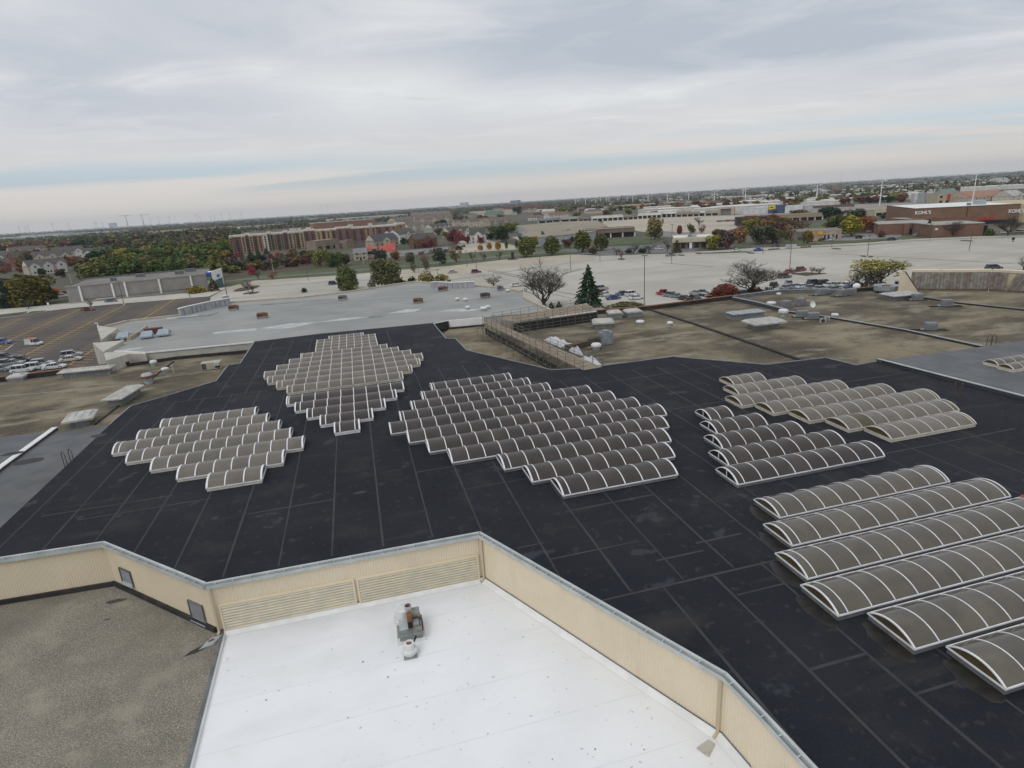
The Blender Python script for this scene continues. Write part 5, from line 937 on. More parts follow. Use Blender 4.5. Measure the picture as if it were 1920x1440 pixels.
p = at(91,573.5); t_ = thing('marker_sign', 'small white marker sign beside the street at left', 'sign', p); MB().box(-.35, .35, -.06, .06, .3, 1.5).build('panel', m_white_pt, t_); MB().box(-.05, .05, -.05, .05, 0, .3).build('post', m_galv, t_)
# ================================================================== trees
def leaf_cloud(seed, n_, s, blobs, squash=1.0):
    r_ = np.random.default_rng(seed); w_ = np.array([b[3]**2 for b in blobs]); w_ = w_/w_.sum(); idx = r_.choice(len(blobs), n_, p=w_); B = np.array(blobs)[idx]
    d = r_.normal(size=(n_, 3)); d /= np.linalg.norm(d, axis=1)[:, None]; rad = r_.uniform(.55, 1.05, n_)**.6; c = B[:, :3]+d*(B[:, 3]*rad)[:, None]*np.array([1, 1, squash])
    a = r_.normal(size=(n_, 3)); a /= np.linalg.norm(a, axis=1)[:, None]; b = np.cross(a, r_.normal(size=(n_, 3))); b /= np.linalg.norm(b, axis=1)[:, None]; sz = s*r_.uniform(.6, 1.4, (n_, 1))
    v = np.stack([c-a*sz-b*sz*.6, c+a*sz-b*sz*.5, c+a*sz*.7+b*sz*.7, c-a*sz*.8+b*sz*.6], 1).reshape(-1, 3)
    return v, np.arange(n_*4).reshape(-1, 4)
def np_mesh(name, v, f, mt):
    me = bpy.data.meshes.new(name); me.from_pydata(v.tolist() if hasattr(v, 'tolist') else v, [], f.tolist() if hasattr(f, 'tolist') else f); me.materials.append(mt); me.update(); return me
def round_blobs(seed, k, lo=.24, hi=.36, flat=1.0, taper=0.0):
    r_ = np.random.default_rng(seed); out = [(0, 0, .5, .34)]
    for i in range(k):
        a = r_.uniform(0, 6.28); z = r_.uniform(.2, .82); q = .27*(1-taper*(z-.2)); out.append((q*math.cos(a)*r_.uniform(.5, 1.1), q*math.sin(a)*r_.uniform(.5, 1.1), z, r_.uniform(lo, hi)*.72*(1-taper*.5*(z-.3))))
    return out
CR = {}
def crown(kind, var):
    k = (kind, var)
    if k in CR: return CR[k]
    sd = var*17+hash(kind) % 1 + len(kind)*5
    if kind == 'round': v, f = leaf_cloud(sd, 1500, .042, round_blobs(sd, 12))
    elif kind == 'far': v, f = leaf_cloud(sd, 320, .085, round_blobs(sd, 8))
    elif kind == 'dense': v, f = leaf_cloud(sd, 4200, .028, round_blobs(sd, 16, taper=.4))
    elif kind == 'oval': v, f = leaf_cloud(sd, 1400, .040, [(0, 0, z, .36*(1-.55*abs(z-.38)/.6)*1.05) for z in (.2, .32, .45, .58, .7, .82)]+round_blobs(sd, 5, taper=.6))
    elif kind == 'shrub': v, f = leaf_cloud(sd, 420, .06, [(x, y, .36, .27) for x, y in ((-.22, 0), (.2, .1), (0, -.2), (.05, .2))]+[(0, 0, .55, .3)])
    elif kind == 'thin': v, f = leaf_cloud(sd, 250, .030, round_blobs(sd, 12, .2, .3))
    elif kind in ('cone', 'spruce'):
        r_ = np.random.default_rng(sd); n_ = 520 if kind == 'cone' else 6000; s = .05 if kind == 'cone' else .017; z = 1-np.sqrt(r_.uniform(0.0, 1, n_)); lay = 9 if kind == 'spruce' else 6
        if kind == 'spruce': z = np.clip((np.floor(z*lay)+r_.uniform(0, 1, n_)**1.6)/lay, 0, .995)
        ph = r_.uniform(0, 6.28, n_); lob = 1+.28*np.sin(ph*5+z*23)+.22*np.sin(ph*3+z*11)+.14*np.sin(ph*9-z*31); fr = (z*lay) % 1
        rr = .5*(1-z)**.85*r_.uniform(.35, 1.0, n_)**.5*lob*(1-.45*fr if kind == 'spruce' else 1); c = np.stack([rr*np.cos(ph), rr*np.sin(ph), z-rr*.10], 1)
        out = np.stack([np.cos(ph), np.sin(ph), -.35+r_.uniform(-.3, .3, n_)], 1)+r_.normal(size=(n_, 3))*.35; out /= np.linalg.norm(out, axis=1)[:, None]; b = np.cross(out, r_.normal(size=(n_, 3))); b /= np.linalg.norm(b, axis=1)[:, None]; sz = s*r_.uniform(.7, 1.5, (n_, 1))
        v = np.stack([c-out*sz*1.5-b*sz*.5, c-out*sz*1.2+b*sz*.5, c+out*sz*1.6+b*sz*.4, c+out*sz*1.5-b*sz*.4], 1).reshape(-1, 3); f = np.arange(n_*4).reshape(-1, 4)
    v = np.array(v); s_ = np.percentile(np.abs(v[:, :2]), 98.5); v[:, :2] *= .5/s_; z0, z1 = np.percentile(v[:, 2], (1.5, 99)); v[:, 2] = (v[:, 2]-z0)/(z1-z0)
    CR[k] = np_mesh('crown', v, f, m_leaf); return CR[k]
def branch_mesh(seed, levels, spread, k0=5, leaf_out=None, upw=.24, r0=.022):
    r_ = random.Random(seed); mb = MB(); tips = []
    def grow(p, d, L, rad, lv):
        pts = [p]; q = p
        for i in range(3):
            d = (d+Vector((r_.gauss(0, .16), r_.gauss(0, .16), r_.gauss(0, .10)+upw*.12))).normalized(); q = q+d*L/3; pts.append(q)
        mb.tube(pts, [rad, rad*.85, rad*.7, rad*.5], 4 if lv else 6, cap=False)
        if lv >= levels: tips.append(q); return
        for k in range(k0 if lv == 0 else r_.choice((3, 3, 4))):
            a = r_.uniform(0, 6.28); sd_ = Vector((math.cos(a), math.sin(a), 0)); nd = (d*(.75)+sd_*spread*r_.uniform(.7, 1.2)+Vector((0, 0, upw))).normalized(); t_ = pts[r_.choice((2, 3, 3))] if lv else pts[r_.choice((1, 1, 2, 3))]
            grow(t_, nd, L*r_.uniform(.62, .86), rad*.6, lv+1)
    grow(Vector((0, 0, 0)), Vector((0, 0, 1)), .24, r0, 0); return mb, tips
TRUNK = MB().tube([(0, 0, 0), (.01, 0, .5), (0, .01, 1)], [.03, .022, .016], 6).mesh('trunk', m_bark)
BR = {}
def bare(var, big):
    k = (var, big)
    if k not in BR:
        mb, tips = branch_mesh(var*3+11, 6 if big else 5, .78, 8 if big else 5, r0=.020 if big else .026)
        zs = [v[2] for v in mb.v]; xs = [abs(v[0]) for v in mb.v]+[abs(v[1]) for v in mb.v]; hz, hx = max(zs), sorted(xs)[int(len(xs)*.985)]
        mb.v = [(x/hx*.5, y/hx*.5, z/hz) for x, y, z in mb.v]; BR[k] = mb.mesh('branches', m_bark)
    return BR[k]
VAR = [0]
def tree(label, x, y, yt, wpx, kind, col, group=None, tf=.18, p=None, h=None, w_=None, name=None):
    p = at(x, y) if p is None else p; d_ = (p-Vector((0, 0, HC))).dot(fw); h = h or max(1.2, hgt(x, y, yt)); w_ = w_ or wpx*d_/F; VAR[0] += 1; v = VAR[0] % 4
    nm = name or {'cone': 'evergreen_tree', 'spruce': 'spruce_tree', 'shrub': 'shrub', 'bare': 'bare_tree', 'bigbare': 'bare_tree'}.get(kind, 'tree')
    t_ = thing(nm, label, 'shrub' if kind == 'shrub' else 'tree', p, (VAR[0]*1.7) % 6.28, group)
    if kind in ('bare', 'bigbare'):
        obj('branches', bare(v % 2, kind == 'bigbare'), t_, scale=(w_, w_, h)); obj('trunk', TRUNK, t_, scale=(h*.8, h*.8, h*.2)); return t_
    if kind == 'shrub': obj('crown', crown(kind, v), t_, scale=(w_, w_, h*1.15), color=col); obj('stem', TRUNK, t_, scale=(h*.6, h*.6, h*.35)); return t_
    if kind in ('cone', 'spruce'): tf = .05
    if kind == 'dense': tf = .03
    obj('crown', crown(kind, v), t_, loc=(0, 0, h*tf*.7), scale=(w_, w_, h*(1-tf*.7)), color=col); obj('trunk', TRUNK, t_, scale=(h*.8, h*.8, h*max(tf, .3)))
    if kind == 'thin': obj('branches', bare(v % 2, False), t_, scale=(w_*.95, w_*.95, h*.97))
    return t_
G_, OL, YG, YE, ORG, REDT, DKE, BRN, PUR, GRB = (.062,.088,.028), (.105,.105,.034), (.15,.15,.034), (.25,.17,.035), (.17,.082,.035), (.135,.036,.036), (.022,.044,.024), (.12,.078,.045), (.11,.05,.05), (.075,.075,.050)
t_ = tree('big bare branching tree at the corner of the pale roof', 1022,577,486,96,'bigbare',BRN)
tree('big bare brown tree behind the curved grey parapet', 1405,552,485,112,'bigbare',BRN)
tree('tall dark green spruce beside the parked cars', 1104,575,503,50,'spruce',DKE)
# the yellow tree with two stems
p = at(1640,546); h = hgt(1640,546,482); t_ = thing('yellow_tree', 'open yellow green tree with forked stems next to the fin wall', 'tree', p); d_ = (p-Vector((0, 0, HC))).dot(fw); W = 118*d_/F
for sx, rx, vv in ((-.24, .30, 0), (.20, .33, 1)):
    br = obj('branches', bare(vv, False), t_, loc=(sx*W*.45, 0, 0), scale=(rx*2*W, rx*2*W, h*.95)); c = obj('crown', crown('thin', vv), br); c.scale = (1.05, 1.05, .44); c.location = (0, 0, .52); c.color = (.21, .18, .05, 1)
    c2 = obj('crown', crown('thin', vv+2), br); c2.scale = (.8, .8, .36); c2.location = (.1, 0, .62); c2.color = (.18, .16, .05, 1)
    obj('trunk', TRUNK, t_, loc=(sx*W*.3, 0, 0), scale=(h*.7, h*.7, h*.5))
D1 = [('dark red leaved bush below the big bare brown tree',1359,561,535,56,'dense',(.115,.038,.030)),('small red brown bush right of the bare trunk',1416,552,539,28,'shrub',(.108,.041,.034)),
('round olive evergreen left of its larger neighbour beyond the pale roof',653,543,500,42,'dense',(.078,.088,.035)),('larger olive evergreen beyond the pale roof',724,538,487,54,'dense',(.101,.101,.049)),('spreading dark juniper at the foot of the larger evergreen',742,537,523,42,'shrub',DKE),('small grey twiggy bush between the two round evergreens',698,540,525,14,'shrub',(.135,.128,.115)),
('yellow brown bush left of the right sign wall',800,532,512,32,'shrub',(.176,.149,.068)),('olive bush behind the right sign wall',828,532,517,32,'shrub',(.135,.128,.047)),('small bare reddish tree on the far drive',926,536,513,32,'bare',BRN),('dark little conifer in front of the big bare tree, left one',1034,579,567,12,'cone',DKE),('dark little conifer in front of the big bare tree, right one',1048,577,565,12,'cone',DKE),('long low hedge right of the spruce',1172,577,570,72,'shrub',(.074,.068,.038)),
('reddish sapling on the island by the grey store',463,542,523,20,'bare',PUR),('thin sapling right of the island lamp post',474,550,529,12,'bare',BRN),('thin bare tree at the edge of the scrub by the lot',485,525,499,11,'bare',BRN),('small orange brown tree at the lawn corner',512,524,509,20,'thin',(.189,.101,.054)),('bare sapling left on the planting island',1487,514,500,20,'bare',BRN),('bare sapling right of the island lamp post',1521,513,499,15,'bare',BRN),('bare sapling farthest right on the planting island',1537,513,499,22,'bare',BRN),('tiny dark shrub beyond the pale roof edge',571,548,541,12,'shrub',DKE),('low dark shrub on the far drive by the roof edge',773,530,520,16,'shrub',DKE),
('grey green tree left of the lawn lamp post',770,497,474,16,'round',GRB),('brown sapling on the far drive, left of two',777,512,492,13,'thin',BRN),('brown sapling on the far drive, right of two',801,509,490,13,'thin',BRN),('bare dark tree by the white vans on the lawn',797,505,478,18,'thin',GRB),('dark grey green tree on the lawn before the white van',825,497,466,24,'round',(.054,.061,.047)),('orange brown half bare tree on the lawn',856,492,460,25,'thin',(.189,.115,.054)),('thin bare tree on the lawn, left of the maroon suv',886,490,470,13,'bare',BRN),('thin bare tree on the lawn, right of the street lamp',907,488,471,13,'bare',BRN),('thin bare tree on the lawn before the hedge',936,487,471,15,'bare',BRN),
('small orange tree, left of the three in the sunlit lot',901,470,459,10,'oval',(.297,.176,.047)),('small orange tree, middle of the three by the lot',918,468,455,10,'oval',(.270,.155,.047)),('small orange tree, right and largest of the three by the lot',934,469,453,12,'oval',(.270,.162,.047)),('slim dark green tree right of the orange trees',950,467,452,6,'oval',G_),('slim dark green tree beside the round green tree',969,467,451,6,'oval',G_),
('round green tree, first of four along the road',988,482,445,30,'oval',(.084,.095,.030)),('round green tree, second of four along the road',1035,478,444,30,'oval',(.078,.089,.027)),('round green tree, third and tallest of four along the road',1092,473,434,31,'oval',(.086,.089,.027)),('round green tree, last of four along the road',1127,470,440,26,'oval',(.076,.084,.027)),
('grey green conifer behind the first round green trees',1018,455,434,18,'cone',(.061,.074,.061)),('olive orange tree before the brown flat roof',1061,446,431,20,'round',(.149,.115,.041)),('yellow green tree left of the first round green tree',1003,465,444,14,'round',YG),('small dark green tree by the brown hedge',1072,456,444,14,'round',DKE),('brown bush between the round green trees',1063,464,449,18,'round',(.101,.070,.047)),('brown bush at the last round green tree',1111,477,462,16,'round',(.101,.068,.054)),('dark hedge tree left of the pale pole',1040,461,448,16,'round',DKE),
('bare dark tree on the lot edge, first of three',1156,479,461,18,'bare',PUR),('bare dark tree on the lot edge, second of three',1187,477,456,24,'bare',BRN),('bare dark tree on the lot edge, third and widest',1218,475,454,27,'bare',BRN),('low dark juniper between bare trees, left one',1179,475,467,13,'shrub',DKE),('low dark juniper between bare trees, right one',1204,474,466,17,'shrub',DKE),('red leaved sapling on a lot island',1165,486,469,8,'thin',(.216,.081,.068)),
('tall olive half bare tree behind the lot edge',1227,449,409,30,'round',(.162,.135,.068)),('pale bare tree on the far plaza lot',1311,424,406,18,'bare',BRN),('olive tree before the dark arch',1295,438,420,14,'round',OL),('red brown tree on the far plaza edge',1274,440,423,10,'oval',(.135,.047,.034)),('dark red tree beside the olive tree',1316,438,421,14,'thin',(.135,.041,.054)),('bare grey tree left of the bank',1251,473,448,15,'bare',BRN),('brown tipped dark spruce left of the bank',1269,474,451,18,'cone',(.068,.061,.034)),
('yellow green tree before the white roofed bank',1338,468,441,29,'round',(.176,.169,.038)),('dark purple brown tree right of the bank',1363,467,432,36,'round',(.088,.057,.057)),('orange brown tree behind the purple one',1385,456,430,28,'round',(.203,.101,.047)),('brown tree behind the bank roof',1347,448,430,26,'round',(.135,.081,.047)),
('wide dark grey green tree right of the lawn',1427,457,424,42,'round',(.061,.068,.046)),('olive tree beside the wide dark one',1456,454,429,26,'round',(.101,.101,.047)),('brown olive tree on the lawn edge',1471,450,431,16,'round',(.121,.095,.047)),('pale brown half bare tree on the lawn',1482,456,421,22,'thin',(.189,.135,.081)),('reddish brown bare tree on the far lawn',1505,433,409,28,'thin',(.128,.074,.068)),('brown tree at the far lawn left end',1468,424,407,24,'thin',(.115,.081,.061)),('olive crowned tree before the tan shops',1497,408,394,38,'round',(.101,.088,.047)),('small olive yellow tree before the yellow signs',1514,456,433,18,'oval',(.135,.101,.030)),
('dark pine left one of the clump behind the lots',1548,410,389,26,'round',DKE),('dark pine right one of the clump behind the lots',1564,410,390,26,'round',(.027,.047,.035)),('bright yellow green tree left of the red orange one',1595,443,407,37,'oval',(.203,.182,.030)),('dark green tree with a yellow top behind the lots',1570,431,401,40,'round',(.095,.101,.035)),('red orange tree left of the low brick building',1622,436,407,29,'round',(.203,.074,.038)),('dark olive tree behind the red orange one',1604,418,392,36,'round',(.068,.065,.047)),
('dark little evergreen by the brick wall, left of a pair',1664,439,420,13,'cone',DKE),('dark little evergreen by the brick wall, right of a pair',1678,438,419,15,'cone',DKE),('brown purple bush in the brick lot',1652,445,434,13,'shrub',PUR),('dark conical evergreen at the brick corner',1739,442,413,18,'cone',DKE),('bare dark tree before the long brick wall',1785,444,409,36,'bigbare',BRN),('bare pinkish tree at the right end before the brown store',1889,442,402,42,'bigbare',BRN),('green shrub at the right end of the brick wall',1855,442,431,17,'shrub',G_),('dark round shrub left of the brown store',1697,409,397,20,'shrub',DKE),('dark shrub row behind the low brick roof',1664,409,400,26,'shrub',DKE),('pink brown twiggy tree cut by the right edge of the lot',1918,507,479,26,'bare',BRN),
('big yellow orange tree at the left by the grey store',66,571,517,72,'dense',(.085,.074,.022)),('dark evergreen mass in front of the yellow orange tree',25,575,549,48,'dense',(.030,.046,.027)),('dark tree at the left edge above the trailer',12,556,522,26,'round',(.047,.047,.038)),('orange red shrub right of the yellow orange tree',106,553,541,12,'shrub',(.351,.095,.027)),('small dark tree in front of the trailer',54,579,563,16,'thin',(.054,.068,.054)),('dark brown green cypress at the grey store front',401,546,521,21,'cone',(.068,.057,.035)),('yellow hedge before the grey store wall',369,549,538,36,'shrub',(.189,.142,.027)),('bare sapling on the dark lot edge',170,577,557,12,'bare',BRN)]
for a in D1: tree(*a)
for i, (x, y, yt, w_, c) in enumerate(((424,484,470,14,DKE),(437,489,467,13,DKE),(454,484,472,9,PUR),(471,484,470,13,DKE),(486,487,468,13,DKE),(500,478,465,12,DKE),(493,486,478,7,DKE))): tree(('dark cone shrub left of the condo block corner','tallest dark cone shrub before the condo left end','purple cone shrub between the dark ones','dark cone shrub before the condo, fourth from left','dark cone shrub left of the white condo stripe','dark cone shrub just before the white condo stripe','tiny dark cone shrub by the condo drive')[i], x, y, yt, w_, 'cone', c, 'cone shrubs before the condo block')
for x, y, yt, w_, lb in ((446,482,473,9,'pink shrub beside the tall dark cone'),(521,481,474,11,'red shrub on the condo drive, left one'),(544,480,472,10,'red shrub on the condo drive, right one'),(636,478,472,9,'dark red shrub beside the tan low block'),(474,515,499,14,'maroon bush at the near edge of the scrub')): tree(lb, x, y, yt, w_, 'shrub', (.270,.041,.068))
for i in range(26):
    x = 424+i*6.3+random.uniform(-3, 3); y = 516-(x-424)*.10+random.uniform(-6, -1)-(i % 3)*5; tree('bush of the dark brown scrub between the condo drive and the lawn', x, y, y-random.uniform(14, 22), random.uniform(16, 26), 'far', random.choice((PUR, BRN, DKE, (.074,.068,.054), (.095,.068,.061), OL)), 'bushes of the dark scrub', .05)
for x, y, yt, w_, c, lb in ((590,497,470,22,OL,'olive tree at the left of the group by the tan gabled house'),(603,499,466,26,(.149,.149,.054),'yellow olive tree in the group by the tan gabled house'),(618,499,471,20,OL,'olive tree in the middle of the group by the tan gabled house'),(632,500,473,24,G_,'green tree at the right of the group by the tan gabled house'),(650,498,476,16,GRB,'grey green tree touching the tan gabled house'),(626,501,488,16,DKE,'low dark bush under the olive group'),(714,494,468,28,(.054,.061,.054),'dark bluish tree in front of the red roof'),(741,488,471,16,(.149,.074,.034),'orange brown tree right of the red roof'),(757,459,446,12,DKE,'dark green tree by the white houses'),(768,462,447,12,G_,'green tree left of the brick gable'),(778,466,452,11,(.149,.121,.054),'yellow olive tree left of the brick gable'),(850,457,431,22,(.12,.035,.042),'wine red maple, left one of the maple row'),(862,458,433,20,(.203,.068,.081),'pinkish maple in the middle of the maple row'),(877,457,443,12,REDT,'small crimson maple at the right of the row'),(902,457,444,12,REDT,'crimson maple beside the white gabled house'),(797,465,454,12,(.12,.035,.042),'crimson shrub on the brick gable, left'),(808,465,450,14,(.12,.035,.042),'crimson shrub on the brick gable, right'),(925,438,424,24,G_,'green tree in the hedge behind the maples'),(941,453,424,30,(.041,.061,.032),'largest dark green tree behind the orange trees'),(955,437,418,22,(.115,.121,.034),'yellow green tree behind the dark green one'),(966,432,417,14,YG,'small yellow green tree by the pale blue walls'),(981,457,441,18,DKE,'dark tree before the pale blue wall'),(920,450,437,16,DKE,'dark shrub tree behind the white gabled house'),(830,432,418,12,G_,'dark tree between the townhouses'),(822,441,428,16,(.121,.095,.041),'brownish tree behind the brick gable'),(836,447,434,14,YG,'yellow green bush left of the maples'),(970,402,388,18,DKE,'dark tree behind the far beige church'),(890,404,398,9,DKE,'dark bush before the far beige church'),(1226,404,396,14,OL,'olive tree over the plaza roof, right one'),(1178,403,391,14,YG,'light green tree over the plaza roof, left one'),(1082,410,397,16,(.149,.135,.054),'yellow olive tree behind the plaza dark shops'),(1140,404,393,18,(.135,.108,.054),'brownish tree behind the plaza facade')): tree(lb, x, y, yt, w_, 'round' if w_ > 13 else 'far', c)
for x, y, yt, w_, c, lb in ((7,513,503,16,ORG,'orange bush at the foot of the left brick house'),(37,512,500,10,ORG,'orange bush right of the left brick house'),(51,511,499,12,YG,'yellow bush beside the white gabled townhouse'),(82,520,503,13,DKE,'dark cone tree before the white and brick townhouse'),(115,521,505,16,(.047,.034,.041),'dark purple tree before the white and brick townhouse'),(133,491,476,14,REDT,'crimson maple before the beige townhouses'),(47,497,484,9,REDT,'red tree between the left townhouses'),(55,496,481,12,DKE,'dark tree right of the brick house'),(155,497,484,10,DKE,'dark tree before the right townhouses'),(146,498,487,12,DKE,'dark tree left of the right townhouses'),(165,503,492,20,(.203,.095,.061),'pink orange bush behind the street lamp'),(32,545,530,16,(.068,.061,.047),'brown tree by the small white shed'),(16,532,522,14,BRN,'brown bush above the small white shed')): tree(lb, x, y, yt, w_, 'round', c)
PAL = [G_, G_, DKE, (.05,.08,.03), OL, YG, YG, (.09,.105,.03), (.21,.155,.035), (.05,.08,.035)]
MASS = [[], [], [], 0]
def wood(n_, x0, x1, ya, yb, slope, wmin, wmax, hm, lab, grp, pal=PAL, kinds=('round', 'round', 'far'), mass=False):
    for k in range(n_):
        x = random.uniform(x0, x1); f = random.random(); y = ya+(yb-ya)*f-slope*(x-x0); p = at(x, y)
        if mass:
            me = crown('far', k % 4); v = np.empty(len(me.vertices)*3); me.vertices.foreach_get('co', v); v = v.reshape(-1, 3); h = random.uniform(.75, 1.2)*hm; w_ = random.uniform(wmin, wmax); c = random.choice(pal)
            MASS[0].append(v*np.array([w_, w_, h])+np.array([p.x, p.y, h*.05])); MASS[1].append(np.arange(len(v)).reshape(-1, 4)+MASS[3]); MASS[3] += len(v); MASS[2].append(np.tile([*c, 1], (len(v), 1))); continue
        tree(lab, x, y, y, 0, random.choice(kinds), random.choice(pal), grp, .1, p, random.uniform(.75, 1.2)*hm, random.uniform(wmin, wmax))
wood(44, 165, 410, 512, 528, .03, 9, 15, 9, 'leafy tree of the mixed green wood behind the grey store', 'trees of the wood behind the grey store', [G_, (.05,.08,.03), DKE, (.07,.09,.03), OL, G_, (.10,.085,.04)])
wood(44, 190, 425, 486, 508, .06, 13, 20, 11, 'tree of the green and yellow wood left of the condo block', 'trees of the wood left of the condo block')
wood(30, 0, 220, 466, 474, .02, 18, 28, 12, 'tree of the autumn belt behind the far left townhouses', 'trees behind the left townhouses', [DKE, BRN, OL, (.16,.11,.03), PUR, (.13,.10,.03)], mass=True)
wood(40, 100, 440, 455, 466, .05, 22, 34, 13, 'tree of the darker far wood below the beige far block', 'trees of the far left wood', [DKE, (.025,.035,.022), G_, OL, BRN], mass=True)
# canopy of the plain out to the horizon: reads as one mass
def canopy(n_, name, label):
    r_ = np.random.default_rng(5); V = []; Fc = []; o = 0
    def near(x): return np.interp(x, [-200, 0, 200, 420, 440, 620, 770, 800, 960, 1100, 1250, 1500, 1700, 1920, 2100], [466, 464, 474, 466, 438, 424, 414, 408, 398, 394, 386, 378, 366, 352, 345])
    xs = r_.uniform(-250, 2170, n_); hz = 437-119*xs/1920; u = r_.uniform(0, 1, n_)**1.9; ys = hz+.5+(near(xs)-hz-1)*u
    for x, y in zip(xs, ys):
        if x > 1200 and y-(437-119*x/1920) > 6 and r_.uniform() < .72: continue
        p = at(x, y); d_ = p.length; k = 7 if d_ > 1800 else 12; sc_ = max(7, min(30, d_*.0045)); hh = r_.uniform(6, 13)
        c = r_.normal(size=(k, 3))*np.array([sc_*.5, sc_*.5, hh*.22])+np.array([p.x, p.y, hh*.5]); c[:, 2] = np.clip(c[:, 2], 1, hh); s = np.array([sc_*.42, sc_*.42, hh*.28])
        a = r_.normal(size=(k, 3)); b = r_.normal(size=(k, 3)); V.append(np.stack([c+a*s*.7, c+b*s*.7, c-(a+b)*s*.6], 1).reshape(-1, 3)); Fc.append(np.arange(k*3).reshape(-1, 3)+o); o += k*3
    V = np.concatenate(V); Fc = np.concatenate(Fc); me = np_mesh('canopy', V, Fc, M('far_canopy', (.062,.080,.038), (.125,.108,.056), .004, 6, .35, .65, rough=.95, spec=.1, island=.55, layers=[('noise', .03, 4, .60, .68, (.11,.04,.03), .4), ('noise', .02, 4, .54, .66, (.13,.115,.035), .6)]))
    me.polygons.foreach_set('use_smooth', [False]*len(me.polygons)); o_ = obj(name, me, kind='stuff'); tag(o_, label, 'woods'); return o_
canopy(24000, 'far_woods', 'brown green woods and hedges of the plain stretching to the horizon')

TOWN = [G_, DKE, BRN, OL, (.13,.07,.04), (.11,.04,.036), YG, (.15,.10,.05), PUR, (.09,.075,.05)]
wood(70, 1245, 1700, 385, 398, .04, 9, 17, 8, 'small street tree among the far shops left of the brown store', 'street trees among the far shops', TOWN, mass=True)
wood(46, 960, 1240, 392, 402, .03, 10, 18, 9, 'small tree among the far roofs behind the plaza', 'trees among the far roofs behind the plaza', TOWN, mass=True)
wood(36, 770, 960, 408, 425, .05, 9, 14, 8, 'small tree among the townhouses right of the condo block', 'trees among the middle townhouses', TOWN, ('far', 'round'))
wood(34, 0, 200, 476, 508, .02, 8, 13, 7, 'small garden tree among the left townhouses', 'garden trees of the left townhouses', TOWN, ('far', 'round'))
wood(16, 1390, 1500, 425, 440, .03, 9, 14, 8, 'brown and green tree on the lawns before the dark restaurant', 'trees on the lawns before the dark restaurant', TOWN, ('thin', 'round'))

me = np_mesh('far_trees', np.concatenate(MASS[0]), np.concatenate(MASS[1]), None) if False else bpy.data.meshes.new('far_trees')
me.from_pydata(np.concatenate(MASS[0]).tolist(), [], np.concatenate(MASS[1]).tolist()); ca_ = me.color_attributes.new('tint', 'FLOAT_COLOR', 'POINT'); ca_.data.foreach_set('color', np.concatenate(MASS[2]).ravel())
mf = m_leaf.copy(); mf.name = 'foliage_far'; t_ = mf.node_tree
for n_ in list(t_.nodes):
    if n_.type == 'OBJECT_INFO':
        an = t_.nodes.new('ShaderNodeVertexColor'); an.layer_name = 'tint'
        for l_ in list(n_.outputs['Color'].links): t_.links.new(an.outputs[0], l_.to_socket)
me.materials.append(mf); me.update(); o_ = obj('far_trees', me, kind='stuff'); tag(o_, 'mass of small autumn trees scattered through the far town and woods', 'trees')
# ================================================================== buildings of the town
WIN = {}
def bld(name, label, x0, y0, x1, y1, yt, D, wall, roof, rows=0, cols=0, ww=.5, wh=.55, group=None, cat='building', par=.5, parc=None, h=None, x2=None, wcol=None):
    a, b = at(x0, y0), at(x1, y1); d_ = b-a; L_ = d_.length; rz = math.atan2(d_.y, d_.x); h = h or max(3.0, hgt(x0, y0, yt)); t_ = thing(name, label, cat, a, rz, group)
    MB().box(0, L_, 0, D, -.3, h-.3).build('wall', m_tintm, t_, color=wall); MB().box(.1, L_-.1, .1, D-.1, h-.29, h-.1).build('roof', m_tintm, t_, color=roof)
    mb = MB(); e = .12; mb.box(-e, L_+e, -e, .3, h-.3+.01, h+par*.5); mb.box(-e, L_+e, D-.3, D+e, h-.29, h+par*.5); mb.box(-e, .3, .3, D-.3, h-.29, h+par*.5); mb.box(L_-.3, L_+e, .3, D-.3, h-.29, h+par*.5); mb.build('parapet', m_tintm, t_, color=parc or wall)
    if rows:
        k = ('win', round(L_/cols*ww, 1), round(h/rows*wh, 1))
        if k not in WIN: WIN[k] = MB().box(-k[1]/2, k[1]/2, -.08, .02, 0, k[2]).mesh('window', m_glass)
        for r_ in range(rows):
            for c in range(cols): obj('window', WIN[k], t_, loc=(L_*(c+.5)/cols, 0, (h-.4)*(r_+.18)/rows if rows > 1 else .4))
    t_['L'] = L_; t_['H'] = h; return t_
TAN, CRM, WHB, BRK, GRYB, DRK = (.36,.30,.22), (.52,.47,.36), (.66,.65,.61), (.19,.085,.06), (.30,.30,.30), (.07,.065,.065)
# 1 the long grey store with the coloured front
a, b = at(131,569.5), at(392,543); h = hgt(131,569.5,537); d_ = b-a; L_ = d_.length; rz = math.atan2(d_.y, d_.x)
gs = thing('grey_store', 'long low grey block store with pale pilasters beside the dark lot', 'store building', a, rz)
bk = at(187,521,h); M3 = Matrix.Rotation(-rz, 3, 'Z'); D = max(25, (M3 @ (bk-a)).y)
m_gs = M('store_block', (.275,.262,.245), (.235,.225,.212), .3, 7, rough=.9, coord='obj', layers=[('noise', 2.2, 3, .5, .7, (.31,.295,.275), .4, (.3, 1, 1))])
MB().box(0, L_, 0, D, -.2, h-.35).build('wall', m_gs, gs); MB().box(.3, L_-.3, .5, D-.3, h-.345, h-.2).build('roof', M('store_roof', (.15,.142,.13), (.20,.188,.172), .1, 7, rough=.9), gs)
MB().box(-.2, L_+.2, -.25, .4, h-.34, h+.25).build('parapet', M('store_coping', (.33,.31,.28), (.28,.265,.24), .4, rough=.9), gs); MB().box(-.2, L_+.2, D-.4, D+.25, h-.34, h+.5).build('parapet', m_curb_dk, gs); MB().box(-.2, .3, .4, D-.4, h-.34, h+.3).build('parapet', m_curb_dk, gs)
for f in (.09, .31, .40, .645, .88): MB().box(L_*f-.35, L_*f+.35, -.6, .001, -.1, h-.3).build('pilaster', m_white_pt, gs)
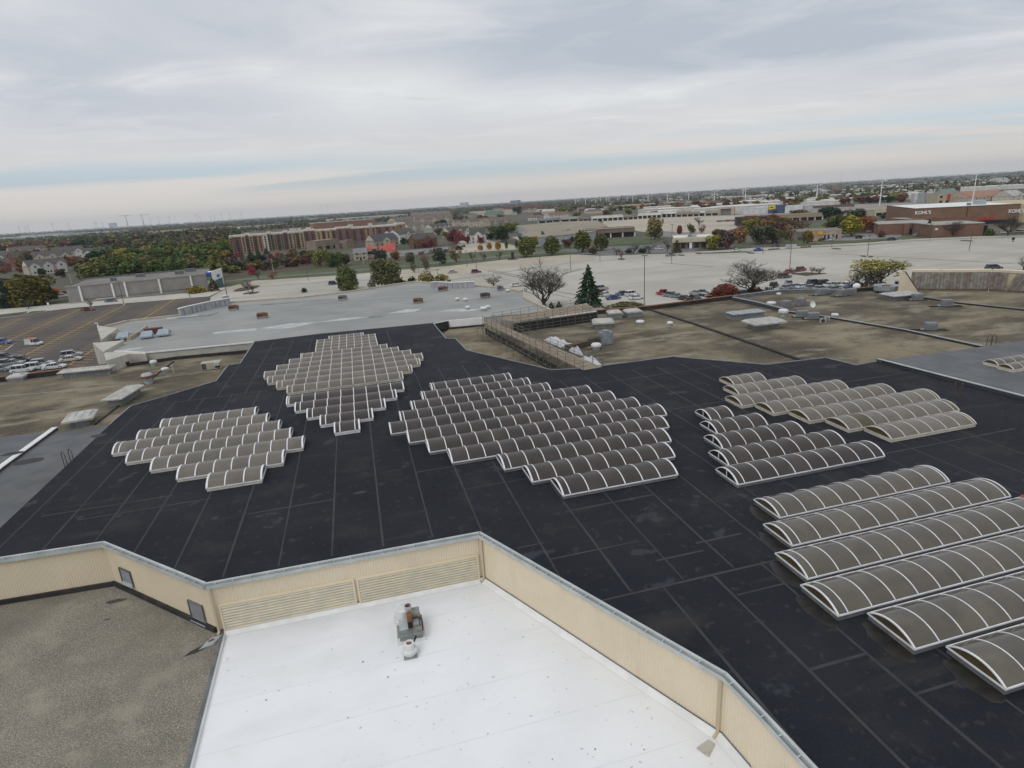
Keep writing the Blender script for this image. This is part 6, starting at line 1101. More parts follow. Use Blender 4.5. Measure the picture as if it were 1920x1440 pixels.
MB().box(L_*.10, L_*.86, -.12, -.002, 1.15, 1.4).build('wall_band', m_curb_dk, gs); MB().box(0, L_*.88, -.7, -.003, -.1, .5).build('plinth', MC['store_coping'], gs); MB().box(L_*.18, L_*.32, -1.2, -.701, .6, 1.1).build('dock_ledge', m_conc, gs)
for f, g_, s_ in ((.48,.55,2.6), (.79,.45,2.6), (.87,.7,3.4), (.30,.3,1.6)): MB().box(L_*f-s_, L_*f+s_*.4, D*g_, D*g_+2.5, h-.2, h+1.3).build('roof_unit', m_curb_dk, gs)
tw = thing('corner_store', 'tall white corner store with blue and green panels at the end of the grey store', 'store building', at(401,542), rz-R(3)); q = at(421,532.5)-at(401,542); Lq = q.length; th_ = hgt(401,542,509); tw.rotation_euler = (0, 0, math.atan2(q.y, q.x))
MB().box(0, Lq, .3, 7, 0, th_*.86).build('wall', m_white_pt, tw); mb = MB(); mb.box(0, Lq, -.2, .29, th_*.45, th_); mb.box(0, 1.6, -.3, -.203, 0, th_*.6); mb.box(Lq-2.6, Lq-.8, -.3, -.203, 0, th_*.6); mb.build('portal', m_white_pt, tw)
MB().box(-.25, .0, -.25, 2.4, th_*.72, th_*.98).build('blue_panel', M('sign_blue', (.03,.06,.32), rough=.5), tw); MB().box(-.3, .0, -.27, 2.0, th_*.52, th_*.715).build('green_panel', M('sign_green', (.06,.25,.08), rough=.5), tw); MB().box(Lq*.42, Lq*.66, -.35, -.21, th_*.56, th_*.72).build('blue_sign', M('sign_teal', (.04,.16,.34), rough=.5), tw); MB().box(1.7, Lq-2.7, -.15, .29, 0, th_*.42).build('entrance', M('teal_glass', (.05,.13,.16), rough=.2), tw)
# 2 the condominium block, six storeys in coloured bays
segs_ = [(432,437,0,0),(437,454,1,1),(454,462,0,0),(462,469,2,1),(469,476,3,0),(476,484,2,1),(484,495,4,0),(495,504,5,-1),(504,510,6,0),(510,515,7,1),(515,520,3,0),(520,528,2,1),(528,534,6,0),(534,542,7,1),(542,551,6,0),(551,557,3,0),(557,564,2,1),(564,573,3,0),(573,594,1,1),(594,607,3,0),(607,613,7,1),(613,625,3,0),(625,634,2,1),(634,661,1,1),(661,688,1,2),(688,709,4,0),(709,735,1,1),(735,748,4,0),(748,765,4,3)]
cc = [(.37,.28,.20),(.22,.115,.105),(.21,.14,.105),(.39,.28,.165),(.33,.20,.13),(.60,.56,.49),(.27,.20,.165),(.26,.105,.07)]
cA, cB = at(432,476), at(765,450); cd_ = cB-cA; cL = cd_.length; crz = math.atan2(cd_.y, cd_.x); ch = hgt(432,476,442)
cn = thing('condo_block', 'long six storey condominium block in brick and tan bays under a white roof edge', 'apartment block', cA, crz)
def upx(x): 
    r = ray(x, 460); ax, ay = cA.x, cA.y; nx, ny = cd_.y, -cd_.x; t = (ax*nx+ay*ny)/(r[0]*nx+r[1]*ny); return (Vector((r[0]*t, r[1]*t, 0))-Vector((cA.x, cA.y, 0))).dot(cd_.normalized())
wm = MB().box(-.75, .75, -.08, .02, 0, 1.5).mesh('window', m_glass); bm_ = MB().box(-1.3, 1.3, -.9, -.02, 0, .9).mesh('balcony', M('balcony_dark', (.11,.085,.08), rough=.7))
for i, (xa, xb, c, rc) in enumerate(segs_):
    u0, u1 = upx(xa), upx(xb); y0 = rc*1.2; hh = ch+(.9 if i % 5 == 3 else 0)
    o = MB().box(u0, u1, y0, y0+17, 0, hh-1.6).build('bay', m_tintm, cn, color=cc[c]); MB().box(u0-.1, u1+.1, y0-.35, y0+17.3, hh-1.59, hh).build('white_cornice', m_tintm, o, color=(.62,.59,.52))
    n_ = max(1, int((u1-u0)/4.6))
    for r_ in range(6):
        for k in range(n_):
            p = (u0+(u1-u0)*(k+.5)/n_, y0, 1.0+r_*(hh-3)/6); obj('window', wm, o, loc=p)
            if c in (1, 2, 7): obj('balcony', bm_, o, loc=(p[0], p[1], p[2]-.35))
for u_, w_ in ((.33,6),(.37,4),(.42,5),(.66,5),(.78,4)): MB().box(cL*u_, cL*u_+w_, 7, 11, ch+.001, ch+2.5).build('roof_hut', m_tintm, cn, color=(.5,.48,.42))
bld('condo_rear_wing', 'rear wing of the condominium seen over its white roof', 590,441,705,431.5,404, 16, (.30,.16,.12), (.55,.53,.47), parc=(.6,.57,.5), cat='apartment block', par=1.5, h=17.2)
t_ = bld('low_tan_block', 'low tan clubhouse block in front of the condominium', 594,470,636,465,452, 14, (.27,.215,.17), (.4,.37,.32), 1, 3, .5, .35); bld('tan_garage', 'small flat tan annex by the condominium wall', 651,466,665,464,451, 8, (.25,.2,.16), (.45,.42,.37))
bld('garage_row', 'low brown link wall along the condominium foot', 636,467,690,461,457, 6, (.20,.165,.135), (.28,.25,.21))
# 3 houses
def house(label, x0, y0, x1, y1, yt, D, wall, roof=(.085,.075,.075), gable=None, gables=0, grp='townhouses', eave=.62, cat='house', name='townhouse', door=True):
    a, b = at(x0, y0), at(x1, y1); d_ = b-a; L_ = d_.length; rz = math.atan2(d_.y, d_.x); H = max(6, hgt(x0, y0, yt)); e = H*eave; t_ = thing(name, label, cat, a, rz, grp)
    MB().box(0, L_, 0, D, -.2, e).build('wall', m_tintm, t_, color=wall)
    mb = MB(); o = .4; mb.add([(-o, -o, e-.1), (L_+o, -o, e-.1), (L_+o, D+o, e-.1), (-o, D+o, e-.1), (-o*.3, D/2, H), (L_+o*.3, D/2, H)], [(0,1,5,4),(2,3,4,5),(3,2,1,0)]); mb.build('roof', M('shingles', tint=True, c2=(.78,.76,.76), scale=.5, detail=6, rough=.95), t_, color=roof)
    for xx in (-.02, L_+.02): gm = MB(); gm.add([(xx, .1, e-.09), (xx, D-.1, e-.09), (xx, D/2, H-.25)], [(0, 1, 2)]); gm.build('gable', m_tintm, t_, color=gable or wall)
    wl_ = MB().box(-.55, .55, -.06, .02, 0, 1.3).mesh('window', m_glass); n_ = max(2, int(L_/4))
    for r_ in range(2):
        for k in range(n_): obj('window', wl_, t_, loc=(L_*(k+.5)/n_, 0, .9+r_*2.7 if e > 4.5 else .9))
        if e <= 4.5: break
    for k in range(gables):
        c = L_*(k+.5)/gables; hw = min(3.2, L_/gables*.36); g_ = MB(); g_.add([(c-hw, -.7, -.1), (c+hw, -.7, -.1), (c+hw, -.7, e), (c-hw, -.7, e), (c, -.7, e+hw*.8), (c, D*.4, e+hw*.8), (c-hw, .5, e), (c+hw, .5, e), (c-hw, .2, -.1), (c+hw, .2, -.1)], [(0,1,2,4,3),(3,6,8,0),(2,1,9,7)]); go = g_.build('front_gable', m_tintm, t_, color=gable or wall)
        r2 = MB(); r2.add([(c-hw-.3, -1, e-.15), (c, -1, e+hw*.8+.08), (c, D*.45, e+hw*.8+.08), (c-hw-.3, D*.25, e-.15), (c+hw+.3, -1, e-.15), (c+hw+.3, D*.25, e-.15)], [(0,1,2,3),(1,4,5,2)]); r2.build('gable_roof', MC['shingles'], go, color=roof)
        obj('window', wl_, go, loc=(c-.9, -.7, 1.0)); obj('window', wl_, go, loc=(c+.9, -.7, 1.0)); obj('window', wl_, go, loc=(c, -.7, e-1.6))
    if door: MB().box(L_*.5-.5, L_*.5+.5, -.08, .0, 0, 2.1).build('door', m_dark, t_)
    return t_
WH_, BE_ = (.62,.61,.57), (.50,.45,.36)
HS = [('brick end house at the far left edge',-8,512,24,509,486,12,BRK,(.09,.08,.08),BRK,1),('white and brick townhouse block with two white gables at left',57,517,130,509,488,13,(.45,.38,.33),(.10,.09,.09),WH_,3),('beige townhouse row behind the white and brick block',66,497,138,491,472,14,BE_,(.095,.085,.085),BE_,3),('long grey roofed townhouse row with white dormers',100,487,160,482,464,15,BE_,(.10,.09,.09),WH_,3),('white and brick townhouse at the right end of the left estate',158,489,198,486,466,13,(.56,.53,.48),(.09,.085,.085),WH_,2),('brick gabled house between the left rows',33,500,50,498,473,11,BRK,(.09,.08,.08),BRK,1),('white dormered row at the far left edge',-20,498,28,494,474,13,(.45,.42,.38),(.10,.09,.09),WH_,3),('far grey roofed row behind the left estate',20,480,90,474,464,15,BE_,(.11,.095,.09),BE_,2),('pale roofed houses at the edge of the left wood',100,466,155,462,456,15,(.4,.36,.3),(.15,.135,.12),BE_,2),
('grey roofed house with a wide cream gable by the condo end',704,470,749,465,440,15,(.36,.31,.26),(.075,.075,.08),CRM,1),('white house left one beside the condo end',737,455,756,452,432,12,WH_,(.10,.09,.09),WH_,1),('white house row with a light gable right of the condo',751,456,781,451,430,14,WH_,(.09,.085,.085),WH_,1),('white house with a large brick gable end',781,466,821,462,439,14,BRK,(.085,.08,.08),BRK,1),('townhouse row with white dormers behind the maples',813,440,846,436,420,14,(.40,.36,.33),(.10,.09,.09),WH_,4),('white gabled house right of the maples',883,458,912,456,430,13,(.48,.45,.42),(.085,.075,.075),WH_,1),('grey townhouse behind the maple row',843,447,884,443,427,14,(.40,.36,.34),(.09,.08,.08),WH_,3),('beige house with two gables in the middle distance',866,427,916,424,411,15,BE_,(.14,.12,.105),BE_,2),('small beige house left of the two gabled one',853,424,866,423,412,12,BE_,(.14,.12,.105),BE_,1),('wide brown roofed row behind the townhouses',780,424,850,419,404,22,(.36,.31,.26),(.16,.135,.115),BE_,3),('brown roofed row farther behind',770,412,840,408,399,26,(.34,.3,.25),(.17,.145,.12),BE_,2),('brown roofed row beside the far beige house',920,424,958,420,409,20,(.36,.32,.27),(.15,.13,.11),BE_,2),('townhouses hidden behind the condo right end',768,435,800,431,418,16,BE_,(.15,.13,.11),WH_,2),('roofs right of the condo rear wing',745,425,778,421,408,20,(.4,.35,.29),(.16,.14,.12),BE_,2),('white small house by the plaza left end',991,414,1007,413,405,14,WH_,(.17,.14,.12),WH_,0),('white brown roofed house row behind the plaza',1030,411,1068,408,399,18,WH_,(.20,.125,.085),WH_,0)]
for a in HS: house(a[0], *a[1:11][:7], a[8], a[9], a[10])
house('tan gabled house with a grey roof before the red roofed tower', 664,489,690,487,467,11,(.46,.42,.33),(.22,.22,.22),(.46,.42,.33),0,'red roofed buildings')
# red roofed building with its small tower
a = at(727,478); t_ = thing('red_roofed_hall', 'low hall with a big bright red sloping roof', 'building', a, R(8)); t_.scale = (.58, .58, .62); MB().box(-9, 9, 0, 14, 0, 4).build('wall', m_tintm, t_, color=CRM)
mb = MB(); mb.add([(-9.5,-.5,3.9),(-1,-.5,3.9),(-1,9,9.5),(-9.5,9,9.5)], [(0,1,2,3)]); mb.add([(-1,-.6,4.4),(9.5,-.6,4.4),(9.5,10,12.5),(-1,10,12.5),(-1,14.3,4),(9.5,14.3,4)], [(0,1,2,3),(3,2,5,4),(1,5,2),(0,3,4)]); mb.build('roof', M('red_roof', (.46,.075,.065), (.38,.06,.052), .6, rough=.7), t_); MB().box(-8, -2, -.1, -.003, .8, 2.4).build('window', m_glass, t_); MB().box(3, 5, -.1, -.003, 0, 2.4).build('door', m_dark, t_)
for k in range(8): mb = MB(); mb.add([(-1,-.6+1.32*k,4.46+1.01*k),(9.5,-.6+1.32*k,4.46+1.01*k),(9.5,-.5+1.32*k,4.55+1.01*k),(-1,-.5+1.32*k,4.55+1.01*k)], [(0,1,2,3)]); mb.build('batten', MC['red_roof'], t_)
a = at(695,484); th_ = hgt(695,484,460); t_ = thing('red_capped_tower', 'tan tower with a small red pyramid roof', 'tower', a, R(8)); MB().box(-4.5, 4.5, 0, 9, 0, th_*.72).build('wall', m_tintm, t_, color=(.50,.43,.31)); mb = MB(); mb.add([(-5,-.5,th_*.72),(5,-.5,th_*.72),(5,9.5,th_*.72),(-5,9.5,th_*.72),(0,4.5,th_)], [(0,1,4),(1,2,4),(2,3,4),(3,0,4),(3,2,1,0)]); mb.build('roof', MC['red_roof'], t_); MB().box(-3, 3, -.1, -.003, th_*.3, th_*.55).build('window', m_glass, t_)
# 4 plaza
zt_ = 6.0; pr = [at(x, y, zt_) for x, y in ((968,424),(1040,417),(1118,414),(1138,424),(1108,436),(1000,447),(978,444),(990,431))]; c0 = pr[0]; t_ = thing('plaza_store', 'wide plaza store with a brown gravel roof and pale blue side walls', 'store building', (c0.x, c0.y, 0)); P = [p-c0 for p in pr]; mb = MB(); mb.prism(P, 0, zt_-.2); mb.build('wall', m_tintm, t_, color=(.38,.43,.46)); MB().prism(P, zt_-.19, zt_).build('roof', M('plaza_roof', (.235,.20,.15), (.29,.25,.19), .02, 7, rough=.95), t_)
for p, q in zip(P[:-1], P[1:]): MB().bar(p+Vector((0,0,zt_)), q+Vector((0,0,zt_)), .5, .5).build('parapet', m_tan, t_)
for u_, v_ in ((1020,424),(1075,423),(1090,421),(1030,433)): p = at(u_, v_, zt_)-c0; MB().box(p.x-1.5, p.x+1.5, p.y-1.5, p.y+1.5, zt_, zt_+1.3).build('roof_unit', m_offw, t_)
def strip(label, x0, y0, x1, y1, yt, n_, wall=WHB, dk=DRK, op=.6, D=22, name='shop_row'):
    t_ = bld(name, label, x0, y0, x1, y1, yt, D, wall, (.30,.26,.21), group='plaza shop fronts', cat='shops'); L_, h = t_['L'], t_['H']
    me = MB().box(-L_/n_*.38, L_/n_*.38, -.12, .02, .1, h*op*.92).mesh('shop_window', m_glass); me2 = MB().box(-.35, .35, -1.5, -.9, 0, h*op).mesh('column', m_white_pt)
    for k in range(n_): obj('shop_window', me, t_, loc=(L_*(k+.5)/n_, 0, 0))
    for k in range(n_+1): obj('column', me2, t_, loc=(L_*k/n_, 0, 0))
    MB().box(-.5, L_+.5, -2, -.004, h*op, h*op+.9).build('canopy', m_tintm, t_, color=wall); return t_
strip('white plaza facade of six dark shop bays, left one', 1111,415.8,1168,412.4,406.5,6); strip('brown plaza link between the white facades', 1168,412.4,1196,410.6,405,3,(.30,.24,.18)); strip('white plaza facade of the right end, long one', 1196,410.6,1240,408.4,401,5); strip('white plaza facade with a raised front further right', 1233,407.8,1268,406.6,397.5,4); strip('brown low plaza end with dark bays', 1268,406.8,1311,405.2,399.5,4,(.33,.27,.20)); strip('narrow white plaza front at the right', 1311,405,1322,404.6,396,1); strip('grey dark shop fronts at the left of the plaza', 1052,417,1084,415.4,408.5,2,(.42,.40,.37)); strip('dark blue awning shops left of the white facade', 1085,416,1111,414.6,409.5,3,(.24,.20,.17)); strip('pale grey shop at the plaza left end', 1010,420,1050,417.5,411,3,(.27,.28,.28)); strip('tan plaza end before the framed shop', 1323,404.6,1347,403.8,397,2,(.40,.34,.26))
fr_ = bld('framed_shop', 'shop with a tall beige portal frame on the plaza', 1347,403.6,1375,402.4,390, 14, (.20,.21,.21), (.3,.28,.25), cat='shop'); L_, h = fr_['L'], fr_['H']
for b_ in ((-1,2.6,0,h+1),(L_-2.6,L_+1,0,h+1),(2.6,L_-2.6,h-1.2,h+1)): MB().box(b_[0], b_[1], -2, -.15, b_[2], b_[3]).build('portal', m_tintm, fr_, color=(.50,.42,.33))
strip('dark low shop with white columns right of the round trees', 1100,448,1190,443,431.5,4,(.20,.15,.125),DRK,.55,20)
# 5 bank, restaurants, stores across the ring road
bk_ = bld('bank', 'low bank with a white flat roof and a cream fascia', 1262,467,1338,464,447.5, 26, (.20,.155,.125), (.68,.68,.66), cat='bank', par=.8, parc=(.52,.49,.38)); L_, h = bk_['L'], bk_['H']; MB().box(-.8, L_+.8, -1.6, -.15, h*.62, h-.15).build('fascia', m_tintm, bk_, color=(.52,.49,.38))
for k in range(6): MB().box(L_*(k+.2)/6, L_*(k+.8)/6, -.1, .02, .3, h*.58).build('window', m_glass, bk_)
MB().box(L_*.40, L_*.47, -1.3, -.5, 0, h*.6).build('column', m_white_pt, bk_); MB().box(L_*.38, L_*.5, 9, 14, h, h+1.4).build('roof_unit', m_unit, bk_); MB().box(L_*.52, L_*.6, 10, 13, h, h+1.1).build('roof_unit', m_galv, bk_)
bld('bank_annex', 'white annex wall right of the bank', 1348,465,1373,463.5,454.5, 8, (.5,.5,.48), (.4,.38,.35))
rr_ = bld('dark_restaurant', 'dark restaurant with red roof blocks across the lawns', 1380,423.5,1458,420,409, 20, (.05,.03,.035), (.12,.04,.035), cat='restaurant'); L_, h = rr_['L'], rr_['H']; MB().box(L_*.24, L_*.52, -1, 10, h*.45, h*1.2).build('red_front', m_tintm, rr_, color=(.20,.05,.04)); MB().box(L_*.80, L_*.98, -1, 8, h*.5, h*1.15).build('red_front', m_tintm, rr_, color=(.19,.035,.04))
for u_ in (.40,.48): MB().box(L_*u_, L_*u_+.7, -1.8, -1.1, 0, h*.6).build('column', m_tintm, rr_, color=(.42,.25,.08))
MB().box(L_*.62, L_*.74, -.3, -.01, h*.25, h*.42).build('sign_strip', m_white_pt, rr_)
bb = bld('blue_fronted_store', 'big white store with a blue wedge front and a yellow tag sign', 1394,402,1505,398.2,391, 45, (.55,.57,.60), (.45,.45,.45), cat='store building'); L_, h = bb['L'], bb['H']; MB().box(L_*.44, L_*.70, -3, 12, 0, h*1.35).build('blue_front', M('store_blue', (.045,.07,.15), rough=.6), bb); tg = MB().box(-3.6, 3.6, -.4, -.02, -2.2, 2.2).build('yellow_tag', M('tag_yellow', (.62,.48,.03), rough=.5), bb, loc=(L_*.505, -3.02, h*1.02)); tg.rotation_euler = (0, R(-9), 0); MB().box(-2.0, 1.6, -.06, -.02, -.5, .5).build('tag_lettering', m_dark, tg, loc=(0, -.4, .0)); MB().box(L_*.72, L_*1.0, -2, 8, 0, h*1.2).build('white_front', m_tintm, bb, color=(.58,.6,.63)); MB().box(L_*.52, L_*.60, -3.4, -3.01, .2, h*.5).build('entrance', m_glass, bb)
for n_, a in enumerate((('tan shop row before the olive tree',1457,416.5,1541,412,404,16,(.34,.27,.2)),('grey white long shop behind the tan row',1500,405,1601,400.5,394,22,(.40,.39,.37)),('dark brown bridge like roof row in the distance',1500,395,1600,391,388,14,(.13,.11,.1)),('brown shop left of the brown store',1690,404,1712,403,396.5,14,(.25,.14,.08)),('teal roofed shop at the left of the brown store',1694,403,1712,402.4,394.5,12,(.13,.25,.26)),('cream shop left of the dark pine shrubs',1640,405,1666,403.5,394,14,(.5,.45,.34)))): strip(a[0], a[1], a[2], a[3], a[4], a[5], max(2, int((a[3]-a[1])/14)), a[7], DRK, .5, a[6], 'shop')
ys = bld('yellow_signed_store', 'tan store with two yellow signs by the ring road lawn', 1493,450.5,1577,447.5,434, 18, (.36,.31,.26), (.22,.20,.185), cat='store building'); L_, h = ys['L'], ys['H']
for u_, w_ in ((.30,.09),(.47,.11)): MB().box(L_*u_, L_*(u_+w_), -.5, -.15, h*.55, h*.92).build('yellow_sign', M('sign_yellow', (.70,.34,.02), rough=.5), ys)
MB().box(L_*.02, L_*.2, -2, -.15, h*.3, h*.95).build('grey_wing', m_tintm, ys, color=(.14,.15,.15))
for u_ in (.62,.70,.80,.88): MB().box(L_*u_, L_*u_+L_*.035, -.12, .02, 0, h*.5).build('window', m_glass, ys)
p = at(1530,453.5); t_ = thing('yellow_marker', 'small orange yellow sign on the lawn edge', 'sign', p); MB().box(-.9, .9, -.1, .1, .5, 1.7).build('panel', MC['sign_yellow'], t_); MB().box(-.1, .1, -.08, .08, 0, .5).build('post', m_galv, t_)
# 6 the brown store with white letters and the low brick building before it
ka, kb = at(1712,425), at(1908,417.5); kd = kb-ka; kL = kd.length; kh = hgt(1712,425,392); krz = math.atan2(kd.y, kd.x); ko = thing('brown_store', 'large brown brick department store with white rooftop and white letters', 'store building', ka, krz)
m_kb = M('brown_brick', (.215,.125,.075), (.18,.105,.065), .2, 6, rough=.9, coord='obj'); MB().box(0, kL, 0, 75, 0, kh-.2).build('wall', m_kb, ko); MB().box(.5, kL-.5, .5, 74.5, kh-.19, kh).build('roof', m_white_pt, ko); MB().box(-.1, kL+.1, -.1, .4, kh-.19, kh+.35).build('parapet', M('brown_coping', (.13,.08,.05), rough=.8), ko); MB().box(-.1, .4, .4, 75, kh-.19, kh+.3).build('parapet', MC['brown_coping'], ko)
MB().box(kL+.002, kL+30, 2, 75, 0, kh*.98).build('cream_wall', m_tintm, ko, color=(.50,.42,.27)); MB().box(kL*.72, kL*.80, 20, 30, kh, kh+2.6).build('roof_plant', m_galv, ko); MB().box(kL*.60, kL*.63, 16, 19, kh, kh+1.6).build('roof_plant', m_unit, ko); MB().box(kL*.55, kL*1.0, -.25, -.002, kh*.18, kh*.42).build('lower_band', m_tintm, ko, color=(.22,.125,.075)); MB().box(kL*.68, kL*.98, -.4, -.251, 0, kh*.2).build('entrance', m_dark, ko); MB().box(kL*.505, kL*.51, -.2, -.003, kh*.45, kh-.2).build('wall_joint', m_dark, ko)
fc = bpy.data.curves.new('lettering', 'FONT'); fc.body = "KOHL'S"; fc.extrude = .15; fc.size = 1; fc.offset = .03; tmp = bpy.data.objects.new('tmp', fc); COL.objects.link(tmp); dg = bpy.context.evaluated_depsgraph_get(); fm = bpy.data.meshes.new_from_object(tmp.evaluated_get(dg)); bpy.data.objects.remove(tmp); fm.materials.clear(); fm.materials.append(m_white_pt); fw_ = max(v.co.x for v in fm.vertices); fh_ = max(v.co.y for v in fm.vertices)
def ku(x, y): q = onwall(x, y, ka, kb); return (q-Vector((ka.x, ka.y, 0))).dot(kd.normalized()), q.z
for xl, yb, xr, ytp in ((1715,402,1745,395.8),(1890,399.3,1920,392.4)):
    u0, z0 = ku(xl, yb); u1, _ = ku(xr, yb-1.6); _, z1 = ku(xl, ytp); z0, z1 = max(z0, kh*.5), min(max(z1, z0+1.5), kh-.4); lo_ = obj('lettering', fm, ko, loc=(u0, -.28, z0), scale=((u1-u0)/fw_, (z1-z0)/fh_, 1)); lo_.rotation_euler = (R(90), 0, 0)
u0, z0 = ku(1834,417); u1, z1 = ku(1865,411); mb = MB(); rs_ = random.Random(3)
for k in range(8): w_ = (u1-u0)/8; mb.box(u0+w_*k, u0+w_*(k+.72), -.55, -.27, kh*.24, kh*.24+rs_.choice((1.1,1.1,1.6,1.9)))
mb.build('red_script', M('sign_red', (.50,.02,.03), rough=.5), ko)
m_brk = M('red_brown_brick', (.20,.112,.080), (.165,.092,.068), .3, 6, rough=.92, coord='obj'); ba, bb_ = at(1747,445.5), at(1842,441.5); d_ = bb_-ba; L_ = d_.length; h = hgt(1747,445.5,421.5); lb = thing('low_brick_building', 'low red brown brick building with a flat grey roof before the brown store', 'building', ba, math.atan2(d_.y, d_.x))
MB().box(0, L_, 0, 24, 0, h-.4).build('wall', m_brk, lb); MB().box(-.3, L_+.3, -.3, 24.3, h-.39, h).build('roof', M('grey_roof_edge', (.36,.35,.33), (.28,.275,.26), .2, rough=.9), lb); MB().box(L_*.045, L_*.10, -.06, -.003, h*.58, h*.72).build('number_plate', m_white_pt, lb); MB().box(L_*1.01, L_*1.1, 1, 5, 0, h*.75).build('dark_entrance', m_dark, lb)
wa, wb = at(1645,441), at(1747,438); d_ = wb-wa; L_ = d_.length; lw = thing('brick_wing', 'long brick wing with projecting bays left of the brick corner', 'building', wa, math.atan2(d_.y, d_.x)); h = hgt(1645,441,420); MB().box(0, L_, 0, 26, 0, h-.35).build('wall', m_brk, lw); MB().box(-.3, L_+.3, -.3, 26.3, h-.34, h).build('roof', MC['grey_roof_edge'], lw)
for u_ in (.52,.68,.84,.97): MB().box(L_*u_-1.3, L_*u_+1.3, -2.5, -.002, 0, h-.5).build('bay_pier', m_brk, lw)
for u_ in (.60,.76): MB().box(L_*u_-2, L_*u_+2, -.1, -.003, 0, h*.5).build('garage_door', m_dark, lw)
bld('grey_flat_roof', 'flat pale roof behind the low brick building', 1700,427,1840,420,412, 30, (.22,.12,.08), (.34,.33,.31), par=.3)
# 7 distant mall beyond the brown store
dm = bld('beige_store', 'beige store with dark windows and a red sign panel beyond the brown store', 1757,382.5,1819,379.5,363.5, 40, (.44,.37,.26), (.35,.32,.28), 2, 5, .45, .45, cat='store building'); L_, h = dm['L'], dm['H']; MB().box(L_*.25, L_*.38, -1, -.2, h*.35, h*.98).build('sign_back', m_tintm, dm, color=(.45,.25,.22)); MB().box(L_*.28, L_*.36, -1.3, -1.01, h*.4, h*.9).build('red_sign', m_tintm, dm, color=(.45,.03,.04)); mb = MB(); mb.add([(2,6,h),(L_*.75,6,h),(L_*.75,34,h),(2,34,h),(8,20,h+4.6),(L_*.75-6,20,h+4.6)], [(0,1,5,4),(1,2,5),(2,3,4,5),(3,0,4)]); mb.build('green_roof', m_tintm, dm, color=(.14,.205,.195))
bld('white_panel_store', 'white store with a grey panel left of the beige store', 1714,380,1757,378,364, 30, (.55,.56,.60), (.5,.5,.5), 1, 4, .2, .2, cat='store building'); o = bld('grey_panel_store', 'tall grey panel front on the white store', 1719,381.5,1734,381,362, 4, (.30,.33,.35), (.3,.33,.35), cat='store building')
house('long pink roofed store right of the tall mast', 1820,381,1895,376,359.5,40,(.46,.40,.34),(.34,.19,.135),(.46,.4,.34),0,'distant mall stores',.5,'store building','store'); house('pale gabled entrance with a red sign at the right edge', 1896,378,1921,376,357,20,(.5,.47,.43),(.42,.41,.39),(.5,.47,.43),1,'distant mall stores',.5,'store building','store')
FB = [('thin pale warehouse band below the right hills',1600,352.5,1925,335.5,350.6,160,(.60,.59,.56),(.6,.59,.56)),('pale warehouse band left of the brick tower on the right plain',1440,372,1560,366,369.5,80,(.58,.57,.55),(.6,.59,.57)),('white flat roofs beyond the pale framed shop',1390,374,1500,368.5,371,60,(.58,.58,.57),(.6,.6,.59)),('wide white roofed mall hall right of the tall mast',1800,359,2050,347,352.5,100,(.62,.61,.58),(.60,.59,.56)),('long white mall roof left of the tall mast',1500,373.5,1790,359,369.5,80,(.62,.61,.58),(.60,.59,.56)),('second white warehouse roof on the right plain',1480,364,1930,344,360.8,140,(.45,.43,.40),(.58,.57,.54)),('low white warehouse behind the pale framed shop',1325,378,1450,371,372,90,(.46,.46,.46),(.58,.58,.57)),('white hall left of the blue fronted store',1273,385,1312,383,380,60,(.62,.61,.58),(.6,.6,.6)),('beige low hall between masts',1150,393,1240,389,386,60,(.42,.36,.24),(.42,.38,.30)),('long brick hall behind the beige church',945,398,1017,394,388,60,(.20,.09,.07),(.55,.5,.42)),('beige white church hall in the middle distance',880,406.5,960,402,397.5,50,(.52,.48,.40),(.35,.33,.29)),('glass fronted pale hall on the left horizon',40,449,120,444,441.2,70,(.40,.46,.45),(.55,.56,.55)),('long white warehouse at the left edge',-60,456,110,447,450,90,(.50,.50,.49),(.60,.60,.59)),('white warehouse right of the glass hall',122,443,216,437.5,438.5,90,(.50,.50,.50),(.60,.60,.60)),('beige two storey block over the left wood',279,442,376,436,434,40,(.46,.39,.27),(.40,.36,.29)),('white hall right of the beige block',392,432,440,429,427,50,(.46,.41,.33),(.5,.47,.4)),('white warehouse behind the condo left part',462,433,540,427,424.5,60,(.48,.48,.45),(.6,.58,.55)),('small blue warehouse on the horizon',526,420,537,419,416,50,(.10,.25,.34),(.2,.3,.36)),('long white warehouse behind the condo middle',620,420,765,410,411,90,(.50,.50,.49),(.62,.61,.59)),('grey warehouse at the left of the horizon masts',550,416,600,413,411.5,80,(.35,.38,.42),(.4,.42,.44)),('pale flat block left of the horizon towers',840,392,910,388.5,388.5,80,(.40,.36,.33),(.4,.38,.35)),('small white block behind the plaza trees',1083,396.5,1092,396,390,20,(.56,.56,.54),(.55,.55,.53)),('pink brown block behind the plaza',1228,392,1245,391,384.5,40,(.32,.16,.13),(.4,.3,.26)),('brown block behind the framed shop',1313,387,1330,386.5,378,30,(.34,.22,.18),(.38,.32,.28)),('brick tower on the right plain',1560,362,1571,361.5,349.5,20,(.28,.19,.155),(.25,.18,.15)),('maroon block behind the blue fronted store',1462,384,1473,383.5,374,20,(.17,.05,.05),(.2,.08,.08))]
for a in FB: bld('far_building', *a, group='far buildings on the plain', par=.6)
t_ = house('green roofed hall attached to the beige church', 908,407,937,405.4,396,40,(.40,.38,.33),(.10,.17,.13),None,0,'far buildings on the plain',.45,'building','church_hall'); house('grey pyramid roofed hall on the right plain', 1877,345,1900,343.5,333,50,(.4,.4,.4),(.33,.35,.37),None,0,'far buildings on the plain',.2,'building','far_hall',False)
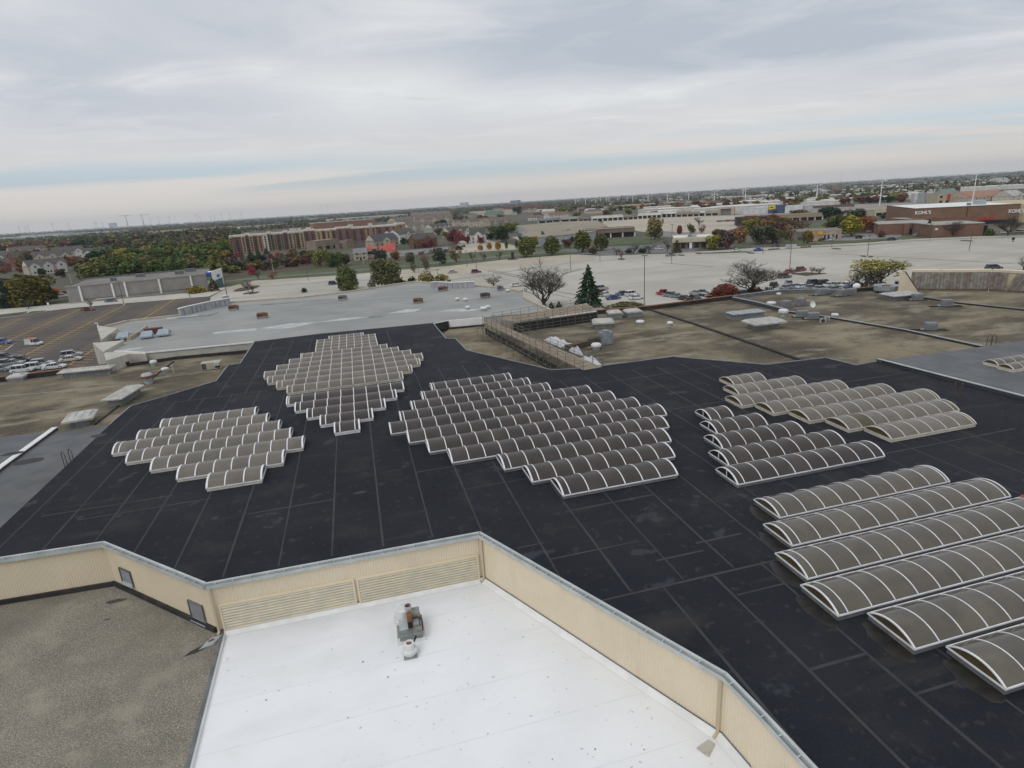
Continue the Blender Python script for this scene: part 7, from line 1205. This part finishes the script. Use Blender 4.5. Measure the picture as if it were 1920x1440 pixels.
# 8 a scatter of small far houses and sheds seen only as roofs and walls
rs_ = random.Random(11)
for k in range(150):
    if k < 60: x = rs_.uniform(960, 1320); y = 437-119*x/1920+rs_.uniform(9, 34)
    elif k < 120: x = rs_.uniform(1230, 1740); y = 437-119*x/1920+rs_.uniform(12, 44)
    else: x = rs_.uniform(700, 960); y = 437-119*x/1920+rs_.uniform(8, 26)
    p = at(x, y); t_ = thing('far_house', 'small distant house or shed among the trees right of the condo block', 'house', p, rs_.uniform(-.3, .6), 'small distant houses on the plain'); L_ = rs_.uniform(12, 34); D = rs_.uniform(9, 16); e = rs_.uniform(3.5, 6); c = rs_.choice((BE_, WH_, BRK, CRM, (.4,.36,.32), TAN)); big = 60 <= k < 120; L_, D, c = (L_*2.4, D*2.6, rs_.choice((WH_, WH_, (.6,.58,.55), (.5,.47,.42)))) if big else (L_, D, c); MB().box(-L_/2, L_/2, 0, D, 0, e).build('wall', m_tintm, t_, color=c)
    mb = MB(); mb.add([(-L_/2-.4,-.4,e-.1),(L_/2+.4,-.4,e-.1),(L_/2+.4,D+.4,e-.1),(-L_/2-.4,D+.4,e-.1),(-L_/2+2,D/2,e+D*(.03 if big else .3)),(L_/2-2,D/2,e+D*(.03 if big else .3))], [(0,1,5,4),(1,2,5),(2,3,4,5),(3,0,4),(3,2,1,0)]); mb.build('roof', MC['shingles'], t_, color=(.62,.61,.58) if big else rs_.choice(((.15,.13,.12),(.19,.14,.11),(.24,.21,.18),(.5,.49,.46),(.11,.1,.1))))
# 9 horizon: towers, cranes, masts
for x, y, x1, yt, c, lb in ((205,427,217,418.3,(.16,.21,.26),'dark blue office tower on the left horizon'),(957,384.5,970,376.3,(.17,.2,.24),'dark grey tower on the middle horizon'),(863,388,875,380,(.42,.45,.48),'pale hazy tower left of the middle horizon tower')): bld('far_tower', lb, x, y, x1, y-.7, yt, 40, c, c, group='towers on the horizon', cat='tower', h=max(30, hgt(x, y, yt)))
m_lat = M('lattice_grey', (.22,.24,.26), rough=.7)
def mast(x, y, yt, lab, cat, nm, grp, wpx=.5, arms=0, d_=None):
    p = at(x, y); h = min(hgt(x, y, yt), 150); D_ = p.length; r_ = wpx*D_/F*.5; t_ = thing(nm, lab, cat, p, 0, grp); MB().tube([(0,0,0),(0,0,h)], [r_, r_*.5], 5).build('shaft', m_lat, t_)
    for k in range(arms): MB().box(-r_*6, r_*6, -r_*.5, r_*.5, h*(.97-.12*k), h*(.97-.12*k)+r_).build('cross_arm', m_lat, t_)
    return t_, h, r_
for x, y, yt, jl, jr, lb in ((241,429,402.5,-11,9,'tower crane on the left horizon, left one'),(271,427,401,-3,12,'tower crane on the left horizon, right one')):
    t_, h, r_ = mast(x, y, yt, lb, 'crane', 'tower_crane', 'tower cranes on the horizon', 1.2); D_ = t_.location.length; k = D_/F; MB().box(jl*k, jr*k, -r_*.6, r_*.6, h*.93, h*.93+r_*.8).build('jib', m_lat, t_)
for x in (39,50,56,102,132,180,184,195,285,300,320,371,377,397,404,418,433,455): mast(x, 437-119*x/1920+5.5, 437-119*x/1920-random.uniform(7, 13), 'thin power line pylon on the left horizon', 'pylon', 'pylon', 'pylons on the left horizon', .5, 2)
for x, yt, lb in ((604,384,'left one of two tall radio masts on the horizon'),(615,382,'right one of two tall radio masts on the horizon'),(1576,326,'lone thin radio mast on the right horizon')): mast(x, 437-119*x/1920+4.5, yt, lb, 'mast', 'radio_mast', 'radio masts on the horizon', .45, 1)
# small white shed at the left and shed by the trailer
bld('small_shed', 'small white shed among the trees at the left edge', 8,548,23,546.5,538.5, 5, (.5,.5,.5), (.42,.42,.42), cat='shed', h=4.0)
# ------------------------------------------------------------------ the air
hm = bpy.data.materials.new('haze_air'); hm.use_nodes = True; n = hm.node_tree.nodes; n.remove(n['Principled BSDF']); pv = n.new('ShaderNodeVolumePrincipled'); pv.inputs['Color'].default_value = (.76,.85,.97,1); pv.inputs['Density'].default_value = 6.5e-5; pv.inputs['Anisotropy'].default_value = 0.0; hm.node_tree.links.new(pv.outputs[0], n['Material Output'].inputs['Volume'])
hz_ = MB().box(-12700, 12700, -12700, 12700, -2.2, 175).build('haze', hm, kind='stuff'); hz_['label'] = 'thin bluish haze lying over the plain to the horizon'; hz_['category'] = 'haze'
